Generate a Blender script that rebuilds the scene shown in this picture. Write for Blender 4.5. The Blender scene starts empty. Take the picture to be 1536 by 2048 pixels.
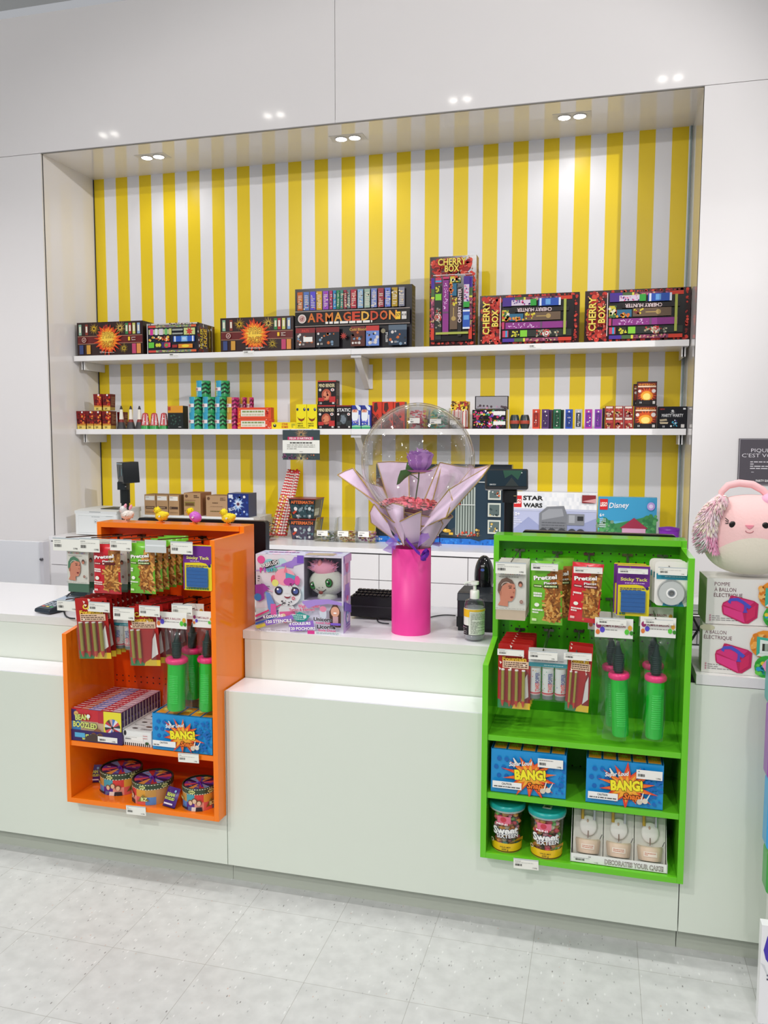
import bpy, math, random
from mathutils import Vector, Matrix
R = random.Random(7)
PI = math.pi
scene = bpy.context.scene
COL = scene.collection

# ------------------------------------------------------------------ camera
CAM = Vector((1.3859, -2.406, 1.5)); YAW = 0.2603; PIT = 0.0887; ROL = 0.0028; FPX = 1629.97
_F = Vector((-math.sin(YAW)*math.cos(PIT), math.cos(YAW)*math.cos(PIT), -math.sin(PIT)))
_R = Vector((math.cos(YAW), math.sin(YAW), 0)); _U = _R.cross(_F)
_R2 = _R*math.cos(ROL) + _U*math.sin(ROL); _U2 = -_R*math.sin(ROL) + _U*math.cos(ROL)
cd = bpy.data.cameras.new('camera'); cam = bpy.data.objects.new('camera', cd); COL.objects.link(cam)
cam.matrix_world = Matrix(((_R2.x, _U2.x, -_F.x, CAM.x), (_R2.y, _U2.y, -_F.y, CAM.y), (_R2.z, _U2.z, -_F.z, CAM.z), (0, 0, 0, 1)))
cd.sensor_fit = 'HORIZONTAL'; cd.sensor_width = 36; cd.lens = FPX*36/1536; cd.clip_start = .05; cd.clip_end = 100
scene.camera = cam
# ------------------------------------------------------------------ view and world
vs = scene.view_settings
vs.view_transform = 'Standard'; vs.look = 'None'; vs.exposure = 0.34; vs.gamma = 1; vs.use_curve_mapping = False
W = bpy.data.worlds.new('world'); scene.world = W; W.use_nodes = True
wn = W.node_tree.nodes['Background']; wn.inputs[0].default_value = (.93, .95, 1, 1); wn.inputs[1].default_value = .34
# ------------------------------------------------------------------ lights (the shop's ceiling spots)
def spot(x, y, z, tx, ty, tz, power, size=2.2, rad=.06, blend=.6, col=(1, .97, .95)):
    l = bpy.data.lights.new('spot_light', 'SPOT'); l.energy = power; l.spot_size = size; l.spot_blend = blend
    l.shadow_soft_size = rad; l.color = col
    o = bpy.data.objects.new('spot_light', l); COL.objects.link(o); o.location = (x, y, z)
    o.rotation_euler = (Vector((tx, ty, tz)) - Vector((x, y, z))).to_track_quat('-Z', 'Y').to_euler()
ZC = 4.4
PAIRS = [(-3.24, -.12), (-1.53, -.08), (.14, -.17), (1.84, -.18), (3.5, -.2)]
for x, y in PAIRS: spot(x, y, ZC-.06, x, y+.25, .8, 62, 2.2)
for x, e in ((-3.0, 120), (-.6, 110), (1.6, 40), (4.0, 20)): spot(x, -5.5, ZC-.06, x*.8, 2.3, 1.4, e, 1.5)
spot(5.3, -2.4, ZC-.06, -.35, 2.8, 2.2, 560, .6, .045, .5)
spot(-1.1, -3.9, ZC-.06, .6, 0, .5, 200, .95, .07)
spot(2.2, -3.0, ZC-.06, 1.7, 0, .5, 95, 1.0, .08)
ar = bpy.data.lights.new('area_light', 'AREA'); ar.shape = 'RECTANGLE'; ar.size = 7; ar.size_y = 3; ar.energy = 46; ar.color = (1, .98, .97)
ao = bpy.data.objects.new('area_light', ar); COL.objects.link(ao); ao.location = (0, -4.2, ZC-.1); ao.rotation_euler = (math.radians(28), 0, 0)

# ------------------------------------------------------------------ where a pixel's sight line meets a plane of the room
def ray(px, py): return _F + _R2*((px-768)/FPX) - _U2*((py-1024)/FPX)
def atY(px, py, Y): d = ray(px, py); return CAM + d*((Y-CAM.y)/d.y)
def atZ(px, py, Z): d = ray(px, py); return CAM + d*((Z-CAM.z)/d.z)
def Xat(px, Y, Z):
    k = (px-768)/FPX; n = _R2 - _F*k
    return CAM.x - (n.y*(Y-CAM.y) + n.z*(Z-CAM.z))/n.x
def Zat(py, X, Y):
    k = (py-1024)/FPX; n = _U2 + _F*k
    return CAM.z - (n.x*(X-CAM.x) + n.y*(Y-CAM.y))/n.z

# ------------------------------------------------------------------ materials
_mc = {}
def lin(c): return c/12.92 if c <= .04045 else ((c+.055)/1.055)**2.4
def rgb(h): h = h.lstrip('#'); h = h if len(h) == 6 else ''.join(c*2 for c in h); return tuple(lin(int(h[i:i+2], 16)/255) for i in (0, 2, 4))
def C(h, rough=.45, metal=0, spec=.5, alpha=1, trans=0, emit=0, noise=0, coat=0, bump=0, nscale=60, ior=1.45):
    k = (h, rough, metal, spec, alpha, trans, emit, noise, coat, bump, nscale, ior)
    if k in _mc: return _mc[k]
    m = bpy.data.materials.new('paint_' + h.strip('#')); m.use_nodes = True
    nt = m.node_tree; b = nt.nodes['Principled BSDF']; c = rgb(h)
    b.inputs['Base Color'].default_value = (*c, 1); b.inputs['Roughness'].default_value = rough
    b.inputs['Metallic'].default_value = metal; b.inputs['Specular IOR Level'].default_value = spec
    b.inputs['Alpha'].default_value = alpha; b.inputs['Transmission Weight'].default_value = trans; b.inputs['IOR'].default_value = ior
    if coat: b.inputs['Coat Weight'].default_value = coat; b.inputs['Coat Roughness'].default_value = .06
    if emit: b.inputs['Emission Color'].default_value = (*c, 1); b.inputs['Emission Strength'].default_value = emit
    if noise or bump:
        tc = nt.nodes.new('ShaderNodeTexCoord'); nz = nt.nodes.new('ShaderNodeTexNoise'); nz.inputs['Scale'].default_value = nscale; nz.inputs['Detail'].default_value = 4
        nt.links.new(tc.outputs['Object'], nz.inputs['Vector'])
        if noise:
            mx = nt.nodes.new('ShaderNodeMix'); mx.data_type = 'RGBA'
            mx.inputs[6].default_value = (*[v*(1-noise) for v in c], 1); mx.inputs[7].default_value = (*[min(1, v*(1+noise)) for v in c], 1)
            nt.links.new(nz.outputs['Fac'], mx.inputs[0]); nt.links.new(mx.outputs[2], b.inputs['Base Color'])
        if bump:
            bp = nt.nodes.new('ShaderNodeBump'); bp.inputs['Strength'].default_value = bump; bp.inputs['Distance'].default_value = .002
            nt.links.new(nz.outputs['Fac'], bp.inputs['Height']); nt.links.new(bp.outputs['Normal'], b.inputs['Normal'])
    _mc[k] = m; return m

def film(name, blend, lo, hi, pw, tint=(.985, .985, .98), rough=.02):
    m = bpy.data.materials.new(name); m.use_nodes = True; nt = m.node_tree; N = nt.nodes; N.remove(N['Principled BSDF'])
    tr = N.new('ShaderNodeBsdfTransparent'); gl = N.new('ShaderNodeBsdfGlossy'); gl.inputs['Roughness'].default_value = rough; lw = N.new('ShaderNodeLayerWeight'); lw.inputs['Blend'].default_value = blend
    p = N.new('ShaderNodeMath'); p.operation = 'POWER'; p.inputs[1].default_value = pw; mp = N.new('ShaderNodeMapRange'); mp.inputs[3].default_value = lo; mp.inputs[4].default_value = hi; mx = N.new('ShaderNodeMixShader'); tr.inputs[0].default_value = (*tint, 1)
    L = nt.links; L.new(lw.outputs['Facing'], p.inputs[0]); L.new(p.outputs[0], mp.inputs[0]); L.new(mp.outputs[0], mx.inputs[0]); L.new(tr.outputs[0], mx.inputs[1]); L.new(gl.outputs[0], mx.inputs[2]); L.new(mx.outputs[0], N['Material Output'].inputs[0]); return m
FILM = film('clear_film', .35, .02, .85, 2.0)
PLAST = film('clear_plastic', .3, .045, .5, 1.6, (.96, .97, .97), .06)
BOTTLE = film('clear_bottle', .4, .06, .6, 1.5, (.93, .94, .95), .04)

# ------------------------------------------------------------------ mesh builder
class G:
    def __init__(s, T=None): s.v = []; s.f = []; s.m = []; s.mats = []; s.sm = []; s.T = T
    def mi(s, m):
        if isinstance(m, str): m = C(m)
        if m not in s.mats: s.mats.append(m)
        return s.mats.index(m)
    def add(s, vs_, fs, m, smooth=False):
        b = len(s.v); i = s.mi(m)
        for p in vs_:
            p = Vector(p); s.v.append(s.T @ p if s.T else p)
        for f in fs: s.f.append([b+k for k in f]); s.m.append(i); s.sm.append(smooth)
        return s
    def box(s, x0, x1, y0, y1, z0, z1, m, faces=None):
        if x0 > x1: x0, x1 = x1, x0
        vs_ = [(x, y, z) for z in (z0, z1) for y in (y0, y1) for x in (x0, x1)]
        fs = {'b': (0, 2, 3, 1), 't': (4, 5, 7, 6), 'f': (0, 1, 5, 4), 'k': (2, 6, 7, 3), 'l': (0, 4, 6, 2), 'r': (1, 3, 7, 5)}
        for k, f in fs.items(): s.add(vs_ if k == 'b' else [], [], m) if False else None
        b = len(s.v)
        for p in vs_:
            p = Vector(p); s.v.append(s.T @ p if s.T else p)
        for k, f in fs.items():
            mm = m.get(k, m['*']) if isinstance(m, dict) else m
            s.f.append([b+q for q in f]); s.m.append(s.mi(mm)); s.sm.append(False)
        return s
    def rbox(s, x0, x1, y0, y1, z0, z1, r, m, n=3, axis='z'):
        # box with rounded vertical (or other axis) edges
        a0, a1, b0, b1, c0, c1 = {'z': (x0, x1, y0, y1, z0, z1), 'y': (x0, x1, z0, z1, y0, y1), 'x': (y0, y1, z0, z1, x0, x1)}[axis]
        p = []
        for cx, cy, st in ((a1-r, b1-r, 0), (a0+r, b1-r, 1), (a0+r, b0+r, 2), (a1-r, b0+r, 3)):
            for k in range(n+1):
                a = (st + k/n)*PI/2; p.append((cx+r*math.cos(a), cy+r*math.sin(a)))
        f3 = {'z': lambda a, b, c: (a, b, c), 'y': lambda a, b, c: (a, c, b), 'x': lambda a, b, c: (c, a, b)}[axis]
        N = len(p); vs_ = [f3(a, b, c0) for a, b in p] + [f3(a, b, c1) for a, b in p]
        s.add(vs_, [list(range(N))[::-1], list(range(N, 2*N))], m)
        return s.add(vs_, [[k, (k+1) % N, N+(k+1) % N, N+k] for k in range(N)], m, True)
    def prism(s, pts, y0, y1, m, axis='y'):
        f3 = {'z': lambda a, b, c: (a, b, c), 'y': lambda a, b, c: (a, c, b), 'x': lambda a, b, c: (c, a, b)}[axis]
        N = len(pts); vs_ = [f3(a, b, y0) for a, b in pts] + [f3(a, b, y1) for a, b in pts]
        return s.add(vs_, [list(range(N)), list(range(N, 2*N))[::-1]] + [[k, N+k, N+(k+1) % N, (k+1) % N] for k in range(N)], m)
    def lathe(s, prof, c, m, n=32, a0=0, a1=2*PI, smooth=True, caps=True):
        cx, cy, cz = c; full = abs(a1-a0-2*PI) < 1e-6; cnt = n if full else n+1
        vs_ = []
        for r, z in prof:
            for k in range(cnt):
                a = a0+(a1-a0)*k/n; vs_.append((cx+r*math.cos(a), cy+r*math.sin(a), cz+z))
        fs = []
        for i in range(len(prof)-1):
            for k in range(n):
                k2 = (k+1) % cnt; fs.append([i*cnt+k, i*cnt+k2, (i+1)*cnt+k2, (i+1)*cnt+k])
        s.add(vs_, fs, m, smooth)
        if caps and full:
            if prof[0][0] > 1e-4: s.add([(cx+prof[0][0]*math.cos(2*PI*k/n), cy+prof[0][0]*math.sin(2*PI*k/n), cz+prof[0][1]) for k in range(n)], [list(range(n))[::-1]], m)
            if prof[-1][0] > 1e-4: s.add([(cx+prof[-1][0]*math.cos(2*PI*k/n), cy+prof[-1][0]*math.sin(2*PI*k/n), cz+prof[-1][1]) for k in range(n)], [list(range(n))], m)
        return s
    def tube(s, pts, r, m, n=8, rs=None):
        pts = [Vector(p) for p in pts]; vs_ = []; N = len(pts); up = None
        for i, p in enumerate(pts):
            d = (pts[min(i+1, N-1)] - pts[max(i-1, 0)]).normalized()
            if up is None: up = Vector((0, 0, 1)) if abs(d.z) < .9 else Vector((1, 0, 0))
            a = d.cross(up).normalized(); b = a.cross(d).normalized(); up = b
            rr = rs[i] if rs else r
            for k in range(n): t = 2*PI*k/n; vs_.append(p + a*(rr*math.cos(t)) + b*(rr*math.sin(t)))
        fs = [[i*n+k, (i+1)*n+k, (i+1)*n+(k+1) % n, i*n+(k+1) % n] for i in range(N-1) for k in range(n)]
        s.add(vs_, fs, m, True)
        return s.add(vs_[:n]+vs_[-n:], [list(range(n)), list(range(n, 2*n))[::-1]], m)
    def ellipsoid(s, c, r, m, n=20, k=14, fn=None, rot=None):
        vs_ = []; fs = []
        for i in range(k+1):
            t = PI*i/k
            for j in range(n):
                a = 2*PI*j/n; p = Vector((math.sin(t)*math.cos(a), math.sin(t)*math.sin(a), math.cos(t)))
                if fn: p = fn(p)
                q = Vector((p.x*r[0], p.y*r[1], p.z*r[2]))
                if rot: q = rot @ q
                vs_.append(Vector(c)+q)
        for i in range(k):
            for j in range(n): fs.append([i*n+j, (i+1)*n+j, (i+1)*n+(j+1) % n, i*n+(j+1) % n])
        return s.add(vs_, fs, m, True)
    def sheet(s, fn, nu, nv, m, smooth=True, col=None, thick=0):
        vs_ = [fn(i/nu, j/nv) for j in range(nv+1) for i in range(nu+1)]
        for j in range(nv):
            for i in range(nu): pass
        fs = [[j*(nu+1)+i, j*(nu+1)+i+1, (j+1)*(nu+1)+i+1, (j+1)*(nu+1)+i] for j in range(nv) for i in range(nu)]
        if col is None: return s.add(vs_, fs, m, smooth)
        b = len(s.v); s.add(vs_, [], '#808080' if not s.mats else s.mats[0])
        for q, f in enumerate(fs):
            i, j = q % nu, q//nu
            s.f.append([b+k for k in f]); s.m.append(s.mi(col((i+.5)/nu, (j+.5)/nv))); s.sm.append(smooth)
        return s
    def build(s, name, origin=(0, 0, 0), parent=None, bevel=0, **tags):
        me = bpy.data.meshes.new(name); o_ = Vector(origin)
        me.from_pydata([tuple(p-o_) for p in s.v], [], s.f)
        for m in s.mats: me.materials.append(m)
        me.polygons.foreach_set('material_index', s.m); me.polygons.foreach_set('use_smooth', s.sm); me.update()
        ob = bpy.data.objects.new(name, me); COL.objects.link(ob)
        if parent is not None: ob.parent = parent
        else: ob.location = o_
        if bevel:
            md = ob.modifiers.new('bevel', 'BEVEL'); md.width = bevel; md.segments = 2; md.limit_method = 'ANGLE'; md.angle_limit = .9
        for k, v in tags.items(): ob[k] = v
        return ob

def thing(name, loc, label, cat, group=None):
    o = bpy.data.objects.new(name, None); COL.objects.link(o); o.location = loc; o.empty_display_size = .05
    o['label'] = label; o['category'] = cat
    if group: o['group'] = group
    return o
def dup(o, loc=None, label=None, group=None, rz=None):
    r = o.copy(); COL.objects.link(r)
    if loc is not None: r.location = loc
    if rz is not None: r.rotation_euler.z = rz
    if label: r['label'] = label
    if group: r['group'] = group
    for c in list(o.children):
        d = c.copy(); COL.objects.link(d); d.parent = r
        for g in list(c.children): e = g.copy(); COL.objects.link(e); e.parent = d
    return r
def struct(o): o['kind'] = 'structure'; return o

# ------------------------------------------------------------------ lettering and printed artwork on a face
_tc = {}
def text_geo(t, bold):
    if (t, bold) in _tc: return _tc[(t, bold)]
    cu = bpy.data.curves.new('lettering', 'FONT'); cu.body = t; cu.size = 1; cu.offset = bold; cu.resolution_u = 2
    ob = bpy.data.objects.new('lettering', cu); COL.objects.link(ob)
    dg = bpy.context.evaluated_depsgraph_get(); me = ob.evaluated_get(dg).to_mesh()
    vs_ = [(v.co.x, v.co.y) for v in me.vertices]; fs = [list(p.vertices) for p in me.polygons]
    ob.evaluated_get(dg).to_mesh_clear(); bpy.data.objects.remove(ob); bpy.data.curves.remove(cu)
    if not vs_: vs_ = [(0, 0), (1, 0), (1, 1)]; fs = [[0, 1, 2]]
    xs = [p[0] for p in vs_]; b = (min(xs), max(xs), min(p[1] for p in vs_), max(p[1] for p in vs_))
    _tc[(t, bold)] = (vs_, fs, b); return _tc[(t, bold)]

class Face:
    """printed face: u,v in 0..1, layers stacked a hair above one another"""
    def __init__(s, g, O=None, U=None, V=None, w=None, h=None, fn=None, step=.00035):
        s.g = g; s.k = 1; s.step = step
        if fn: s.P = fn; s.w = w; s.h = h
        else:
            O, U, V = Vector(O), Vector(U), Vector(V); N = U.cross(V).normalized(); s.w = U.length; s.h = V.length
            s.P = lambda u, v, d: O + U*u + V*v + N*d
    def up(s): s.k += 1; return s
    def put(s, pts, fs, c): s.g.add([s.P(u, v, s.k*s.step) for u, v in pts], fs, c)
    def rect(s, u0, v0, u1, v1, c):
        n = 1 if not getattr(s, 'curved', 0) else max(1, int(abs(u1-u0)*s.curved)+1)
        pts = []; fs = []
        for i in range(n+1): u = u0+(u1-u0)*i/n; pts += [(u, v0), (u, v1)]
        for i in range(n): fs.append([2*i, 2*i+2, 2*i+3, 2*i+1])
        s.put(pts, fs, c); s.k += 1; return s
    def poly(s, pts, c): s.put(pts, [list(range(len(pts)))], c); s.k += 1; return s
    def ell(s, u, v, r, c, ry=None, n=18):
        ru = r/s.w; rv = (ry or r)/s.h
        return s.poly([(u+ru*math.cos(2*PI*k/n), v+rv*math.sin(2*PI*k/n)) for k in range(n)], c)
    def star(s, u, v, r1, r2, n, c, sy=1, jit=0):
        p = []
        for k in range(2*n):
            r = (r1 if k % 2 == 0 else r2)*(1+jit*(R.random()-.5)); a = PI*k/n+.2
            p.append((u+r*math.cos(a)/s.w, v+sy*r*math.sin(a)/s.h))
        s.put([(u, v)]+p, [[0, 1+k, 1+(k+1) % (2*n)] for k in range(2*n)], c); s.k += 1; return s
    def burst(s, u, v, r, n, c, wd=.0012):
        for k in range(n):
            a = 2*PI*k/n+R.random()*.2; q = r*(.6+.4*R.random()); ca, sa = math.cos(a), math.sin(a)
            s.put([(u+(.2*q*ca-wd*sa)/s.w, v+(.2*q*sa+wd*ca)/s.h), (u+(.2*q*ca+wd*sa)/s.w, v+(.2*q*sa-wd*ca)/s.h), (u+q*ca/s.w, v+q*sa/s.h)], [[0, 1, 2]], c)
        s.k += 1; return s
    def dots(s, u0, v0, u1, v1, n, r, cols, jit=.4):
        for k in range(n):
            s.ell(u0+(u1-u0)*R.random(), v0+(v1-v0)*R.random(), r*(1+jit*(R.random()*2-1)), R.choice(cols), n=8); s.k -= 1
            if k % 6 == 5: s.k += .3
        s.k += 1; return s
    def grid(s, u0, v0, u1, v1, nu, nv, cols):
        for j in range(nv):
            for i in range(nu):
                a = u0+(u1-u0)*i/nu; b = v0+(v1-v0)*j/nv
                s.put([(a, b), (a+(u1-u0)/nu, b), (a+(u1-u0)/nu, b+(v1-v0)/nv), (a, b+(v1-v0)/nv)], [[0, 1, 2, 3]], R.choice(cols))
        s.k += 1; return s
    def text(s, t, u, v, w, h, c, bold=.02, rot=0, out=None, ow=.05, shear=0, slope=0):
        """centre (u,v); w,h in metres (w=None natural)"""
        bold = bold*.5 if bold > 0 else bold
        if out:
            s.text(t, u, v, w, h, out, (bold+ow*.45)*2, rot, None, 0, shear, slope)
            if w is None: pass
        vs_, fs, b = text_geo(t, bold); b0 = text_geo(t, 0)[2]
        H = text_geo('H', 0)[2]; hh = H[3]-H[2]
        sy = h/hh; sx = (w/(b0[1]-b0[0])) if w else sy
        cx = (b0[0]+b0[1])/2; cy = hh/2; ca, sa = math.cos(rot), math.sin(rot); pts = []
        for x, y in vs_:
            X = (x-cx)*sx + shear*(y-cy)*sy; Y = (y-cy)*sy + slope*X
            pts.append((u+(X*ca-Y*sa)/s.w, v+(X*sa+Y*ca)/s.h))
        s.put(pts, fs, c); s.k += 1; return s
    def lines(s, u0, v0, u1, v1, n, c, fill=.45):
        for j in range(n):
            a = v0+(v1-v0)*(j+.5)/n; th = (v1-v0)/n*fill/2; x = u0
            while x < u1-.01*(u1-u0):
                L = (u1-u0)*(.05+.13*R.random()); e = min(u1, x+L)
                s.put([(x, a-th), (e, a-th), (e, a+th), (x, a+th)], [[0, 1, 2, 3]], c); x = e+(u1-u0)*.025
                if R.random() < .06: break
        s.k += 1; return s
    def bars(s, u0, v0, u1, v1, c='#202020', n=14):
        x = u0; st = (u1-u0)/n
        for k in range(n):
            wd = st*(.3+.5*R.random()); a = u0+st*k
            s.put([(a, v0), (a+wd, v0), (a+wd, v1), (a, v1)], [[0, 1, 2, 3]], c)
        s.k += 1; return s
    def ring(s, u, v, r0, r1, c, n=20, a0=0, a1=2*PI):
        p = []
        for k in range(n+1):
            a = a0+(a1-a0)*k/n; p += [(u+r0*math.cos(a)/s.w, v+r0*math.sin(a)/s.h), (u+r1*math.cos(a)/s.w, v+r1*math.sin(a)/s.h)]
        s.put(p, [[2*k, 2*k+1, 2*k+3, 2*k+2] for k in range(n)], c); s.k += 1; return s
    def wheel(s, u, v, r, n, cols, rv=None):
        for k in range(n):
            a0 = 2*PI*k/n; a1 = 2*PI*(k+1)/n; q = rv or r
            s.put([(u, v), (u+r*math.cos(a0)/s.w, v+q*math.sin(a0)/s.h), (u+r*math.cos((a0+a1)/2)/s.w, v+q*math.sin((a0+a1)/2)/s.h), (u+r*math.cos(a1)/s.w, v+q*math.sin(a1)/s.h)], [[0, 1, 2, 3]], cols[k % len(cols)])
        s.k += 1; return s
def front(g, w, h): return Face(g, (-w/2, 0, 0), (w, 0, 0), (0, 0, h))
def right(g, w, d, h): return Face(g, (w/2, 0, 0), (0, d, 0), (0, 0, h))
def topf(g, w, d, h): return Face(g, (-w/2, 0, h), (w, 0, 0), (0, d, 0))
def cylf(g, r, h, z0=0, a0=-PI, a1=0, c=(0, 0), r2=None):
    r2 = r if r2 is None else r2
    def fn(u, v, d):
        a = a0+(a1-a0)*u; q = r+(r2-r)*v+d
        return Vector((c[0]+q*math.cos(a), c[1]+q*math.sin(a), z0+h*v))
    f = Face(g, w=abs(a1-a0)*r, h=h, fn=fn); f.curved = 24; return f

def pack(name, label, cat, group, px0, px1, Y, Z, pyt, d, col, art=None, side=None, top=None, rough=.35, kcol=None, rz=0, sidecol=None, topcol=None):
    """printed carton standing at depth Y on height Z, its left and right edge and its top read off the photo"""
    x0 = Xat(px0, Y, Z); x1 = Xat(px1, Y, Z); w = x1-x0; xc = (x0+x1)/2; h = Zat(pyt, xc, Y)-Z
    T = Matrix.Translation((xc, Y, Z)) @ Matrix.Rotation(rz, 4, 'Z'); g = G(T)
    b = C(col, rough)
    g.box(-w/2, w/2, 0, d, 0, h, {'*': b, 'r': C(sidecol or col, rough), 't': C(topcol or sidecol or col, rough)})
    if art: art(front(g, w, h))
    if side: side(right(g, w, d, h))
    if top: top(topf(g, w, d, h))
    o = g.build(name, (xc, Y, Z)); o['label'] = label; o['category'] = cat
    if group: o['group'] = group
    return o
# ================================================================== THE ROOM
YW = 2.297; YB = 2.862; XL = -2.173; XR = 1.854; ZT = 3.34
white = C('#efecec', .07, noise=.01, nscale=3)
white2 = C('#eceae9', .2)
gap = C('#3a3a3a', .6)
def mat_floor():
    m = bpy.data.materials.new('vinyl_tile'); m.use_nodes = True; nt = m.node_tree; N = nt.nodes; L = nt.links
    b = N['Principled BSDF']; b.inputs['Roughness'].default_value = .32
    tc = N.new('ShaderNodeTexCoord')
    def vor(scale, stretch, rot, thr0, thr1):
        mp = N.new('ShaderNodeMapping'); mp.inputs['Scale'].default_value = stretch; mp.inputs['Rotation'].default_value = (0, 0, rot)
        L.new(tc.outputs['Object'], mp.inputs[0])
        v = N.new('ShaderNodeTexVoronoi'); v.inputs['Scale'].default_value = scale; v.inputs['Randomness'].default_value = 1
        L.new(mp.outputs[0], v.inputs['Vector'])
        r = N.new('ShaderNodeMapRange'); r.inputs[1].default_value = thr0; r.inputs[2].default_value = thr1; r.inputs[3].default_value = 1; r.inputs[4].default_value = 0
        L.new(v.outputs['Distance'], r.inputs[0])
        s = N.new('ShaderNodeSeparateColor'); L.new(v.outputs['Color'], s.inputs[0])
        return r.outputs[0], s.outputs[0]
    def mix(a, fac, col):
        x = N.new('ShaderNodeMix'); x.data_type = 'RGBA'
        if isinstance(a, tuple): x.inputs[6].default_value = a
        else: L.new(a, x.inputs[6])
        if isinstance(col, tuple): x.inputs[7].default_value = col
        else: L.new(col, x.inputs[7])
        L.new(fac, x.inputs[0]); return x.outputs[2]
    def mul(a, b_):
        x = N.new('ShaderNodeMath'); x.operation = 'MULTIPLY'; L.new(a, x.inputs[0])
        if isinstance(b_, float): x.inputs[1].default_value = b_
        else: L.new(b_, x.inputs[1])
        return x.outputs[0]
    def gt(a, t):
        x = N.new('ShaderNodeMath'); x.operation = 'GREATER_THAN'; L.new(a, x.inputs[0]); x.inputs[1].default_value = t; return x.outputs[0]
    nz = N.new('ShaderNodeTexNoise'); nz.inputs['Scale'].default_value = 22; nz.inputs['Detail'].default_value = 6; L.new(tc.outputs['Object'], nz.inputs['Vector'])
    rr = N.new('ShaderNodeMapRange'); rr.inputs[1].default_value = .35; rr.inputs[2].default_value = .7; L.new(nz.outputs['Fac'], rr.inputs[0])
    base = mix((*rgb('#c6c8c7'), 1), rr.outputs[0], (*rgb('#d3d5d4'), 1))
    f1, c1 = vor(70, (1, .38, 1), .5, .12, .2); base = mix(base, mul(mul(f1, gt(c1, .62)), .55), (*rgb('#edeeee'), 1))
    f2, c2 = vor(85, (1, .4, 1), -.4, .1, .17); base = mix(base, mul(mul(f2, gt(c2, .55)), .8), (*rgb('#9a9c9d'), 1))
    f3, c3 = vor(62, (1, .4, 1), .9, .07, .13); base = mix(base, mul(mul(f3, gt(c3, .8)), .9), (*rgb('#6d6a6a'), 1))
    f4, c4 = vor(55, (1, .5, 1), .1, .07, .12); base = mix(base, mul(mul(f4, gt(c4, .85)), .7), (*rgb('#c9a89a'), 1))
    br = N.new('ShaderNodeTexBrick'); br.offset = 0; br.squash = 1
    mp = N.new('ShaderNodeMapping'); mp.inputs['Location'].default_value = (-.025, .1, 0)
    L.new(tc.outputs['Object'], mp.inputs[0]); L.new(mp.outputs[0], br.inputs['Vector'])
    br.inputs['Scale'].default_value = 1; br.inputs['Brick Width'].default_value = .3; br.inputs['Row Height'].default_value = .3; br.inputs['Mortar Size'].default_value = .0007
    br.inputs['Color1'].default_value = (1, 1, 1, 1); br.inputs['Color2'].default_value = (.965, .965, .965, 1); br.inputs['Mortar'].default_value = (.55, .53, .5, 1); br.inputs['Bias'].default_value = -.2
    x = N.new('ShaderNodeMix'); x.data_type = 'RGBA'; x.blend_type = 'MULTIPLY'; x.inputs[0].default_value = .9
    L.new(base, x.inputs[6]); L.new(br.outputs['Color'], x.inputs[7])
    L.new(x.outputs[2], b.inputs['Base Color']); return m
struct(G().box(-6, 6, -7, 2.9, -.1, 0, mat_floor()).build('floor'))
struct(G().box(-6, 6, -7, 2.9, ZC+.2, ZC+.3, C('#cfd0cc', .8, noise=.02)).build('ceiling'))
# dropped ceiling field holding the spots
g = G(); g.box(-6, 6, -6.6, 1.2, ZC, ZC+.2, C('#d9d9d6', .8)); struct(g.build('ceiling_dropped'))
# wall panels round the niche, thin dark joints between them
XS = -.169
def panel(name, x0, x1, z0, z1):
    g = G(); g.box(x0+.0015, x1-.0015, YW, YW+.02, z0+.0015, z1-.0015, white)
    g.box(x0, x1, YW+.012, YW+.0195, z0, z1, gap); return struct(g.build(name))
panel('wall_left', -6, XL, 0, ZT)
panel('wall_right', XR, 6, 0, ZT)
panel('wall_upper_left', -6, XS, ZT, 4.2)
panel('wall_upper_right', XS, 6, ZT, 4.2)
# striped niche back, built as printed laminate with a procedural stripe
def mat_stripe():
    m = bpy.data.materials.new('yellow_stripe_laminate'); m.use_nodes = True; nt = m.node_tree; N = nt.nodes; L = nt.links
    b = N['Principled BSDF']; b.inputs['Roughness'].default_value = .3
    tc = N.new('ShaderNodeTexCoord'); sp = N.new('ShaderNodeSeparateXYZ'); L.new(tc.outputs['Object'], sp.inputs[0])
    def M_(op, a, v):
        x = N.new('ShaderNodeMath'); x.operation = op; L.new(a, x.inputs[0]); x.inputs[1].default_value = v; return x.outputs[0]
    t = M_('ADD', sp.outputs[0], 2.1326+.1867/4+.1867*4); t = M_('DIVIDE', t, .1867); t = M_('FRACT', t, 0); t = M_('LESS_THAN', t, .5)
    x = N.new('ShaderNodeMix'); x.data_type = 'RGBA'; x.inputs[6].default_value = (*rgb('#eeeef2'), 1); x.inputs[7].default_value = (*rgb('#f3d31c'), 1)
    L.new(t, x.inputs[0]); L.new(x.outputs[2], b.inputs['Base Color']); return m
struct(G().box(XL-.1, XR+.1, YB, YB+.05, 0, ZT+.1, mat_stripe()).build('wall_niche_back'))
nwhite = C('#efecec', .05, ior=1.6)
struct(G().box(XL-.02, XL, YW+.0195, YB, 0, ZT, nwhite).build('wall_niche_left'))
struct(G().box(XR, XR+.02, YW+.0195, YB, 0, ZT, nwhite).build('wall_niche_right'))
g = G(); g.box(XL, XR, YW+.004, YB, ZT, ZT+.02, nwhite); g.box(XL, XR, YW-.001, YW+.006, ZT-.004, ZT+.002, C('#8b8987', .4)); struct(g.build('ceiling_niche'))
struct(G().box(XL+.001, XL+.006, YB-.006, YB, .8, ZT, gap).build('trim_1'))
struct(G().box(XR-.012, XR-.004, YB-.01, YB, .8, ZT, C('#8fa3a0', .2)).build('trim_2'))

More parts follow.
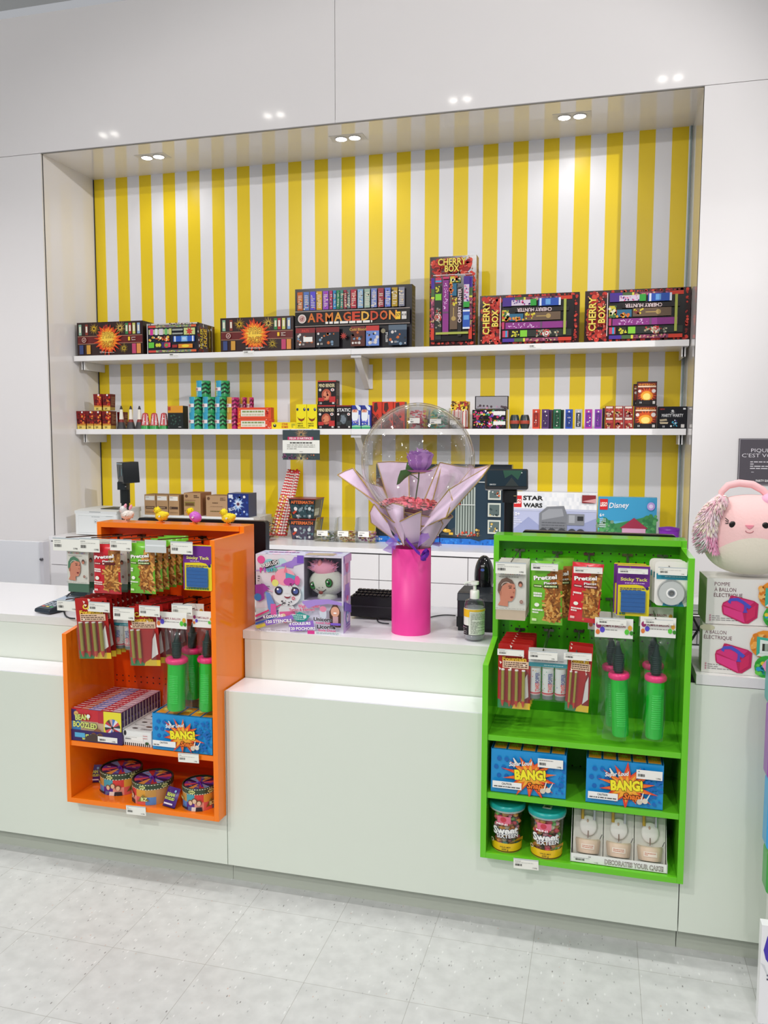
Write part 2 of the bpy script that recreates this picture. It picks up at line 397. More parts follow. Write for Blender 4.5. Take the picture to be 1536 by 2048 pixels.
# recessed double lamps
def lamp(name, x, y, z, r, sp_, label, group, emit, rot=0, plate=True):
    t = thing(name, (x, y, z), label, 'ceiling light', group)
    g = G(); g.box(x-sp_*1.25, x+sp_*1.25, y-sp_*.6, y+sp_*.6, z-.002, z+.0, C('#dcdad8', .4))
    for a in (-1, 1): g.lathe([(r*1.12, -.007), (r*1.12, -.002)], (x+a*sp_*.5, y, z), C('#bdbbb8', .3), 20)
    g.build('frame', (x, y, z), t)
    for a in (-1, 1):
        G().lathe([(r*.1, -.012), (r*.7, -.010), (r, -.007), (r, -.004)], (x+a*sp_*.5, y, z), C('#fffaf2', .3, emit=emit), 20).build('bulb', (x, y, z), t)
    return t
for i, (x, n) in enumerate(((-1.503, 'leftmost recessed double spot in the niche soffit above the yellow stripes'), (-.165, 'middle recessed double spot in the niche soffit above the yellow stripes'), (1.173, 'rightmost recessed double spot in the niche soffit above the yellow stripes'))):
    lamp('ceiling_light', x, 2.535, ZT, .034, .086, n, 'double downlights in the niche soffit', 14)
    spot(x, 2.53, ZT-.03, x, 2.6, 2, 2.4, 2.6, .03)
for i, (x, y) in enumerate(PAIRS):
    lamp('ceiling_light', x, y, ZC, .036, .12, 'recessed double spot in the shop ceiling in front of the counter', 'double spots in the shop ceiling', 32)

# ------------------------------------------------------------------ wall shelves with brackets
Z1 = 2.0692; Z2 = 1.5665; YS = 2.5583; SH = .036
shw = C('#f2f1f1', .3)
def shelf(x0, x1, z, label, brks):
    t = thing('wall_shelf', (x0, YB, z), label, 'shelf', 'white wall shelves in the striped niche'); o_ = (x0, YB, z)
    G().box(x0, x1, YS, YB-.001, z-SH, z, shw).build('shelf_board', o_, t, bevel=.0015)
    for bx, full in brks:
        g = G()
        if full:
            a = z-SH; bt = z-.235
            g.prism([(YB-.001, a-.002), (YS+.045, a-.002), (YS+.045, a-.02), (YB-.012, bt), (YB-.001, bt)], bx-.004, bx+.004, shw, 'x')
            g.add([(bx-.022, YS+.04, a-.016), (bx+.022, YS+.04, a-.016), (bx+.010, YB-.014, bt), (bx-.022, YB-.014, bt)], [[0, 1, 2, 3]], shw)
            g.box(bx-.036, bx+.03, YS+.02, YS+.04, a-.018, a-.001, shw); g.box(bx-.03, bx+.03, YB-.012, YB-.001, bt, bt+.16, shw)
        else:
            sg = 1 if bx > 0 else -1
            g.box(bx-.012, bx+.012, YS+.05, YS+.07, z-SH-.055, z-SH-.001, shw)
            g.prism([(YB-.001, z-SH-.001), (YS+.05, z-SH-.001), (YS+.05, z-SH-.055), (YB-.001, z-SH-.055)], bx-.004, bx+.004, shw, 'x')
        g.build('bracket', o_, t)
    return t
xs = -.155
shelf(XL+.012, xs, Z1, 'upper white wall shelf, left half, under the dark fireworks boxes', [(XL+.05, 0)])
shelf(xs+.001, XR-.006, Z1, 'upper white wall shelf, right half, under the cherry patterned boxes', [(-.125, 1), (XR-.03, 0)])
shelf(XL+.012, xs, Z2, 'lower white wall shelf, left half, above the cardboard cartons', [(XL+.05, 0)])
shelf(xs+.001, XR-.006, Z2, 'lower white wall shelf, right half, behind the clear balloon', [(-.125, 1), (XR-.03, 0)])

# ------------------------------------------------------------------ back counter with drawers
ZB = .85; YBF = 2.25
cw = C('#eceaec', .25)
o_ = (XL, YBF, 0)
t = thing('back_counter', o_, 'white built-in back counter along the striped wall, continuous worktop', 'counter')
G().box(XL+.002, XR-.002, YBF-.005, YB-.001, ZB-.028, ZB, C('#f4f3f6', .22)).build('worktop', o_, t, bevel=.0015)
G().box(XL+.002, XR-.002, YBF+.02, YB-.001, .1, ZB-.03, C('#4a4848', .6)).build('carcass', o_, t)
seams = [XL+.004, Xat(392, YBF, .8)-.35, Xat(392, YBF, .8)+.06, Xat(758, YBF, .82), Xat(936, YBF, .82), Xat(936, YBF, .82)+.52, XR-.004]
seams = sorted(seams)
for i in range(len(seams)-1):
    a, b = seams[i]+.002, seams[i+1]-.002
    zs = [ZB-.034, Zat(1166, .45, YBF), .44, .1]
    for j in range(3):
        g = G(); g.box(a, b, YBF, YBF+.019, zs[j+1]+.002, zs[j]-.002, cw); d = g.build('drawer', o_, t)
        hx = (a+b)/2 + (.0 if b-a > .4 else 0)
        G().tube([(hx-.05+.1*q/8, YBF-.018*math.sin(PI*q/8), zs[j]-.04) for q in range(9)], .003, C('#b9b9bb', .3, metal=.9), 6).build('handle', o_, d)
# low white gate at the left end of the counter area
gx1 = Xat(85, 1.62, .8)
t = thing('half_gate', (gx1, 1.62, 0), 'low white gate panel standing left of the niche behind the counter', 'gate')
G().box(-2.75, gx1, 1.6, 1.63, .12, .905, C('#eef0f6', .18)).build('gate_panel', (gx1, 1.62, 0), t, bevel=.002)
G().box(gx1+.006, gx1+.03, 1.59, 1.64, 0, .905, C('#d9d8e0', .2)).build('hinge_post', (gx1, 1.62, 0), t)
G().lathe([(.008, 0), (.012, .006), (.008, .014)], (gx1+.02, 1.585, .80), C('#6f6f76', .3, metal=.8), 12).build('latch', (gx1, 1.62, 0), t)

# ================================================================== SERVICE COUNTER
ZL = .671; YL = .1488; ZCT = .8417; ZBD = .813; YCB = .7231; ZPB = .073
OX0, OX1, GX0, GX1 = -.376, .2, 1.062, 1.64
DZ = .245                      # underside of the displays
cpan = C('#dde5d8', .2, noise=.006, nscale=4)
ctop = C('#f3f4f9', .13)
def toe(x0, x1): return G().box(x0, x1, .04, .06, 0, ZPB, C('#b9bfb2', .3))
def counter(name, x0, x1, label, ledge, cut=None, xl=None):
    o_ = (x0, 0, 0); t = thing(name, o_, label, 'counter', 'white service counter units')
    a, b = x0+.0012, x1-.0012
    if cut is None: G().box(a, b, 0, .02, ZPB, ZL, cpan).build('front_panel', o_, t)
    else:
        g = G(); g.box(a, b, 0, .02, ZPB, DZ-.002, cpan)
        if cut[0] > a: g.box(a, cut[0], 0, .02, DZ-.002, ZL, cpan)
        if cut[1] < b: g.box(cut[1], b, 0, .02, DZ-.002, ZL, cpan)
        g.build('front_panel', o_, t)
    segs = [(a, b)] if cut is None else [q for q in ((a, cut[0]), (cut[1], b)) if q[1]-q[0] > .01]
    g = G(); g2 = G()
    for p, q in segs:
        g.box(p, q, .0005, YL, ZL, ZL+.003, C('#f2f3f8', .13)); g2.box(p, q, YL+.004, YL+.02, ZL, ZBD, C('#e0e7db', .2, noise=.006))
    g.build('ledge', o_, t); g2.build('riser_panel', o_, t)
    toe(x0+.0006, x1-.0006).build('toe_kick', o_, t)
    G().box(x0, x1, .5, YCB-.02, .05, ZBD-.001, C('#b0b0b0', .5)).build('rear_panel', o_, t)
    return t
SE = .2045
counter('counter_unit', -2.6, SE, 'left white counter unit, the one the orange display is set into', 1, (OX0-.001, OX1+.001))
counter('counter_unit', SE, 1.635, 'middle white counter unit between the orange and the green display', 1, (GX0-.001, GX1+.001))
# right module: flush to the front, no ledge
o_ = (GX1, 0, 0); t = thing('counter_unit', o_, 'right white counter unit with no ledge, under the balloon pump cartons', 'counter', 'white service counter units')
g = G(); g.box(1.6365, 3.2, 0, .02, ZPB, DZ-.002, cpan); g.box(GX1+.002, 3.2, 0, .02, DZ-.002, ZBD-.002, cpan); g.build('front_panel', o_, t)
toe(1.6365, 3.2).build('toe_kick', o_, t)
G().box(1.66, 3.2, 0, .3, ZBD, ZCT, C('#e6e4e4', .2)).build('worktop_edge', o_, t)
G().box(1.66, 3.2, .5, YCB-.02, .05, ZBD-.001, C('#b0b0b0', .5)).build('rear_panel', o_, t)
# worktops
g = G(); g.box(-2.6, OX0-.001, YL, YCB, ZBD, ZCT, {'*': cpan, 't': ctop, 'f': C('#dfe0da', .2)}); g.box(OX0-.001, OX1+.001, .262, YCB, ZBD, ZCT, ctop)
g.box(OX1+.001, GX0-.001, YL, YCB, ZBD, ZCT, {'*': cpan, 't': ctop, 'f': C('#dfe0da', .2)}); g.box(GX0-.001, GX1+.001, .262, YCB, ZBD, ZCT, ctop); g.box(GX1+.02, 3.2, .3, YCB, ZBD, ZCT, ctop)
o = g.build('counter_worktop', (0, YL, ZCT)); o['label'] = 'continuous glossy white worktop of the service counter, running behind both displays'; o['category'] = 'worktop'

# ================================================================== THE TWO DISPLAYS
def tagface(g, w, h, price, x=0, y=0, z=0, clear=False):
    """little price card, centre top at x,y,z, facing forward"""
    g.box(x-w/2, x+w/2, y, y+.0015, z-h, z+.004, C('#cfd4d2', .15) if clear else C('#f0f0e6', .4))
    f = Face(g, (x-w/2, y, z-h), (w, 0, 0), (0, 0, h+.004))
    if clear: f.rect(.05, .5, .95, .62, C('#e9eeee', .1)); return
    f.rect(0, .9, 1, 1, C('#b9c2c6', .15)).lines(.06, .72, .3, .8, 1, '#5a5a5a'); f.lines(.06, .6, .8, .66, 1, '#9a9a94')
    f.bars(.07, .28, .34, .5, '#3a3a38'); f.text(price, .85, .2, None, h*.13, '#2a2a2a', .02)
def display(name, x0, x1, cols, label, hooks, shelves, seed):
    face, inner, deep = cols; m1 = C(face, .1, noise=.02, nscale=8); m2 = C(inner, .25, noise=.03, nscale=10); th = .017  # inner is a deeper tone of face, with the rack's inside shade coloured in
    o_ = ((x0+x1)/2, .1, DZ); t = thing(name, o_, label, 'display rack')
    YF = -.052; YK = .245; TOP = 1.178; RT = 1.2
    # side panels
    g = G(); g.prism([(YF, DZ), (YF, .838), (.165, .872), (.165, RT-.0), (YK+.01, RT), (YK+.01, DZ)], x0, x0+th, m1, 'x'); g.build('side_panel', o_, t, bevel=.0008)
    g = G(); g.prism([(YF, DZ), (YF, TOP), (.17, TOP), (.17, RT), (YK+.01, RT), (YK+.01, DZ)], x1-th, x1, m1, 'x'); g.build('side_panel', o_, t, bevel=.0008)
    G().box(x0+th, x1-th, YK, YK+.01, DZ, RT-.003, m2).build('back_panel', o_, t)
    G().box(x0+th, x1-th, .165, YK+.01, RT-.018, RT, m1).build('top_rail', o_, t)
    # pegboard with rows of holes (flat dark dots, painted in for the shade inside them)
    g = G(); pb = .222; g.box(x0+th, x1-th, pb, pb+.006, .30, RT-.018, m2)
    hk = C('#241a10', .7)
    nx = int((x1-x0-2*th)/.0254)
    for zr in (1.146, 1.121, 1.0, .933, .898, .873, .62, .6, .45, .43):
        for k in range(nx):
            x = x0+th+.012+k*.0254
            g.lathe([(.0026, 0), (.0026, .0006)], (0, 0, 0), hk, 8) if False else g.add([(x+.0028*math.cos(a*PI/4), pb-.0004, zr+.0028*math.sin(a*PI/4)) for a in range(8)], [list(range(8))], hk)
    g.build('pegboard', o_, t)
    G().box(x0+th, x1-th, YF, YK, DZ, DZ+th, m1).build('bottom_shelf', o_, t, bevel=.0008)
    for zs, yf in shelves: G().box(x0+th, x1-th, yf, pb, zs-th, zs, m1).build('shelf', o_, t, bevel=.0008)
    for hx, hz, yt, lift, tw, th_, price, tz, clear in hooks:
        g = G(); mt = C('#3a3432', .25, metal=.85) if name == 'hook' else C('#8d8a88', .2, metal=.9)
        if 'orange' in label: mt = C('#4a3428', .25, metal=.8)
        g.tube([(hx, pb-.003, hz), (hx, pb-.01, hz+.004), (hx, yt+.006, hz+lift), (hx, yt, hz+lift-.004)], .0019, mt, 8)
        g.tube([(hx, pb-.003, hz-.02), (hx, yt+.05, hz-.02+lift*.6), (hx, yt+.04, hz-.012+lift*.6)], .0019, mt, 8)
        g.box(hx-.016, hx+.016, pb-.005, pb-.001, hz-.004, hz+.004, mt); g.box(hx-.003, hx+.003, pb-.006, pb-.001, hz-.024, hz+.004, mt)
        h = g.build('hook', o_, t)
        g = G(); tagface(g, tw, th_, price, hx+(tz[0] if isinstance(tz, tuple) else 0), yt-.0045, hz+lift-.004, clear); g.build('price_tag', o_, h)
    return t
def hook(px, py, pxt0, pxt1, pyt1, price, yt=-.088, lift=.026, clear=False):
    X = Xat(px, .22, Zat(py, 0, .22)) if False else atY(px, py, .22).x; Z = atY(px, py, .22).z
    w = abs(atY(pxt1, py, yt).x-atY(pxt0, py, yt).x); cx = (atY(pxt1, py, yt).x+atY(pxt0, py, yt).x)/2
    bz = atY(pxt0, pyt1, yt).z; h = (Z+lift-.004)-bz
    return (X, Z, yt, lift, w, h, price, (cx-X, 0), clear)
oh = [hook(237, 1070, 107, 160, 1100, '3.99$'), hook(283.5, 1070.6, 160, 200, 1103, '1.99$'), hook(342, 1072.7, 221, 264, 1100, '1.99$'), hook(405, 1074, 291, 333, 1104, '1.99$', clear=True),
      hook(452, 1078, 342, 386, 1107, '5.49$', -.07),
      hook(219.5, 1187, 115, 155, 1220, '7.99$', -.04), hook(295.5, 1188, 178, 220, 1222, '7.99$', -.066), hook(343.6, 1192, 227, 269, 1238, '3.49$', -.075, .018), hook(394, 1194, 279, 320, 1231, '2.99$', -.088, .03),
      hook(440, 1190, 344, 385, 1228, '4.99$', -.05, .02)]
gh = [hook(1040, 1100, 992, 1053, 1146, '3.99$', -.05, .0), hook(1115, 1105, 1063, 1117, 1140, '1.99$', -.05, .004), hook(1178, 1108, 1148, 1206, 1145, '1.99$', -.05, 0), hook(1255, 1110, 1237, 1297, 1146, '5.49$', -.05, 0),
      hook(1325, 1112, 1317, 1375, 1149, '3.99$', -.045, .006), hook(1040, 1258, 996, 1049, 1309, '7.99$', -.045, 0), hook(1098, 1260, 1058, 1116, 1317, '3.49$', -.05, 0), hook(1158, 1262, 1129, 1185, 1318, '2.99$', -.05, 0),
      hook(1222, 1198, 1196, 1254, 1248, '4.99$', -.06, 0), hook(1300, 1200, 1289, 1348, 1247, '4.99$', -.06, 0)]
OS1 = .463; GS1 = .625; GS2 = .447
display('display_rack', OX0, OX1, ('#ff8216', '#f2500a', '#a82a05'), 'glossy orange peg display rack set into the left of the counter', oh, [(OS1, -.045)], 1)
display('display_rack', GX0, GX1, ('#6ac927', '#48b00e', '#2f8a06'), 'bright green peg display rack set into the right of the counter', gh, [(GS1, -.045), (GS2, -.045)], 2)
# shelf price cards clipped to the edges
def edgecard(px0, px1, py, Y, label, price):
    a = atY(px0, py, Y); b = atY(px1, py, Y); w = b.x-a.x; h = w*.36; g = G(Matrix.Translation(((a.x+b.x)/2, Y, a.z)) @ Matrix.Rotation(-.03, 4, 'Y'))
    tagface(g, w, h, price, 0, 0, 0); o = g.build('price_card', ((a.x+b.x)/2, Y, a.z)); o['label'] = label; o['category'] = 'price tag'; o['group'] = 'price cards on shelf edges'
edgecard(252, 291, 1612, -.056, 'white price card on the lowest edge of the orange rack', '31.99$')
edgecard(356, 397, 1507, -.056, 'white price card under the blue snap carton of the orange rack', '1.99$')
edgecard(1027, 1077, 1718, -.056, 'white price card on the bottom edge of the green rack', '17.99$')
# ================================================================== FIREWORKS BOXES ON THE UPPER SHELF
gold = C('#f4c62a', .35); YF1 = 2.575
def a_pyro(f):
    f.rect(.01, .01, .99, .99, C('#35211f', .28)).rect(.01, .36, .99, .58, C('#6a2322', .28)).rect(.01, .575, .99, .59, '#b98a70').rect(.01, .35, .99, .365, '#b98a70')
    for u, c in ((.05, '#8fb8a0'), (.15, '#8c3a2c'), (.76, '#3f8a4a'), (.81, '#b8373a'), (.87, '#cfd06a'), (.94, '#8aa7c9')): f.rect(u-.02, .62, u+.022, .94, c).rect(u-.012, .7, u+.014, .88, '#e9e2cf')
    for u, v0, v1, c in ((.07, .05, .32, '#3b4a7e'), (.18, .05, .32, '#d19a3c'), (.87, .04, .33, '#c2476e'), (.94, .04, .33, '#e0924a')): f.rect(u-.03, v0, u+.03, v1, c)
    f.burst(.27, .8, .05, 22, gold).burst(.67, .8, .055, 22, C('#ffd86a')).burst(.72, .2, .045, 20, '#d8b93a').burst(.46, .85, .03, 14, '#e0453a')
    f.star(.48, .47, .105, .07, 22, '#d8441a', 1, .3).star(.48, .48, .085, .06, 20, '#f58a1d', 1, .3).star(.48, .5, .06, .04, 18, '#fbd14a', 1, .3)
    f.text('PYRO', .49, .6, .085, .035, '#f7c443', .05, .02, '#2a0c08', .1).text('PACK', .49, .33, .085, .035, '#f0a32c', .05, .02, '#2a0c08', .1)
    f.ell(.12, .47, .017, '#d9c4b6').ell(.12, .47, .013, '#7b2a2a').text('cf', .12, .47, None, .011, '#f0e5dc').rect(.79, .42, .82, .53, gold).lines(.84, .42, .9, .53, 3, '#e0d6cc').lines(.36, .07, .62, .12, 2, '#e9e2d6')
p1 = pack('fireworks_box', 'leftmost dark brown fireworks carton with an orange starburst, at the shelf end', 'fireworks box', 'fireworks cartons on the upper shelf', 155.5, 287, YF1, Z1, 643.5, .16, '#241614', a_pyro)
p2 = pack('fireworks_box', 'dark brown fireworks carton with an orange starburst, beside the large black carton', 'fireworks box', 'fireworks cartons on the upper shelf', 441.5, 587.5, YF1, Z1, 634, .16, '#241614', a_pyro)
def a_tubes(f):
    f.rect(0, 0, 1, 1, C('#23242e', .2)).rect(0, 0, .012, 1, '#e8e6e8').rect(0, .95, 1, 1, '#cfcac4').dots(.02, .955, .97, .99, 24, .004, ['#5a2a2a', '#2c3a2a', '#888'])
    for v in (.86, .05):
        f.rect(.03, v, .18, v+.07, '#d9473c').rect(.18, v, .9, v+.07, '#a9b07f').grid(.2, v+.008, .86, v+.062, 26, 2, ['#7f6a8a', '#c7c27c', '#9fae5c', '#8a4a6a', '#5f8a72']).rect(.88, v, .98, v+.07, '#e2663c')
    f.rect(.04, .64, .5, .8, '#b7c293').rect(.07, .62, .13, .82, '#d6359a').rect(.17, .62, .22, .82, '#dfe6ea').rect(.25, .62, .33, .82, '#d8cdd8').rect(.37, .62, .41, .82, '#69c06a').rect(.45, .62, .5, .82, '#cbd07a')
    f.dots(.04, .44, .46, .56, 26, .007, ['#e06a2a', '#f0b23a', '#7a2a1a', '#fbe6b0'])
    f.rect(.04, .2, .15, .38, '#63c63c').rect(.17, .19, .29, .38, '#2a2a26').ell(.21, .285, .012, '#d8d23a').ell(.26, .285, .012, '#d8d23a').rect(.3, .19, .46, .38, '#3a2a6a').ring(.4, .28, .012, .018, '#e0463c').ring(.4, .28, .004, .009, '#8ad03a').rect(.44, .21, .48, .36, '#e04a6a')
    f.rect(.52, .74, .73, .8, '#9fa39a').rect(.52, .62, .73, .67, '#9fa39a').rect(.75, .6, .97, .82, '#c9d48a').star(.86, .71, .03, .014, 7, '#c8403a')
    f.rect(.54, .38, .96, .56, '#2459b8').rect(.56, .38, .59, .56, '#dfe9f7').rect(.7, .38, .82, .56, '#77b2ea').rect(.91, .38, .94, .56, '#dfe9f7').lines(.72, .42, .8, .52, 3, '#fff')
    f.rect(.64, .17, .92, .3, '#e0882c').ell(.78, .235, .028, '#f3d83a', .009).rect(.52, .19, .62, .28, '#a02a2a')
def s_tubes(f):
    f.rect(0, 0, 1, 1, C('#3a1c1e', .12)); f.dots(0, .0, 1, 1, 40, .008, ['#d8d2cf', '#7b2320', '#1b1516', '#8f2a26'])
    f.text('HUGE', .42, .55, .115, .045, '#f2c93a', .06, PI/2, '#2a1408', .05).text('HOLLER', .2, .5, .13, .033, '#e9d24a', .06, PI/2, '#2a1408', .05).rect(.62, .25, .7, .8, '#8a7a2a').rect(.8, .02, .83, .98, '#cfc8c8')
x0 = Xat(295, YF1, Z1); 
pack('fireworks_box', 'shrink wrapped black box of firework tubes with yellow lettering on its side', 'fireworks box', 'fireworks cartons on the upper shelf', 295, 395.5, YF1, Z1, 646, .25, '#2a2022', a_tubes, s_tubes, rough=.15, sidecol='#4a2526')
def a_arm(f):
    f.rect(0, 0, 1, 1, C('#1b171c', .22))
    cs = ['#c4652a', '#5a7ac0', '#5a4fd0', '#d8a92a', '#9a4ac0', '#b03a6a', '#2f8ac0', '#2f8a5a', '#4a8a7a', '#9a3a4a', '#6a7a7a', '#b83a4a', '#8ab0d0', '#a0b8a8', '#7a8ac8', '#a03a4a', '#6a7fd0', '#b8962a', '#8a8a9a']
    x = .02
    for k, c in enumerate(cs):
        wd = .057 if k < 5 else (.031 if k < 11 else .058); f.rect(x, .65, x+wd*.82, .95, c).dots(x+.003, .67, x+wd*.75, .92, 9, .004, ['#f3e5c8', '#1a1416', c, '#f0c23a' if k % 3 == 0 else '#d05a4a']).lines(x+.008, .68, x+wd*.7, .9, 8, '#efe7d6'); x += wd
    f.rect(.01, .615, .99, .625, '#b9a9a0').rect(.01, .375, .99, .385, '#b9a9a0').rect(.01, .39, .99, .61, '#15110f')
    for k, ch in enumerate('ARMAGEDDON'):
        f.text(ch, .155+k*.0775, .515, .047, .052, ['#d9742c', '#c9502a', '#d97a2e', '#e8a43a', '#cf5c2a', '#d2452a', '#e9b44a', '#cf4c2c', '#d8622c', '#e79a3c'][k], .05, 0, '#3a0d08', .04)
    f.ell(.075, .5, .028, '#e7ded8').ell(.075, .5, .022, '#c9a5a0').text('cf', .075, .5, None, .02, '#7a2222', .03).lines(.28, .4, .68, .445, 1, '#f0ece6', .8).rect(.875, .44, .915, .56, gold).text('37', .895, .51, None, .018, '#1a1a1a').rect(.925, .44, .965, .56, '#d8d4d0').text('418', .945, .51, None, .013, '#222')
    for u0, u1, c, b, t_ in ((.02, .19, '#8c2b2e', '#4a3a3a', 'PATI'), (.2, .4, '#7c2a2a', '#20242c', ''), (.5, .62, '#7a3030', '#5a2a20', 'Cold Blood'), (.63, .74, '#c33a36', '#6a8ad0', ''), (.82, .97, '#5a6a7a', '#20344a', '')):
        f.rect(u0, .03, u1, .34, b).rect(u0, .27, u1, .35, c).dots(u0+.01, .05, u1-.01, .26, 14, .008, ['#d8d2cf', '#c8672a', '#222', b, '#7a96b0']);
        if t_: f.text(t_, (u0+u1)/2, .3, None, .016, '#e04a3a' if t_ == 'PATI' else '#d8b04a', .03)
    f.rect(.09, .12, .17, .2, '#f2f0ea').star(.44, .2, .025, .01, 9, '#b03a30').ell(.775, .26, .014, '#8a8268').text('SETTLE', .805, .16, .06, .012, '#eee', .03, PI/2)
    for u in (.06, .22, .52, .66, .85): f.ell(u, .08, .007, '#e8e2dc').text('10', u+.03, .08, None, .012, '#e8e2dc')
def s_dark(f): f.rect(0, 0, 1, 1, C('#2b2326', .3)).lines(.1, .1, .9, .9, 14, '#8b7f7a')
pack('fireworks_box', 'widest black fireworks carton printed with a row of upright coloured tubes', 'fireworks box', 'fireworks cartons on the upper shelf', 591, 823.5, YF1, Z1, 573.5, .09, '#1b171a', a_arm, s_dark)
reds = ['#c22a20', '#d8392a', '#a81c18', '#e04a34', '#7a1412']
def a_cherry_art(f, tall):
    # laid out for the flat-lying carton: u along the long side; tall=True turns it upright
    T_ = (lambda u, v: (v, 1-u)) if tall else (lambda u, v: (u, v))
    def rr(u0, v0, u1, v1, c): a = T_(u0, v0); b = T_(u1, v1); f.rect(min(a[0], b[0]), min(a[1], b[1]), max(a[0], b[0]), max(a[1], b[1]), c)
    def dd(u0, v0, u1, v1, n, r, c): a = T_(u0, v0); b = T_(u1, v1); f.dots(a[0], a[1], b[0], b[1], n, r, c)
    def el(u, v, r, c): a = T_(u, v); f.ell(a[0], a[1], r, c)
    rr(.0, 0, 1, 1, C('#2a0806', .16)); dd(.03, .05, .21, .95, 120, .0115, reds); dd(.2, .03, .97, .04, 34, .007, reds); dd(.2, .955, .97, .965, 34, .007, reds); dd(.955, .05, .975, .95, 26, .007, reds)
    for k in range(30): u, v = T_(.02+.18*R.random(), .03+.94*R.random()); f.ell(u, v, .004, '#f39a82', n=6)
    rr(.235, .06, .95, .94, C('#17110f', .16))
    for v in (.085, .9):
        rr(.24, v-.04, .36, v+.03, '#4b2a9a'); rr(.36, v-.04, .45, v+.03, '#4a6a3a'); rr(.45, v-.04, .47, v+.03, '#e8df4a'); rr(.47, v-.04, .8, v+.03, '#8a3a5a'); dd(.48, v-.03, .79, v+.02, 26, .005, ['#c9b27a', '#d06a8a', '#3a1a2a']); rr(.8, v-.04, .93, v+.03, '#d63a22')
    rr(.24, .14, .3, .27, '#d03a5a'); rr(.27, .14, .29, .27, '#3aa0d0'); rr(.33, .14, .4, .27, '#2a2a14'); dd(.33, .15, .41, .26, 10, .005, ['#d8d23a']); rr(.42, .14, .49, .27, '#84cf34'); rr(.49, .14, .93, .27, '#20261e')
    el(.68, .2, .022, '#e9e2dc'); rr(.66, .13, .71, .27, '#c8262a'); el(.685, .2, .012, '#f2eeee'); star_ = T_(.685, .2); f.star(star_[0], star_[1], .008, .004, 6, '#c8262a'); dd(.58, .14, .8, .26, 30, .005, ['#a89a7a', '#8a8a80', '#c9c3a0', '#b03a30'])
    rr(.27, .3, .88, .43, '#8e2f86'); dd(.3, .32, .6, .41, 34, .003, ['#e9c9ea', '#d8a0d8']); rr(.62, .3, .64, .43, '#6a4a6a'); rr(.235, .3, .26, .44, '#c83a6a')
    rr(.235, .46, .3, .68, '#cfc23a'); dd(.24, .47, .3, .67, 12, .008, ['#d04a2a', '#e9e2c8', '#3a6a3a']); rr(.31, .46, .45, .6, '#2a6a8a'); dd(.31, .46, .46, .52, 12, .007, ['#e0702a', '#e9a83a']); rr(.46, .46, .82, .62, '#6a5440'); dd(.47, .5, .56, .6, 14, .006, ['#e3cf3a', '#8a3a2a']); el(.7, .54, .014, '#b89a5a'); rr(.58, .53, .69, .55, '#b89a5a')
    rr(.36, .63, .9, .71, '#1c1412')
    a = T_(.56, .67); f.text('CHERRY HUNTER', a[0], a[1], .2 if not tall else .2, .02, '#e9dede', .03, (PI if not tall else PI/2), '#a02030', .05)
    rr(.24, .75, .33, .88, '#4a2a8a'); rr(.33, .76, .52, .87, '#d8c9dc'); dd(.34, .77, .52, .86, 20, .004, ['#5a3a8a', '#e04a8a']); rr(.52, .75, .58, .88, '#2fa03a'); rr(.6, .74, .82, .89, '#2452b0'); rr(.61, .74, .63, .89, '#e0e6f2'); rr(.8, .74, .82, .89, '#e0e6f2'); rr(.67, .76, .72, .87, '#69a6e0')
    rr(.85, .16, .875, .86, '#a9b24a'); rr(.215, .1, .222, .93, '#eadcdc')
    if tall: f.text('CHERRY', .5, .925, .17, .038, '#f5da5a', .05, 0, '#1c0a04', .07).text('BOX', .5, .85, .085, .036, '#f5da5a', .05, 0, '#1c0a04', .07)
    else: f.text('CHERRY', .075, .53, .19, .038, '#f5da5a', .05, PI/2, '#1c0a04', .07).text('BOX', .165, .52, .095, .036, '#f5da5a', .05, PI/2, '#1c0a04', .07)
def s_red(f): f.rect(0, 0, 1, 1, C('#3a1a12', .2)).dots(.05, .02, .95, .98, 40, .01, reds)
def s_gold(f): f.rect(0, 0, 1, 1, C('#8a6a3a', .3)).dots(.05, .02, .95, .98, 40, .009, ['#7a3a1a', '#a8824a', '#5a2a14'])
pack('fireworks_box', 'tall upright red cherry patterned fireworks carton, the highest on the shelf', 'fireworks box', 'fireworks cartons on the upper shelf', 858.6, 951, YF1, Z1, 512, .09, '#1c0f0c', lambda f: a_cherry_art(f, True), s_gold, rough=.12)
c2 = pack('fireworks_box', 'red cherry patterned carton lying on its side, next to the upright one', 'fireworks box', 'fireworks cartons on the upper shelf', 958.8, 1157, YF1, Z1, 588, .09, '#1c0f0c', lambda f: a_cherry_art(f, False), s_red, rough=.12)
pack('fireworks_box', 'red cherry patterned carton lying on its side at the right shelf end', 'fireworks box', 'fireworks cartons on the upper shelf', 1168, 1379, YF1, Z1, 578, .09, '#1c0f0c', lambda f: a_cherry_art(f, False), s_red, rough=.12)
for px, a, b in ((345, 338, 358), (498, 486, 508), (1069, 1057, 1083)):
    y = {345: 711, 498: 706, 1069: 694}[px]
    A = atY(a, y, YS-.001); B = atY(b, y, YS-.001); w = B.x-A.x; g = G(); g.box(A.x, B.x, YS-.0025, YS-.001, A.z-.012, A.z+.014, '#f4f3ee')
    f = Face(g, (A.x, YS-.0025, A.z-.012), (w, 0, 0), (0, 0, .026)); f.lines(.1, .2, .9, .4, 1, '#8a8a8a').bars(.1, .5, .45, .8)
    o = g.build('shelf_label', (A.x, YS-.002, A.z)); o['label'] = {345: 'small white shelf label below the shrink wrapped tube box', 498: 'small white shelf label below the second starburst carton', 1069: 'small white shelf label below the middle cherry carton'}[px]; o['category'] = 'shelf label'

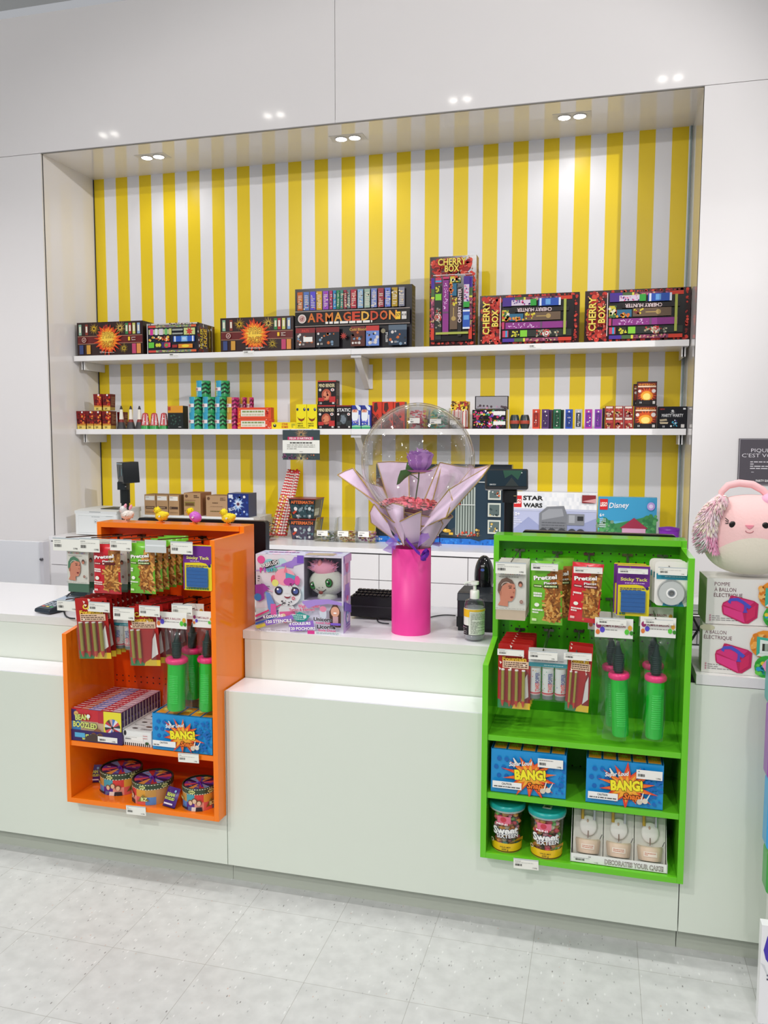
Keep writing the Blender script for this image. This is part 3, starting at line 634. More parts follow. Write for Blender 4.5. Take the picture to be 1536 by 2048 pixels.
# ================================================================== LOWER SHELF
YF2 = 2.585
GL = 'small fireworks on the lower wall shelf'
def a_can(f):
    f.rect(0, 0, 1, 1, C('#7e1719', .2)).rect(0, .12, 1, .3, '#c98a2a').rect(0, .0, 1, .2, '#e9cf6a').dots(.45, .3, .95, .92, 16, .006, ['#e0562a', '#f09a3a', '#c02a1a', '#3a0a0a']).dots(.1, .3, .5, .9, 8, .006, ['#4a0c0e', '#5f1214']).text('2X', .4, .1, None, .012, '#2a1a10', .04).ell(.62, .93, .006, '#fff')
def can(px0, px1, Y, Z, pyt, label):
    x0, x1 = Xat(px0, Y, Z), Xat(px1, Y, Z); w = x1-x0; xc = (x0+x1)/2; h = Zat(pyt, xc, Y)-Z; T = Matrix.Translation((xc, Y, Z)); g = G(T)
    wt, wb = w/2*1.12, w/2*.95
    g.add([(-wb, 0, 0), (wb, 0, 0), (wb, w, 0), (-wb, w, 0), (-wt, -.002, h), (wt, -.002, h), (wt, w, h), (-wt, w, h)], [(0, 3, 2, 1), (4, 5, 6, 7), (0, 1, 5, 4), (1, 2, 6, 5), (2, 3, 7, 6), (3, 0, 4, 7)], C('#4d0f10', .25))
    f = Face(g, w=w, h=h, fn=lambda u, v, d: Vector(((2*u-1)*(wb+(wt-wb)*v), -.002*v-d, h*v))); a_can(f)
    f2 = Face(g, w=w, h=h, fn=lambda u, v, d: Vector(((wb+(wt-wb)*v)+d, w*u, h*v))); f2.rect(0, 0, 1, .2, '#a98a3a').rect(0, .2, 1, 1, '#5f1413').lines(.15, .3, .9, .85, 8, '#a87a5a')
    o = g.build('fountain_pot', (xc, Y, Z)); o['label'] = label; o['category'] = 'firework'; o['group'] = GL; return o
for a, b, t_, z, l in ((154.8, 172, 822, 0, 'leftmost dark red square firework pot on the lower wall shelf'), (174, 187.5, 822, 0, 'dark red square firework pot, second along the bottom row'), (188.5, 203, 822, 0, 'dark red square firework pot, third along the bottom row'), (206, 222, 822, 0, 'dark red square firework pot, last of the front bottom row')):
    can(a, b, YF2, Z2, t_, l)
zt = Zat(821, Xat(196, YF2, Z2), YF2)+.001
can(188.5, 204, YF2+.005, zt, 788, 'left dark red square firework pot of the two stacked on top'); can(206.5, 221, YF2+.005, zt, 788, 'right dark red square firework pot of the two stacked on top')
can(236, 248, YF2+.12, Z2, 824, 'dark red square firework pot behind the white cone fountains')
def revolve(name, px, pxw, Y, Z, pyt, prof, label, cat, art=None, n=20, group=GL):
    xc = Xat(px, Y, Z); r = (Xat(px+pxw/2, Y, Z)-Xat(px-pxw/2, Y, Z))/2; h = Zat(pyt, xc, Y)-Z; g = G(Matrix.Translation((xc, Y+r, Z)))
    for seg, c in prof: g.lathe([(a*r, b*h) for a, b in seg], (0, 0, 0), c, n)
    if art: art(g, r, h)
    o = g.build(name, (xc, Y+r, Z)); o['label'] = label; o['category'] = cat
    if group: o['group'] = group
    return o
for px, l in ((238, 'left white cone fountain with a black fuse tip'), (257, 'middle white cone fountain with a black fuse tip'), (274.5, 'right white cone fountain with a black fuse tip')):
    revolve('cone_fountain', px, 17, YF2, Z2, 811.5, [([(1, 0), (.9, .08), (.62, .3)], C('#3c3a3c', .4)), ([(.62, .3), (.45, .42)], C('#8a2a26', .35)), ([(.45, .42), (.3, .85)], C('#efe9dc', .4)), ([(.32, .85), (.12, 1)], C('#2c2426', .4))], l, 'firework')
def cone_art(g, r, h):
    def fn(u, v, d):
        a = -PI+PI*u; q = r*(1-.45*v)+d; return Vector((q*math.cos(a), q*math.sin(a), h*v*.96))
    f = Face(g, w=PI*r, h=h, fn=fn); f.curved = 16
    for k in range(3): f.poly([(.12+.3*k, .28), (.28+.3*k, .28), (.26+.3*k, .95), (.2+.3*k, .95)], '#e8dede')
    f.poly([(.0, .25), (1, .25), (1, .12), (0, .12)], '#e6e4a0').dots(.05, .35, .95, .9, 16, .003, ['#fff', '#f7a0a0'])
for px, l in ((286, 'left of three striped red, white and green cone crackers'), (304, 'middle of three striped red, white and green cone crackers'), (323.5, 'right of three striped red, white and green cone crackers')):
    revolve('striped_cone', px, 17.5, YF2, Z2, 825.5, [([(1, 0), (.9, .22)], C('#2f9a4a', .3)), ([(.9, .22), (.55, .96)], C('#c6333a', .3)), ([(.5, .96), (.2, 1)], C('#b8272e', .3))], l, 'firework', cone_art)
pack('fireworks_box', 'dark green square box with an orange top band beside the cones', 'firework', GL, 336, 366.5, YF2, Z2, 811.5, .07, '#1f2322', lambda f: (f.rect(.02, .7, 1, 1, '#e09a2a').rect(.03, .8, .2, .95, '#b9442a').rect(.05, .05, .95, .66, '#18211f').dots(.2, .2, .8, .6, 14, .006, ['#2f4a42', '#3a5a4a']).lines(.06, .06, .3, .12, 1, '#ccc').lines(.7, .06, .95, .12, 1, '#ccc')))
def zig(c1, c2, word, wc):
    def art(g, r, h):
        f = cylf(g, r, h, 0, -PI*1.02, PI*.02)
        f.rect(0, 0, .56, 1, c1)
        f.star(.26, .72, .03, .012, 9, c2); f.star(.3, .2, .028, .012, 9, c2)
        for k in range(5):
            v = -.1+k*.25; f.poly([(.56, v), (.72, v+.13), (.86, v), (1, v+.13), (1, v+.25), (.86, v+.12), (.72, v+.25), (.56, v+.12)] if 0 <= v < .75 else [(.56, 0), (.6, 0), (.6, .01)], '#123a24' if wc == 0 else '#6a0f3a')
        f.rect(.06, .36, .54, .58, '#f0e9ea').text(word, .3, .47, .028, .014, '#b8253a', .05)
    return art
jr = 25.5
def zcyl(px, Y, Z, pyt, wd, label, pink=False):
    c1, c2, b = (('#3aa6c8', '#a8e0d0', '#2f9a5a') if not pink else ('#d8a03a', '#f3dc7a', '#b8256a'))
    return revolve('firework_tube', px, wd, Y, Z, pyt, [([(1, 0), (1, .97), (.93, 1)], C(b, .25))], label, 'firework', zig(c1, c2, 'JOKER' if not pink else 'DASH', 1 if pink else 0), 24)
lv = [Z2]; xr = Xat(412, YF2, Z2)
for py in (826, 793.5, 761): lv.append(Zat(py, xr, YF2)+.0005)
P_ = {0: 'left', 1: 'middle', 2: 'right'}
for i, px in enumerate((386.5, 413.5, 437.5)):
    for L_ in (0, 1):
        zcyl(px, YF2, lv[L_], (826, 793.5)[L_], jr if i < 2 else 22, ['%s green zigzag firework tube of the lowest row', '%s green zigzag firework tube of the second row'][L_] % P_[i])
zcyl(401, YF2+.01, lv[2], 761, 26, 'left green zigzag firework tube on top of the stack'); zcyl(440, YF2+.01, lv[2], 761, 25.5, 'right green zigzag firework tube on top of the stack')
for px, Y, n in ((461.5, YF2, 'in front, next to the green tubes'), (484, YF2+.11, 'behind the orange packs, left'), (498, YF2+.11, 'behind the orange packs, right')):
    for L_ in (0, 1): zcyl(px, Y, lv[L_], (826, 794.5)[L_], 23 if Y == YF2 else 13, ('lower' if L_ == 0 else 'upper') + ' pink zigzag firework tube ' + n, True)
def a_orange(f): f.rect(0, 0, 1, 1, '#e8502a').rect(.1, .2, .82, .8, '#f4e9da').rect(.12, .5, .8, .74, '#e8eadc').lines(.14, .54, .78, .72, 1, '#8a9a5a', .8).lines(.14, .26, .78, .44, 1, '#cfc8a8', .8).dots(.01, .05, .1, .95, 6, .005, ['#f7b23a']).dots(.85, .05, .98, .95, 10, .005, ['#f7c8b0', '#c8302a'])
z1_ = Zat(837.5, Xat(505, YF2, Z2), YF2)
pack('cracker_box', 'lower of two stacked orange cracker boxes with a white window', 'firework', GL, 475.5, 543, YF2, Z2, 837.5, .05, '#d8401f', a_orange)
pack('cracker_box', 'upper of two stacked orange cracker boxes with a white window', 'firework', GL, 475.5, 542, YF2, z1_+.001, 815, .05, '#d8401f', a_orange)
pack('stink_bomb_box', 'small low yellow box with red letters and a skunk-like black blob', 'novelty box', GL, 543.3, 592, YF2, Z2, 844.5, .04, '#f1d81c', lambda f: f.rect(0, 0, 1, 1, '#f4dc1a').ell(.13, .5, .011, '#20301c').ell(.13, .62, .004, '#e9e9e0').text('STINK', .55, .72, .042, .013, '#d8602a', .06).text('BOMBS', .55, .3, .044, .013, '#d8602a', .06).lines(.82, .2, .97, .8, 4, '#7a9a3a'))
def a_smile(f): f.rect(0, 0, 1, 1, C('#f6e61c', .3)).ell(.12, .79, .0075, '#1b2a5a', .0095).ell(.8, .79, .0085, '#1b2a5a', .0105).ell(.83, .81, .003, '#fff').poly([(.1, .5), (.25, .43), (.5, .4), (.75, .43), (.88, .5), (.75, .36), (.5, .3), (.25, .36)], '#8a3a14').text('PARTY', .4, .22, .038, .009, '#4a4a14', .03).text('SMOKE', .4, .13, .038, .009, '#4a4a14', .03).lines(.1, .03, .9, .08, 1, '#6a6a1c')
pack('smiley_box', 'left tall yellow box with a smiling face', 'novelty box', GL, 592.6, 613.4, YF2, Z2, 808.5, .055, '#f1e01a', a_smile)
pack('smiley_box', 'right tall yellow box with a smiling face', 'novelty box', GL, 614.2, 634, YF2, Z2, 808.5, .055, '#f1e01a', a_smile)
def dark(word, wc, accent, blob, side=False):
    def art(f):
        f.rect(0, 0, 1, .97, C('#231b1d', .25)).rect(0, .95, 1, 1, accent).text(word, .5, .8, f.w*.86, f.h*.13, wc, .04)
        f.ell(.48, .42, f.w*.26, blob[0], f.h*.24).ell(.48, .4, f.w*.17, blob[1], f.h*.18).dots(.3, .2, .65, .55, 12, f.w*.04, blob).ell(.14, .62, f.w*.07, '#e6dedb').ell(.82, .62, f.w*.1, '#e6dedb', f.h*.06).ell(.82, .62, f.w*.04, '#b03030').text('10', .18, .08, None, f.h*.07, '#eee', .04).rect(.8, .05, .92, .17, '#d8d4d0').rect(.05, .16, .35, .3, accent if blob[0] != '#2e3436' else '#33393a').rect(.65, .12, .98, .35, accent if blob[0] != '#2e3436' else '#2a2f30')
    return art
mb = dark('MIND BENDER', '#e9dcae', '#c23030', ['#b8593f', '#e08a66', '#7a2e22'])
def s_g(f): f.rect(0, 0, 1, 1, '#2b2324').lines(.1, .4, .9, .9, 10, '#8d8580').rect(.1, .05, .5, .25, '#a03a34')
pack('fireworks_box', 'lower black box with a screaming orange face, standing on the shelf', 'firework', GL, 635.5, 670.5, YF2, Z2, 810.5, .075, '#231b1d', mb, s_g, topcol='#b02a2a')
zt = Zat(810.5, Xat(653, YF2, Z2), YF2)+.0006
pack('fireworks_box', 'upper black box with a screaming orange face, stacked on another', 'firework', GL, 635.5, 672, YF2, zt, 761, .075, '#231b1d', mb, s_g, topcol='#b02a2a')
pack('fireworks_box', 'black box with white capitals and a grey skyline picture', 'firework', GL, 672.5, 703, YF2, Z2, 810.5, .075, '#1c1a1b', dark('STATIC', '#f2f2f2', '#8a2222', ['#2e3436', '#75808a', '#3f464a']), s_g, topcol='#a8382a')
def a_wiz(f): f.rect(0, 0, 1, 1, '#3a55b8').rect(0, 0, 1, .13, '#2f9a6a').poly([(0, .13), (.5, .17), (1, .12), (1, .08), (0, .08)], '#8fd0a0').rect(0, .3, .8, .46, '#7a7ad8').poly([(0, .46), (.1, .34), (.6, .36), (.72, .46), (.75, .78), (0, .78)], '#ecf1f6').rect(.05, .7, .6, .82, '#e09a80').ell(.3, .77, .0045, '#b8504a').poly([(0, .82), (.65, .84), (.3, 1), (0, 1)], '#27358f').poly([(.4, 1), (.7, .8), (1, .78), (1, .9), (.7, 1)], '#dfe8f4').rect(.78, .15, .9, .6, '#f2f4f6').dots(.1, .18, .7, .34, 8, .003, ['#f3c9a0', '#c9b8e8', '#f2f2f2'])
pack('wizard_box', 'left blue box with a white bearded figure beside the black boxes', 'novelty box', GL, 704, 721.6, YF2, Z2, 810.5, .045, '#2c3f96', a_wiz)
pack('wizard_box', 'right blue box with a white bearded figure beside the balloon', 'novelty box', GL, 723, 740.8, YF2, Z2, 810.5, .045, '#2c3f96', a_wiz)
def a_red(f): f.rect(0, 0, 1, 1, '#d5371f').poly([(.2, .95), (.5, .98), (.6, .75), (.35, .6), (.15, .7)], '#4a231c').poly([(0, .6), (.3, .5), (.9, .2), (.95, 0), (0, 0)], '#5c2420').dots(.05, .05, .9, .45, 18, .006, ['#7a3a30', '#3a1614', '#a8402a', '#8b3a33']).text('CRAZY', .4, .42, .05, .012, '#1e1010', .03, .9)
for i, (a, b) in enumerate(((744.5, 763.6), (764.5, 786), (787, 809))):
    pack('fireworks_box', P_[i] + ' red fireworks box of the three seen partly through the balloon', 'firework', GL, a, b, YF2+.03, Z2, 803.5, .06, '#c2301c', a_red, sidecol='#5a1a14')
def bin_(name, px0, px1, Y, Z, pyt, d, label, fill, tag=True):
    """clear sloped plastic bin with loose contents"""
    x0 = Xat(px0, Y, Z); x1 = Xat(px1, Y, Z); w = x1-x0; xc = (x0+x1)/2; h = Zat(pyt, xc, Y)-Z; o_ = (xc, Y, Z)
    t = thing(name, o_, label, 'bin', 'clear plastic bins'); cl = PLAST
    g = G(Matrix.Translation(o_)); fh = h*.5; th = .0015
    for s in (-1, 1): g.prism([(0, 0), (0, fh), (d*.35, h), (d, h), (d, 0)], s*w/2-th/2, s*w/2+th/2, cl, 'x')
    g.box(-w/2, w/2, 0, th, 0, fh, cl); g.box(-w/2, w/2, d-th, d, 0, h, cl); g.box(-w/2, w/2, 0, d, .0005, .002, cl)
    for s in (-1, 1): g.tube([(s*w/2, 0, fh), (s*w/2, d*.35, h), (s*w/2, d, h)], .0011, C('#bfc2be', .15, alpha=.7), 6)
    g.tube([(-w/2, 0, fh), (w/2, 0, fh)], .0012, C('#bfc2be', .15, alpha=.7), 6); g.build('bin', o_, t)
    if tag:
        g = G(Matrix.Translation(o_)); g.box(-w*.38, w*.18, -.002, -.0006, fh*.5, fh*.95, '#f6f5f0'); f = Face(g, (-w*.38, -.002, fh*.5), (w*.56, 0, 0), (0, 0, fh*.45)); f.lines(.1, .55, .6, .85, 1, '#9a9a9a').bars(.1, .15, .4, .4); g.build('price_tag', o_, t)
    g = G(Matrix.Translation(o_)); fill(g, w, fh, d); o = g.build('contents', o_); o['label'] = 'loose party items heaped in the clear bin, ' + label.split(',')[-1].strip(); o['category'] = 'party items'; o['kind'] = 'stuff'
    return t
def heap(cols, r, n, hs=1.0, shape='box'):
    def fill(g, w, fh, d):
        for k in range(n):
            x = (R.random()-.5)*(w-2.6*r); y = r*1.3+R.random()*(d-2.6*r); z = r+R.random()*fh*hs
            if shape == 'cyl': g.lathe([(r, -r), (r, r)], (x, y, z), C(R.choice(cols), .4), 10)
            else:
                g2T = g.T; g.T = g.T @ Matrix.Translation((x, y, z)) @ Matrix.Rotation(R.random()*6, 4, 'Z') @ Matrix.Rotation(R.random()-.5, 4, 'X')
                g.box(-r, r, -r*.6, r*.6, -r*.4, r*.4, C(R.choice(cols), .45)); g.T = g2T
    return fill
bin_('clear_bin', 815, 851, YF2, Z2, 812, .15, 'clear bin of pink party poppers behind the balloon, pink ones', heap(['#e8556a', '#f07a80', '#c83a50'], .009, 70, 1.5))
bin_('clear_bin', 855, 895, YF2, Z2, 816, .15, 'clear bin of teal party poppers behind the balloon, teal ones', heap(['#2fae90', '#25917a', '#48c4a6'], .009, 80, 1.8))
bin_('clear_bin', 897, 921, YF2-.005, Z2, 822, .055, 'narrow clear bin of small items before the sparklers, pale ones', heap(['#cfc8c0', '#8a6a5a', '#e0e0da'], .007, 50, 1.2))
def a_sp(f):
    f.rect(0, 0, 1, 1, '#8a1f1c')
    for k in range(60):
        u = R.random()*.94; f.rect(u, .08, u+.035, .62+.16*R.random(), R.choice(['#d8352c', '#f2ece4', '#a8201c', '#e9a8a0', '#f7f2ea'])); f.k -= .95
    f.k += 1; f.dots(0, .72, 1, .98, 60, .008, ['#f2c51c', '#e0a81a', '#f8e05a', '#b8302a', '#6a4a10'])
pack('sparkler_box', 'tall open box of red and white sparklers with a yellow fringed top', 'firework', GL, 904, 936.5, YF2+.056, Z2, 803, .06, '#c9a320', a_sp, sidecol='#c7a21a')
def a_shine(f): f.rect(0, 0, 1, 1, C('#1c1518', .15)).dots(.05, .35, .95, .9, 50, .006, ['#e04a8a', '#3aa86a', '#e0b23a', '#5a4ac0', '#e8e4e0', '#c02a3a']).dots(.05, .05, .95, .35, 20, .006, ['#c02a5a', '#6a2a8a', '#2a1a20']).rect(.62, .45, .97, .85, '#ecebe8')
zz = Zat(839.5, Xat(979, YF2, Z2), YF2)
pack('glitter_box', 'lowest of three stacked glittery black firework boxes', 'firework', GL, 944.5, 1012.5, YF2, Z2, 840, .08, '#1b1517', a_shine, sidecol='#c0a21c')
pack('glitter_box', 'middle of three stacked glittery black firework boxes', 'firework', GL, 944.5, 1012.5, YF2, zz+.001, 819.5, .08, '#1b1517', a_shine, sidecol='#c0a21c')
z3 = Zat(819.5, Xat(979, YF2, Z2), YF2)
pack('glitter_box', 'topmost of three stacked glittery firework boxes, tilted and shiny silver', 'firework', GL, 950, 1016.5, YF2-.004, z3+.002, 792, .08, '#1b1517', lambda f: f.rect(.03, .05, .97, .95, C('#d9d4d6', .12, metal=.8)).dots(.05, .1, .95, .3, 26, .006, ['#c08aa0', '#9a8a9a', '#4a3a40']), rough=.1, rz=.06)
for px, l in ((1028, 'left dark egg-shaped barrel firework with a red band'), (1048.5, 'right dark egg-shaped barrel firework with a red band')):
    revolve('barrel_firework', px, 20.5, YF2, Z2, 829.5, [([(.72, 0), (.9, .2), (.98, .36)], C('#303a3a', .3)), ([(.98, .36), (1, .5), (.97, .6)], C('#b04a38', .3)), ([(.97, .6), (.85, .85), (.7, 1)], C('#303a3a', .3))], l, 'firework')
def thin(c1, c2): return lambda f: f.rect(0, 0, 1, 1, c1).rect(.15, .1, .85, .82, c2).dots(.3, .15, .7, .75, 8, .003, [c1, '#f0e8e4']).text('FUSE BOX', .5, .45, .06, .009, c1, .03, PI/2).ell(.5, .88, .005, '#e8e0dc')
for px, c1, c2, nm in ((1071.7, '#d2462c', '#8a2018', 'orange red'), (1090, '#5a3a6e', '#3a2350', 'dark purple'), (1133.5-20, '#1f6a44', '#123f2a', 'green'), (1137.5, '#2a4fb0', '#1a3070', 'blue'), (1156.5, '#b8b8bc', '#3a3a44', 'white and black'), (1176.5, '#b0389a', '#6a2a9a', 'magenta'), (1196, '#8a3aa8', '#5a2a80', 'violet')):
    pack('slim_box', nm + ' slim upright firework box in the row of slim boxes', 'firework', 'slim upright firework boxes', px-7.2, px+7.2, YF2, Z2, 818.5, .06, c1, thin(c1, c2), sidecol=c2)
for i, px in enumerate((1102, 1108)): pack('slim_box', 'one of the dark purple slim boxes lined up behind the front one' if i == 0 else 'rearmost dark purple slim box, next to the green one', 'firework', 'slim upright firework boxes', px-4, px+1.2, YF2+.03*(i+1), Z2, 819.5, .03, '#4a2f5e', None)
pack('slim_box', 'dark green slim box half hidden behind the green front one', 'firework', 'slim upright firework boxes', 1121.5, 1127, YF2+.03, Z2, 819.5, .03, '#16402c', None)
pack('slim_box', 'dark violet slim box half hidden beside the red packs', 'firework', 'slim upright firework boxes', 1204, 1209, YF2+.03, Z2, 816, .03, '#3a2540', None)
def a_rp(f): f.rect(0, 0, 1, 1, '#8e1f20').rect(.1, .78, .85, .95, '#e3d6c8').ell(.45, .6, .008, '#d9cfa8').rect(.1, .5, .85, .7, '#b93a34').dots(.1, .2, .85, .5, 8, .005, ['#d8c0a8', '#5a1414', '#c8a060']).text('10', .4, .1, None, .01, '#f0e8e0', .03)
zz = Zat(834, Xat(1237, YF2, Z2), YF2)
for i, (a, b) in enumerate(((1210, 1227.5), (1229, 1246.5), (1248, 1266))):
    pack('red_firework_pack', 'lower %s dark red pack of the block of six' % P_[i], 'firework', GL, a, b, YF2, Z2, 834.5, .06, '#6a1817', a_rp)
    pack('red_firework_pack', 'upper %s dark red pack of the block of six' % P_[i], 'firework', GL, a, b, YF2, zz+.0008, 812, .06, '#6a1817', a_rp)
def a_vol(f): f.rect(0, 0, 1, 1, '#1f1412').rect(.03, .25, .97, .95, '#7a1f12').star(.5, .45, f.w*.48, f.w*.3, 18, '#d8551a', .8, .3).ell(.5, .4, f.w*.3, '#f3a22a', f.h*.2).ell(.5, .37, f.w*.2, '#fbe27a', f.h*.14).rect(.05, .76, .95, .82, '#f6d9b8').text('INFERNO', .5, .87, f.w*.8, f.h*.07, '#f09a3a', .04).rect(.03, .03, .97, .22, '#1a1110').ell(.14, .6, f.w*.08, '#eadfd8').ell(.84, .6, f.w*.1, '#eadfd8').text('10', .2, .12, None, f.h*.07, '#eee').rect(.8, .06, .92, .18, '#d8d4d0')
pack('fireworks_box', 'lower black box with a glowing volcano, beside the red packs', 'firework', GL, 1268, 1313, YF2, Z2, 811, .075, '#1c1110', a_vol, topcol='#a8301c')
zt = Zat(811, Xat(1290, YF2, Z2), YF2)+.0008
pack('fireworks_box', 'upper black box with a glowing volcano, on top of the other', 'firework', GL, 1273, 1313, YF2, zt, 763, .06, '#1c1110', a_vol, topcol='#a8301c')
pack('fireworks_box', 'black volcano box mostly hidden behind the upper one', 'firework', GL, 1266, 1300, YF2+.065, zt, 768, .06, '#1c1110', a_vol, topcol='#a8301c')
pack('fireworks_box', 'black box with ragged white letters at the right end of the shelf', 'firework', GL, 1315.5, 1373, YF2, Z2, 813, .1, '#141316', lambda f: f.rect(0, 0, 1, 1, C('#131218', .2)).text('MARTY WARTY', .5, .6, f.w*.74, f.h*.13, '#d9d9d9', .05).ell(.5, .8, .007, '#cfcfcf').burst(.5, .72, .02, 9, '#bdbdbd').poly([(.05, .42), (.3, .45), (.32, .36), (.07, .33)], '#b8a98a').poly([(.05, .3), (.36, .3), (.34, .22), (.08, .22)], '#cdbb9a').dots(.45, .08, .68, .42, 14, .005, ['#3aa0c0', '#e0e6ea', '#2a2a6a']).text('10', .2, .1, None, f.h*.08, '#eee').rect(.8, .05, .92, .2, '#d8d4d0').text('NEW', .14, .88, None, .008, '#c03030').rect(.86, .86, .95, .93, '#e8e8e8'))
# fireworks notice hanging from the shelf edge
A = atY(565.3, 860, YS-.006); B = atY(639.5, 920, YS-.006); w = B.x-A.x; h = A.z-B.z; g = G(); g.box(A.x, B.x, YS-.006, YS-.003, B.z, A.z, '#3a4448')
f = Face(g, (A.x, YS-.006, B.z), (w, 0, 0), (0, 0, h)); f.rect(0, 0, 1, 1, '#38464a')
f.burst(.5, .85, .06, 60, '#e0b27a', .0006).burst(.5, .05, .06, 60, '#e8d8a0', .0006).dots(.0, .02, .35, .2, 16, .006, ['#5a3a5a', '#7a4a6a']).dots(.65, .02, .9, .18, 10, .005, ['#c8704a', '#4a5a5a']).rect(0, .22, 1, .66, '#f1f2ea').rect(.14, .67, .83, .77, '#d0336a').text("FEUX D'ARTIFICE", .49, .72, w*.6, .012, '#fff', .03)
f.lines(.2, .54, .8, .6, 1, '#4a4a44', .7).lines(.12, .34, .88, .53, 3, '#9a9a92', .35).rect(.46, .27, .55, .28, '#8a8a82')
for s_ in (-.3, .3): g.box((A.x+B.x)/2+s_*w-.006, (A.x+B.x)/2+s_*w+.006, YS-.0028, YS-.0005, A.z-.006, Z2-.001, C('#dfe3e3', .1, alpha=.5))
o = g.build('hanging_sign', ((A.x+B.x)/2, YS-.004, A.z)); o['label'] = 'dark card with pink band and white panel hanging from the lower shelf edge'; o['category'] = 'sign'
# ================================================================== ON THE BACK COUNTER
YC1 = 2.5
# printer
def bx(px0, px1, Y, Z, pyt):
    x0 = Xat(px0, Y, Z); x1 = Xat(px1, Y, Z); xc = (x0+x1)/2; return x1-x0, xc, Zat(pyt, xc, Y)-Z
w, xc, h = bx(150.5, 234.5, 2.36, ZB, 1021); o_ = (xc, 2.36, ZB); T = Matrix.Translation(o_)
t = thing('laser_printer', o_, 'white laser printer at the left end of the back counter', 'printer')
pw = C('#eef1f0', .35); g = G(T); g.rbox(-w/2, w/2, 0, .3, .006, h*.86, .012, pw); g.build('body', o_, t)
g = G(T); g.prism([(.0, h*.86), (.0, h*.97), (.06, h*1.02), (.3, h*1.04), (.3, h*.86)], -w/2, w/2, C('#e4e7e6', .35), 'x'); f = Face(g, (-w/2, 0, h*.86), (w, 0, 0), (0, 0, h*.11)); f.rect(.35, .55, .62, .85, '#a9adad'); g.box(-w*.02, w*.42, .07, .22, h*1.025, h*1.05, '#23292a'); g.build('lid', o_, t)
g = G(T); g.box(-w*.4, w*.42, -.004, 0, .02, h*.8, C('#e9edec', .35)); f = Face(g, (-w*.4, -.004, .02), (w*.82, 0, 0), (0, 0, h*.8-.02)); f.rect(0, .985, 1, 1, '#b9bfbe').lines(.38, .9, .62, .95, 1, '#8b9092').ell(.5, .66, .0125, '#3a4650').ell(.5, .66, .0115, '#eef1f0').text('hp', .5, .66, None, .009, '#27323c', .04, 0, None, .05, .2).lines(.8, .96, .98, .985, 1, '#77807f')
g.build('paper_door', o_, t)
# customer display on pole, left
def screen(name, label, X, Y, zc, w, h, d, yaw, tilt, pole, zbase, scr):
    o_ = (X, Y, zbase); t = thing(name, o_, label, 'screen'); T0 = Matrix.Translation((X, Y, zc)) @ Matrix.Rotation(yaw, 4, 'Z') @ Matrix.Rotation(tilt, 4, 'X')
    g = G(T0); g.rbox(-w/2, w/2, 0, d, -h/2, h/2, .006, C('#1c1f22', .3), axis='y'); g.build('housing', o_, t)
    g = G(T0); g.box(-w/2+.006, w/2-.006, -.002, -.0003, -h/2+.012, h/2-.006, C('#122a36', .06, spec=.7)); f = Face(g, (-w/2+.006, -.002, -h/2+.012), (w-.012, 0, 0), (0, 0, h-.018)); scr(f); g.build('glass', o_, t)
    g = G(Matrix.Translation((X, Y, 0))); pole(g); g.build('pole', o_, t); return t
X = atY(241, 965, 2.32).x
def pl(g):
    zt = atY(245, 968, 2.3).z
    g.rbox(-.032, .032, .0, .07, zt-.04, zt+.01, .015, C('#20262a', .3)); g.lathe([(.026, 0), (.026, zt-.11-ZB)], (0, .05, ZB), C('#17211f', .3), 20); g.lathe([(.032, zt-.13), (.032, zt-.02)], (0, .05, 0), C('#161c1c', .3), 20); g.lathe([(.005, 0), (.005, .003)], (.03, .01, zt-.02), '#c8c8c8', 10); g.lathe([(.09, ZB), (.09, ZB+.012)], (0, .05, 0), '#151819', 24)
s1 = screen('customer_display', 'small dark cube-like customer display on a black pole before the left stripes', X, 2.32, atY(245, 946, 2.32).z, .118, .137, .105, math.radians(-38), .05, pl, ZB, lambda f: f.rect(0, .96, 1, 1, '#b8d4e0').rect(.05, .05, .18, .09, '#e8eef0').poly([(.3, .2), (.5, .8), (.6, .9), (.45, .3)], '#2c4f60').poly([(.75, .35), (.85, .8), (.92, .7), (.85, .3)], '#6f9aa4'))
# low white riser and cartons
rz = Zat(1031, Xat(350, 2.56, 1.0), 2.56)
xa, xb = Xat(286, 2.56, rz), Xat(508, 2.56, rz)
o = G().box(xa, xb, 2.555, YB-.004, ZB, rz, C('#e9ebea', .3)).build('storage_riser', ((xa+xb)/2, 2.56, ZB), bevel=.001); o['label'] = 'low white riser on the back counter carrying the cardboard cartons'; o['category'] = 'shelf'
kr = '#b8936a'
def a_k(f): f.rect(.08, .72, .9, .93, '#f1efe9').lines(.12, .84, .4, .9, 1, '#999').rect(.1, .3, .9, .42, '#4a3328').lines(.16, .33, .84, .39, 1, '#c9a884', .7).lines(.1, .1, .9, .16, 1, '#8a6a48')
for i, (a, b) in enumerate(((289.6, 312), (313.4, 336.5), (338, 358.3))):
    pack('carton', P_[i] + ' of three small brown cartons with white labels', 'carton', 'cardboard cartons on the back counter', a, b, 2.57, rz, 989+i*.6, .12, kr, a_k, rough=.7, sidecol='#8f6d4a')
pack('carton', 'wider brown carton right of the three small labelled ones', 'carton', 'cardboard cartons on the back counter', 368.3, 401.5, 2.57, rz, 986, .16, kr, lambda f: f.ell(.16, .86, .011, '#6b4a34').lines(.6, .78, .92, .92, 2, '#5f442e', .7).rect(.05, .42, .65, .62, '#8a7a3a').rect(.1, .45, .6, .56, '#6a4a2a').lines(.05, .66, .7, .7, 1, '#7a5a3a').lines(.05, .2, .8, .24, 1, '#5a4230'), rough=.7, sidecol='#9c6a48')
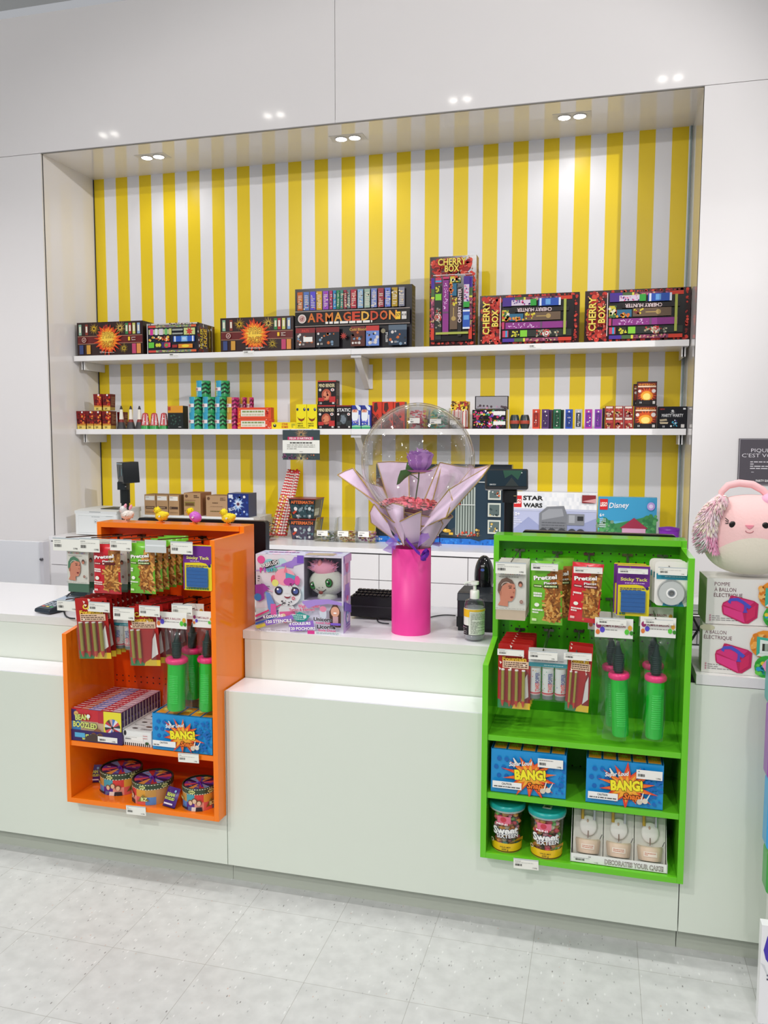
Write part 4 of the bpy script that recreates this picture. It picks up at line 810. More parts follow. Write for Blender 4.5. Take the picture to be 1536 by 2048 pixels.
pack('carton', 'squarish brown carton beside the blue picture box', 'carton', 'cardboard cartons on the back counter', 412.5, 455, 2.57, rz, 991.5, .14, '#b99570', lambda f: f.ell(.12, .86, .011, '#6b4a34').lines(.66, .76, .92, .92, 4, '#6f5238', .6).lines(.3, .62, .62, .68, 1, '#6a4e36', .8).lines(.2, .46, .8, .5, 1, '#8a6a48').lines(.2, .22, .7, .28, 1, '#7a6a3a', .8), rough=.7, sidecol='#9a7650')
pack('picture_box', 'dark blue box with a white splashed figure, right of the cartons', 'box', None, 455.8, 497.5, 2.57, rz, 987, .13, '#1c2a62', lambda f: f.rect(0, 0, 1, 1, '#1b2f78').star(.5, .55, .045, .02, 11, '#8ab0e0', 1.2, .5).star(.5, .55, .03, .012, 9, '#e9eff8', 1.4, .5).star(.5, .55, .016, .008, 7, '#5a2a4a').dots(.05, .1, .95, .9, 20, .007, ['#2a4aa0', '#c8d8f0', '#15205a', '#6a8ad0']).ell(.8, .86, .009, '#e8e8ee').text('BLUE', .22, .35, .05, .02, '#dfe8f8', .05, .3).rect(.05, .8, .25, .95, '#dfe5f0'), sidecol='#39456a')
# long monitor backs behind the displays
def monitor(name, label, px0, px1, pyl, pyr, Y, zb, yaw=0):
    A = atY(px0, pyl, Y); B = atY(px1, pyr, Y); xc = (A.x+B.x)/2; w = B.x-A.x; z = (A.z+B.z)/2; o_ = (xc, Y, ZCT); T = Matrix.Translation((xc, Y, 0)) @ Matrix.Rotation(yaw, 4, 'Z')
    t = thing(name, o_, label, 'monitor'); g = G(T); g.rbox(-w/2, w/2, 0, .035, zb, z, .01, C('#131416', .3), axis='y'); g.build('screen_housing', o_, t)
    g = G(T); g.box(-.05, .05, .02, .05, ZCT+.01, zb+.06, '#141517'); g.box(-.12, .12, -.05, .15, ZCT+.0005, ZCT+.012, '#141517'); g.build('stand', o_, t); return t
monitor('till_monitor', 'black till monitor seen from behind, above the orange rack', 276, 531, 1034, 1044, .42, ZCT+.07)
monitor('till_monitor', 'black till monitor with only its top edge above the green rack', 1045, 1352, 1056, 1076, .45, ZCT+.07)
# stacked black buckets, bundle of rods, clear bins
def bucket(px0, px1, Z, pyt, label, tint, Y=2.53):
    w, xc, h = bx(px0, px1, Y, Z, pyt); o_ = (xc, Y, Z); T = Matrix.Translation(o_); g = G(T); d = .17; wb = w*.8; k = .016
    P = lambda u, v, e: Vector(((u-.5)*(wb+(w-wb)*v), k*(1-v)-e, h*v))
    v_ = [(-wb/2, k, 0), (wb/2, k, 0), (wb/2, d-k, 0), (-wb/2, d-k, 0), (-w/2, 0, h), (w/2, 0, h), (w/2, d, h), (-w/2, d, h)]
    g.add(v_, [(0, 3, 2, 1), (4, 5, 6, 7), (0, 1, 5, 4), (1, 2, 6, 5), (2, 3, 7, 6), (3, 0, 4, 7)], C('#2b2f33', .25))
    f = Face(g, w=w, h=h, fn=P); f.rect(.02, .02, .98, .72, tint).dots(.05, .05, .95, .68, 46, .008, ['#1c2226', '#5a7a80', tint, '#8a9aa0', '#23303a']).rect(0, .74, 1, 1, '#22262a').text('AFTERMATH', .5, .85, w*.86, h*.15, '#e8763a', .06, 0, '#5a1a12', .05).ell(.22, .5, .013, '#e9e4e0').poly([(.06, .3), (.2, .42), (.26, .36), (.1, .2)], '#c8462e').text('MO', .3, .14, None, .013, '#eee', .05).rect(.78, .08, .87, .2, '#d8dad8').ell(.8, .52, .012, '#c8d0d0')
    f2 = Face(g, w=d, h=h, fn=lambda u, v, e: Vector(((wb+(w-wb)*v)/2+e, d*u, h*v))); f2.grid(.1, .15, .6, .9, 2, 4, ['#c9cbb8', '#a9ad98', '#5a5a50']).rect(.7, .1, .78, .95, '#b8a84a')
    g.box(-w/2-.002, w/2+.002, -.002, d, h, h+.006, C('#8a2f24', .3)); o = g.build('firework_bucket', o_); o['label'] = label; o['category'] = 'fireworks bucket'; return o
bucket(577.5, 630, ZB, 1040, 'lower black flared fireworks bucket with orange capitals, purple tinted', '#4a4458')
zt = Zat(1039, Xat(600, 2.53, ZB), 2.53)
bucket(577.5, 631, zt+.006, 999, 'upper black flared fireworks bucket with orange capitals, teal tinted', '#2f4a50')
def rod(i, bx_, by, tx, ty, tz, band):
    g = G(); a = Vector((bx_, by, ZB+.0135)); b = Vector((tx, ty, tz)); n = 46; o_ = a.copy()
    cs = (['#d8323a', '#f2e8e0'] if band == 0 else (['#e0a82a', '#c23a2a', '#f0d88a'] if band == 1 else ['#c8888a', '#e9d8cc']))
    for k in range(n):
        p = a+(b-a)*(k/n); q = a+(b-a)*((k+1)/n); c = cs[k % len(cs)] if 0 < k < n-1 else '#c8282c'
        if band == 1 and k > n*.6: c = ['#d8323a', '#f2e8e0'][k % 2]
        g.tube([p, q], .0085, C(c, .35), 8)
    g.ellipsoid(b, (.009, .009, .009), '#c01c20', 8, 6)
    o = g.build('firework_rod', o_); o['category'] = 'firework rod'; o['group'] = 'leaning roman candle rods'; return o
bl, br = Xat(543, 2.62, ZB), Xat(570, 2.62, ZB); tl = atY(577, 944, 2.80); tr = atY(596, 946, 2.80)
names = ['leftmost', 'second', 'third', 'fourth', 'fifth', 'rightmost']
for r_ in range(2):
    for i in range(6):
        u = i/5; rod(i, bl+(br-bl)*u+(.006 if r_ else 0), 2.6+.022*r_, tl.x+(tr.x-tl.x)*u, tl.y+.02*r_, tl.z+.012*R.random(), [1, 0, 1, 0, 2, 0][i] if not r_ else [0, 1, 0, 1, 0, 1][i])['label'] = '%s thin red and yellow firework rod in the %s row of the leaning bundle' % (names[i], ('front', 'back')[r_])
for i, (a, b, cs) in enumerate(((629.5, 668, ['#8a8a90', '#c9ccd0', '#6a7a5a']), (671, 709, ['#c8a878', '#e0c8a0', '#a8623a']), (712, 750, ['#c87a8a', '#7a3a6a', '#e0c8c8', '#d8b86a']))):
    bin_('clear_bin', a, b, 2.48, ZB, 1037, .1, P_[i] + ' clear sloped bin beside the black buckets, low contents', heap(cs, .008, 70, .75))
bin_('clear_bin', 516, 541, 2.40, ZB, 1036, .1, 'clear bin of brown items behind the black monitor, partly hidden', heap(['#8a5a30', '#c89a50', '#4a3a2c'], .008, 70, 1.4), tag=False)
# building set cartons
def a_tower(f):
    f.rect(0, 0, 1, .975, C('#232b33', .2)).rect(0, 0, 1, .075, '#1f6fc8').dots(.02, .01, .98, .065, 40, .006, ['#2f86da', '#185aa8']).poly([(.1, .15), (.55, .05), (.95, .15), (.9, .9), (.2, .9)], '#1f3646').poly([(.0, .12), (.35, .08), (.6, .12), (.3, .25)], '#3a434a')
    f.rect(.22, .12, .5, .5, '#a9b4ac')
    for k in range(7): f.rect(.235+.038*k, .13, .25+.038*k, .5, '#4a554f')
    f.rect(.3, .5, .5, .72, '#b3bdb6')
    for k in range(5): f.rect(.31+.038*k, .5, .325+.038*k, .72, '#4a554f')
    f.rect(.2, .495, .5, .505, '#dfe5df').dots(.22, .1, .52, .16, 14, .006, ['#b8402e', '#e05a3a', '#8a3024']).dots(.5, .12, .56, .2, 8, .006, ['#d8b45a', '#8a6a3a']).ell(.1, .17, .026, '#d8a83a', .011).rect(.13, .12, .19, .15, '#e0b23a').ell(.08, .18, .008, '#f0d06a')
    f.poly([(.2, .5), (.23, .6), (.3, .5)], '#c23a2c')
    for v in (.15, .36, .57): f.rect(.68, v, .86, v+.17, '#d0d4c8').rect(.7, v+.02, .84, v+.15, '#5a6a68').dots(.7, v+.02, .84, v+.12, 7, .006, ['#c8623a', '#d8b45a', '#e0e0d8', '#3a4a4a'])
    f.rect(.42, .78, .84, .79, '#d8dcd8').text('8+', .12, .4, None, .02, '#e8eef0', .03)
pack('toy_brick_box', 'large dark construction set carton with a grey tower and blue base strip', 'toy box', 'construction set cartons', 880, 1021, 2.585, ZB, 929, .08, '#1b2127', a_tower, rough=.2)
pack('toy_brick_box', 'large dark construction set carton with blue base strip, behind the bouquet', 'toy box', 'construction set cartons', 752, 878.5, 2.585, ZB, 928, .08, '#1b2127', lambda f: f.rect(0, 0, 1, .975, C('#252d34', .2)).rect(0, 0, 1, .075, '#1f6fc8').dots(.02, .01, .98, .065, 30, .006, ['#2f86da', '#185aa8']).text('8+', .07, .035, None, .018, '#e8f0f8', .03).rect(.84, .1, .99, .16, '#d8d4d0').text('MAKER', .915, .13, .05, .014, '#b83028', .03).dots(.02, .5, .3, .9, 26, .01, ['#4a565c', '#6a7a80', '#8a5a4a', '#2a3a44']), rough=.2)
def brick_logo(f, u0, v0, u1, v1): f.rect(u0, v0, u1, v1, '#d8262a').text('LEGO', (u0+u1)/2, (v0+v1)/2, (u1-u0)*f.w*.82, (v1-v0)*f.h*.36, '#fff', .06, .0, '#f3c93a', .03, .12)
def a_walker(f):
    f.rect(0, 0, 1, 1, '#b9bfdc').rect(0, .0, 1, .3, '#8b93bd').poly([(0, .3), (.2, .55), (.35, .38), (.6, .5), (.8, .42), (1, .55), (1, .25), (0, .2)], '#9aa2c8').rect(0, .68, 1, 1, '#eceef0').grid(.3, .7, 1, .98, 24, 4, ['#e9ebed', '#dfe2e6', '#f0f1f2']).rect(0, .66, 1, .7, '#c3c8de')
    brick_logo(f, .02, .72, .115, .93)
    f.text('STAR', .25, .89, .115, .024, '#121212', .07).text('WARS', .25, .76, .11, .024, '#121212', .07).text('10+', .055, .6, None, .02, '#fff', .04).lines(.02, .4, .12, .54, 4, '#e8eaf4')
    # a plain grey hauler vehicle of about the same size and colour
    f.poly([(.33, .3), (.33, .62), (.42, .74), (.62, .76), (.66, .6), (.66, .3)], '#7c7f84').poly([(.36, .5), (.36, .62), (.44, .7), (.6, .71), (.62, .58)], '#9a9da2').rect(.66, .42, .86, .62, '#85888d').rect(.78, .5, .85, .58, '#2e3034').rect(.68, .46, .75, .6, '#a8abb0').lines(.36, .34, .64, .48, 3, '#5f6267', .3)
    for u in (.38, .48, .6, .72, .82): f.ell(u, .28, .026, '#3f4246').ell(u, .28, .012, '#8a8d92')
    f.poly([(.7, .1), (.75, .26), (.85, .32), (.95, .22), (.97, .05)], '#4a4f7a').dots(.72, .08, .95, .24, 14, .008, ['#3a4072', '#5a62a0']).rect(.83, .82, .99, .96, '#8a2a2e').poly([(.83, .85), (.99, .9), (.99, .82)], '#d8a0a0').dots(.05, .1, .25, .3, 6, .008, ['#6a6f8a'])
pack('toy_brick_box', 'wide white and lilac construction set carton with a grey vehicle picture', 'toy box', 'construction set cartons', 1023, 1191, 2.58, ZB, 984.5, .08, '#c9cde2', a_walker, rough=.2)
def a_palace(f):
    f.rect(0, 0, 1, 1, '#5fb8d8').rect(0, .55, 1, 1, '#3fa0cc').poly([(0, .3), (.1, .62), (.3, .5), (.5, .55), (.75, .62), (.9, .68), (1, .6), (1, .0), (0, .0)], '#3f8a52').dots(0, .3, .35, .58, 40, .009, ['#2f7a44', '#5aa860', '#7a9a7a']).dots(.75, .35, 1, .66, 30, .01, ['#2f7a44', '#5aa860', '#3f8a4a']).rect(0, 0, 1, .12, '#7a9a8a')
    brick_logo(f, .03, .76, .165, .96)
    f.text('Disney', .36, .85, .11, .03, '#f3f5f8', .03, .05, None, 0, .2).text('6+', .07, .66, None, .018, '#fff', .03).lines(.03, .42, .14, .6, 5, '#dfeef2')
    # plain little pink house in place of the pictured castle
    f.rect(.42, .1, .82, .42, '#d9a8c4').poly([(.38, .42), (.62, .62), (.86, .42)], '#a02f4a').rect(.56, .1, .68, .32, '#7a3a5a').rect(.46, .22, .53, .34, '#f3e3ee').rect(.71, .22, .78, .34, '#f3e3ee').rect(.2, .1, .36, .26, '#e8dcc8').poly([(.17, .26), (.28, .34), (.39, .26)], '#b8362a').ell(.9, .84, .022, '#b8a0dc', .024).ell(.9, .84, .012, '#e0d4f0')
pack('toy_brick_box', 'turquoise construction set carton with a little pink house, right end', 'toy box', 'construction set cartons', 1194, 1311, 2.58, ZB, 994.5, .07, '#58a8c8', a_palace, rough=.2)
o = revolve('purple_tub', 1338, 42, 2.45, ZB, 1055, [([(.8, 0), (1, .8), (1, .86)], C('#8a2fb8', .3)), ([(1.03, .86), (1.03, .95), (.2, 1)], C('#7a24a8', .3))], 'purple tub peeking over the green rack at its right corner', 'tub', None, 24, None)
# right customer display in front of the construction sets
A = atY(965, 934, .62); B = atY(1062, 984, .62)
def pl2(g):
    z = atY(1012, 985, .65).z; g.rbox(-.012, .022, .03, .055, ZCT+.012, z+.03, .006, C('#15171a', .3)); g.rbox(-.018, .035, .01, .05, z-.035, z+.01, .01, '#1b1d20'); g.lathe([(.005, 0), (.005, .002)], (.03, .005, z-.01), '#c8b070', 10); g.box(-.05, .09, -.03, .09, ZCT+.0005, ZCT+.012, '#141517')
screen('customer_display', 'wide dark customer display on a black pole before the tower carton', (A.x+B.x)/2+.003, .6, (A.z+B.z)/2+.002, .155, .076, .035, math.radians(12), -.18, pl2, ZCT, lambda f: f.text('BEMATECH', .14, .1, .022, .0045, '#e0e4e4').poly([(.45, .0), (.62, .55), (.8, .0)], '#1d2a2a').poly([(.4, 1), (.45, .5), (.62, .75), (.78, .4), (.9, 1)], '#0f4a34').ell(.88, .85, .002, '#dfe8e4'))

# ================================================================== ON THE SERVICE COUNTER
# airbrush plush kit
w, xc, h = bx(513, 687, .168, ZCT, 1107)
Ya = .166; a1 = Vector((atZ(513, 1259, ZCT).x, atZ(513, 1259, ZCT).y)); a2 = Vector((atZ(687, 1267.5, ZCT).x, atZ(687, 1267.5, ZCT).y)); ang = math.atan2(a2.y-a1.y, a2.x-a1.x); w = (a2-a1).length
h = Zat(1108, a1.x, a1.y)-ZCT; d = .1; T = Matrix.Translation((*a1, ZCT)) @ Matrix.Rotation(ang, 4, 'Z'); o_ = (*((a1+a2)/2), ZCT)
t = thing('craft_kit_box', o_, 'pastel craft kit box with a white unicorn plush showing through its window', 'toy box')
g = G(T); pc = C('#dcd6e6', .25); wu0, wu1, wv0 = .555*w, w, .42*h
# shell with a real window opening at the front right
g.box(0, w, d-.002, d, 0, h, pc); g.box(0, w, .002, d, 0, .002, pc); g.box(0, w, .002, d, h-.002, h, C('#dfe0ee', .25)); g.box(0, .002, .002, d, 0, h, pc); g.box(w-.002, w, .002, d, 0, h, C('#cbb8e4', .25))
g.box(0, wu0, 0, .002, 0, h, pc); g.box(wu0, w, 0, .002, 0, wv0, pc); g.box(wu0, w-.004, 0, .002, h-.006, h, pc); g.box(w-.006, w, 0, .002, wv0, h, pc); g.box(wu0, wu0+.001, .002, d-.002, wv0, h-.002, C('#7f7c8c', .5)); g.box(wu0, w-.002, .002, d-.002, wv0-.001, wv0, C('#a9a0bc', .5)); g.box(wu0, w-.002, d-.004, d-.002, wv0, h-.002, C('#8c88a0', .5))
f = Face(g, (0, 0, 0), (w, 0, 0), (0, 0, h)); sky = ['#cfd0dc', '#d8cfe0', '#c3d8dc', '#dcc8dc']
f.rect(0, 0, .555, 1, '#dedbe4').rect(.555, 0, 1, .42, '#d9d8e6')
f.ell(.16, .86, .022, '#8fd0d8').ell(.3, .88, .02, '#b8dde0').ell(.065, .93, .014, '#e0559a').poly([(0, .28), (.15, .3), (.5, .5), (.555, .62), (.555, .42), (.3, .28), (0, .1)], '#cfe0e6')
f.poly([(.3, .88), (.42, .93), (.45, .98), (.555, .97), (.555, .9), (.5, .88), (.44, .86), (.43, .83), (.3, .85)], '#9f7fd0').poly([(.0, .79), (.12, .81), (.3, .87), (.3, .85), (.1, .79), (0, .775)], '#b79ad8').rect(.48, .9, .555, 1, '#7a52c0')
f.poly([(.06, .84), (.2, .93), (.25, .93), (.26, .88), (.13, .82), (.05, .82)], '#1c1a22').text('AIRBRUSH', .155, .875, .072, .014, '#f2f2f4', .04, .28, '#1c1a22', .06)
for k, (ch, c) in enumerate(zip('Plush', ['#e0409a', '#c05ad0', '#5ac0d8', '#4ab8c8', '#5fd0b8'])): f.text(ch, .07+k*.04, .795+.006*k, None, .0155, c, .08, .08, '#2a2440', .035)
f.lines(.03, .64, .11, .73, 3, '#3a3a44', .4).lines(.07, .57, .17, .63, 2, '#4a3a54', .4)
# airbrush pistol and pencils
f.poly([(0, .6), (.1, .62), (.17, .55), (.13, .53), (.1, .5), (.11, .42), (.05, .38), (0, .4)], '#9a3a9a').ell(.03, .44, .013, '#3a7ab8').poly([(.14, .55), (.28, .5), (.3, .48), (.16, .53)], '#e8b8cc')
for a, c in (((0, .2, .3, .36), '#d8387a'), ((0, .14, .3, .3), '#5a2a7a'), ((0, .1, .3, .22), '#2a5ab0')): f.poly([(a[0], a[1]), (a[2], a[3]), (a[2], a[3]-.015), (a[0], a[1]-.03)], c)
f.poly([(.0, .06), (.2, .13), (.21, .1), (.02, .02)], '#d8c84a')
# cartoon unicorn: generic sitting pony
f.poly([(.12, .52), (.17, .5), (.22, .38), (.26, .22), (.2, .2), (.15, .3)], '#6a8fd0').poly([(.18, .36), (.24, .36), (.25, .2), (.18, .22)], '#d860a8').ell(.37, .26, .031, '#d8dde0', .03).poly([(.28, .26), (.46, .28), (.47, .18), (.3, .14)], '#e068a0').ell(.35, .16, .012, '#e04a7a').ell(.44, .18, .016, '#e0dbe4').ell(.33, .21, .008, '#f0dcb0').ell(.37, .5, .05, '#dfe3e6', .042)
f.ell(.22, .68, .01, '#e05a7a', .016).ell(.49, .68, .01, '#e05a9a', .016).ell(.35, .72, .036, '#eaa0b0', .03).poly([(.36, .78), (.47, .74), (.45, .62), (.36, .66)], '#4aa0b8').ell(.4, .66, .02, '#c04aa0', .014).poly([(.34, .78), (.36, .88), (.38, .78)], '#e07a90').ell(.24, .64, .012, '#dfe07a')
for u in (.28, .47): f.ell(u, .54, .0145, '#2a2436', .015).ell(u+.005, .54, .009, '#4a5a9a').ell(u-.01, .56, .0035, '#fff')
f.ell(.38, .475, .011, '#8a2a3a', .008).ell(.38, .485, .012, '#dfe3e6', .005).ring(.45, .45, .003, .006, '#d0506a').dots(.3, .34, .45, .42, 14, .002, ['#333', '#445']).dots(.38, .56, .46, .64, 8, .002, ['#333'])
f.poly([(.42, .2), (.52, .28), (.64, .23), (.58, .14), (.5, .15)], '#2f9a94').ell(.58, .215, .006, '#dcecea').lines(.44, .17, .6, .25, 3, '#cfe8e6', .4)
f.text('Wash & Repeat!', .63, .36, .075, .011, '#d8387a', .05, .06, '#f4ecf2', .08).text('Tattoo & Reinvent', .55, .31, .09, .009, '#c83a70', .05, .06, '#f4ecf2', .08)
f.poly([(.555, .42), (.7, .45), (.85, .46), (1, .42), (1, .38), (.85, .4), (.7, .37), (.62, .33), (.555, .4)], '#a78ad6').ell(.79, .27, .012, '#cfd8e4', .024).ell(.79, .33, .012, '#e08aa8', .01)
f.poly([(.87, .1), (.86, .3), (.9, .39), (.95, .39), (.99, .3), (.99, .1)], '#4a3028').ell(.925, .3, .015, '#dca48a', .018).rect(.9, .12, .96, .24, '#c8a0a8').ell(.925, .285, .006, '#fff', .0025)
f.poly([(.12, .14), (.44, .24), (.46, .18), (.14, .08)], '#8f6ac8').text('4 COLOURS', .22, .21, .07, .009, '#fff', .06, .12).text('120 STENCILS', .29, .15, .09, .010, '#fff', .06, .1, '#6a48b0', .05).poly([(.4, .12), (.68, .18), (.7, .06), (.42, .02)], '#8f6ac8').text('4 COULEURS', .53, .13, .075, .009, '#fff', .06, .08).text('120 POCHOIRS', .56, .068, .09, .010, '#fff', .06, .05, '#6a48b0', .05)
f.text('Unicorn', .79, .2, .062, .012, '#15131c', .07, .0, '#f0eef4', .06).text('Sweet Style', .8, .155, .055, .006, '#e0508a', .05).text('Licorne', .83, .105, .062, .012, '#15131c', .07, 0, '#f0eef4', .06).text('Style Doux', .84, .06, .06, .008, '#e0508a', .05).rect(.88, .13, .99, .16, '#7a5ac8').rect(.62, .005, .7, .05, '#d83a90').rect(.7, .005, .99, .045, '#dfe4e6').lines(.72, .012, .97, .035, 2, '#7aa0a8').lines(.02, .01, .4, .05, 3, '#7a6a72', .35)
f = Face(g, (w, 0, 0), (0, d, 0), (0, 0, h)); f.rect(0, 0, 1, 1, '#c9b6e6').rect(0, .55, 1, .75, '#e8d0e6').ell(.5, .85, .022, '#e06ab0').rect(.2, .45, .8, .62, '#a888da').ell(.5, .4, .018, '#dfe4f0').ell(.5, .43, .014, '#e07ab0', .01).ell(.5, .18, .022, '#8fb0e0').ell(.5, .17, .015, '#e8dff2').ell(.45, .19, .004, '#3a2a5a').poly([(.0, .3), (1, .2), (1, .3), (0, .42)], '#8a7ad8').rect(.38, .62, .42, .86, '#2a2438').lines(.2, .05, .8, .12, 2, '#7a5ab8').rect(0, .9, 1, 1, '#d8a8d8')
f = Face(g, (0, 0, h), (w, 0, 0), (0, d, 0)); f.rect(0, 0, 1, 1, '#cfd3ea').dots(.05, .1, .95, .9, 16, .014, ['#b8c8ea', '#e8c8e0', '#d8d8f0', '#a8a0d8']).rect(.56, .05, .88, .6, '#b8a890').lines(.1, .4, .45, .7, 1, '#a05aa8')
g.build('carton', o_, t)
g = G(T); g.box(wu0+.001, w-.004, -.0004, .0002, wv0, h-.006, FILM); g.build('window', o_, t)
g = G(T); cx = .775*w; cz = .63*h; fur = C('#d9dfd2', .9, bump=.6, nscale=300)
g.ellipsoid((cx, .052, cz), (.064, .043, .047), fur, 28, 18, lambda p: p); g.ellipsoid((cx, .055, cz-.055), (.035, .035, .03), fur)
for k in range(260):
    a = R.random()*2*PI; r = .035*math.sqrt(R.random()); p = Vector((cx-.008+r*math.cos(a)*1.15, .045+.4*r*math.sin(a), cz+.042+.018*R.random()+.012*math.sin(a))); q = p+Vector(((R.random()-.5)*.02+(p.x-cx)*.3, -.012*R.random(), .012*R.random()+.002)); g.tube([p, (p+q)/2+Vector((0, -.002, .002)), q], .002, C('#f0a2bc' if k % 3 else '#e4b2d8', .9), 4, rs=[.003, .0025, .0006])
g.ellipsoid((cx-.008, .045, cz+.048), (.04, .028, .026), C('#efa6c0', .95, bump=.6, nscale=300)); g.ellipsoid((cx-.02, .03, cz+.064), (.008, .008, .018), C('#e8909a', .6)); g.prism([(cx+.05, cz+.025), (cx+.066, cz+.045), (cx+.07, cz+.02)], .04, .05, C('#c8949a', .8))
for ex, ez, r in ((-.042, -.008, .0125), (.016, .004, .014)):
    yy = .052-.043*math.sqrt(max(0, 1-(ex/.064)**2-(ez/.047)**2)); g.ellipsoid((cx+ex, yy, cz+ez), (r, .002, r*1.15), '#4a2c1c', 18, 8); g.ellipsoid((cx+ex, yy-.0012, cz+ez), (r*.8, .002, r*.98), C('#1f7a34', .15), 18, 8); g.ellipsoid((cx+ex, yy-.0022, cz+ez), (r*.4, .002, r*.5), '#0d2a14', 14, 8); g.ellipsoid((cx+ex-.004, yy-.004, cz+ez+.004), (.0026, .001, .003), '#fff', 10, 6)
for k in range(9):
    u = -1+k/4; x = cx-.012+u*.016; z = cz-.02-.008*(1-u*u); g.ellipsoid((x, .052-.043*math.sqrt(max(0, 1-((x-cx)/.064)**2-((z-cz)/.047)**2)), z), (.0028, .0015, .0016), '#3a2a26', 8, 6)
g.ellipsoid((cx-.012, .0105, cz-.03), (.008, .002, .006), '#8a3a34', 12, 8); g.ellipsoid((cx-.018, .0095, cz-.013), (.0015, .001, .0015), '#333', 8, 6); g.ellipsoid((cx-.006, .0095, cz-.012), (.0015, .001, .0015), '#333', 8, 6)
g.build('unicorn_plush', o_, t)

# pink vase with wrapped rose and balloon
vx, vy = .767, .283; vr = .067
vz = Zat(1099, vx, vy-vr); 
g = G(); g.lathe([(vr, 0), (vr, vz-ZCT), (vr*.96, vz-ZCT), (vr*.96, .02)], (vx, vy, ZCT), C('#ee3f9c', .42, noise=.03, nscale=25), 64)
o = g.build('gift_vase', (vx, vy, ZCT)); o['label'] = 'tall hot pink paper-covered cylinder standing on the counter under the bouquet'; o['category'] = 'vase'
bc = atY(836, 922, vy); brr = (atY(948, 922, vy)-atY(723, 922, vy)).length/2*.985
o_ = (vx, vy, vz); t = thing('wrapped_bouquet', o_, 'bouquet of lilac gold-edged paper with one purple rose and pink petals', 'bouquet')
lil = C('#dcc4dc', .55, trans=.0, noise=.03, nscale=12); gld = C('#b0935a', .35, metal=.5)
def paper(pts_in, pts_out, depth_fn, edge=True, rim=True):
    """folded sheet between an inner polyline (waist) and outer polyline (rim), both given as points"""
    n = len(pts_in)-1; g = G(); nv = 8
    def fn(u, v):
        k = min(int(u*n), n-1); s = u*n-k; a = Vector(pts_in[k]).lerp(Vector(pts_in[k+1]), s); b = Vector(pts_out[k]).lerp(Vector(pts_out[k+1]), s)
        p = a.lerp(b, v); return p+Vector((0, depth_fn(u, v), 0))
    g.sheet(fn, n*6, nv, lil)
    for a in (0, 1):
        g.tube([fn(a, j/nv) for j in range(nv+1)], 0.0022, gld, 5)
    g.tube([fn(i/(n*6), 1) for i in range(n*6+1)], 0.0022, gld, 5)
    return g
def pt(px, py, dy): p = atY(px, py, vy+dy); return (p.x, p.y, p.z)
W0 = [(825, 1085)]
def leaf_sheet(inn, out, bul): 
    g = paper([pt(*q) for q in inn], [pt(*q) for q in out], lambda u, v: bul*math.sin(PI*v)*math.sin(PI*u)); g.build('paper_sheet', o_, t)
# back sheets
leaf_sheet([(800, 1080, .03), (810, 1080, .03), (820, 1080, .03)], [(754, 925, .17), (780, 923, .19), (817, 925, .2)], .03)
leaf_sheet([(812, 1080, .03), (830, 1080, .04), (845, 1080, .03)], [(806, 950, .2), (850, 945, .2), (885, 925, .19)], .03)
leaf_sheet([(815, 1080, .03), (835, 1080, .03), (850, 1080, .02)], [(880, 925, .19), (915, 932, .16), (948, 936, .12)], .03)
leaf_sheet([(825, 1082, .0), (845, 1070, -.01), (868, 1052, -.03)], [(942, 938, .1), (962, 934, .06), (980, 930, .02)], -.02)
# left long sheet
leaf_sheet([(760, 1010, -.03), (785, 1050, -.02), (815, 1085, 0)], [(675, 950, .02), (690, 942, .03), (706, 936, .04)], -.01)
leaf_sheet([(772, 1020, -.01), (790, 1050, .02), (812, 1080, .02)], [(706, 936, .04), (735, 965, .07), (765, 975, .1)], .01)
# right front swoop
leaf_sheet([(815, 1084, -.04), (830, 1075, -.06), (850, 1052, -.075)], [(899, 978, -.06), (905, 1000, -.09), (892, 1035, -.1)], -.02)
leaf_sheet([(868, 1050, -.05), (885, 1040, -.07), (892, 1035, -.1)], [(980, 930, .02), (978, 934, -.01), (965, 952, -.02)], .01)
leaf_sheet([(892, 1036, -.1), (902, 1005, -.095), (900, 978, -.065)], [(966, 952, -.02), (975, 940, 0), (981, 930, .02)], -.015)
# lower left folds
leaf_sheet([(800, 1088, -.05), (785, 1070, -.07), (775, 1045, -.09)], [(742, 1045, -.05), (740, 1025, -.07), (748, 1008, -.09)], -.02)
leaf_sheet([(808, 1092, -.06), (808, 1060, -.09), (808, 1035, -.1)], [(770, 1014, -.07), (785, 1006, -.1), (808, 1012, -.11)], -.03)
# front ruffle
def ruffle(c, a0, a1, r0, r1, zl, zr, wob, ph):
    def fn(u, v):
        a = a0+(a1-a0)*u; rr = r0+(r1-r0)*v**.8+wob*v*math.sin(u*9+ph); z = (vz-.005)+v*(zl+(zr-zl)*u)+.018*v*math.sin(u*7+ph)
        return Vector((c[0]+rr*math.cos(a), c[1]+rr*math.sin(a)*.85, z))
    g = G(); g.sheet(fn, 48, 10, lil); g.tube([fn(i/48, 1) for i in range(49)], 0.0022, gld, 5); g.tube([fn(0, j/10) for j in range(11)], .0014, gld, 5); g.tube([fn(1, j/10) for j in range(11)], .0014, gld, 5); g.build('paper_sheet', o_, t)
ruffle((vx+.025, vy), -PI*.98, -PI*.42, .028, .135, .11, .12, .012, .5)
ruffle((vx+.03, vy), -PI*.62, -PI*.1, .028, .10, .115, .085, .014, 2.2)
ruffle((vx+.02, vy+.01), -PI*.99, PI*.99, .02, .12, .125, .125, .012, 1.3)
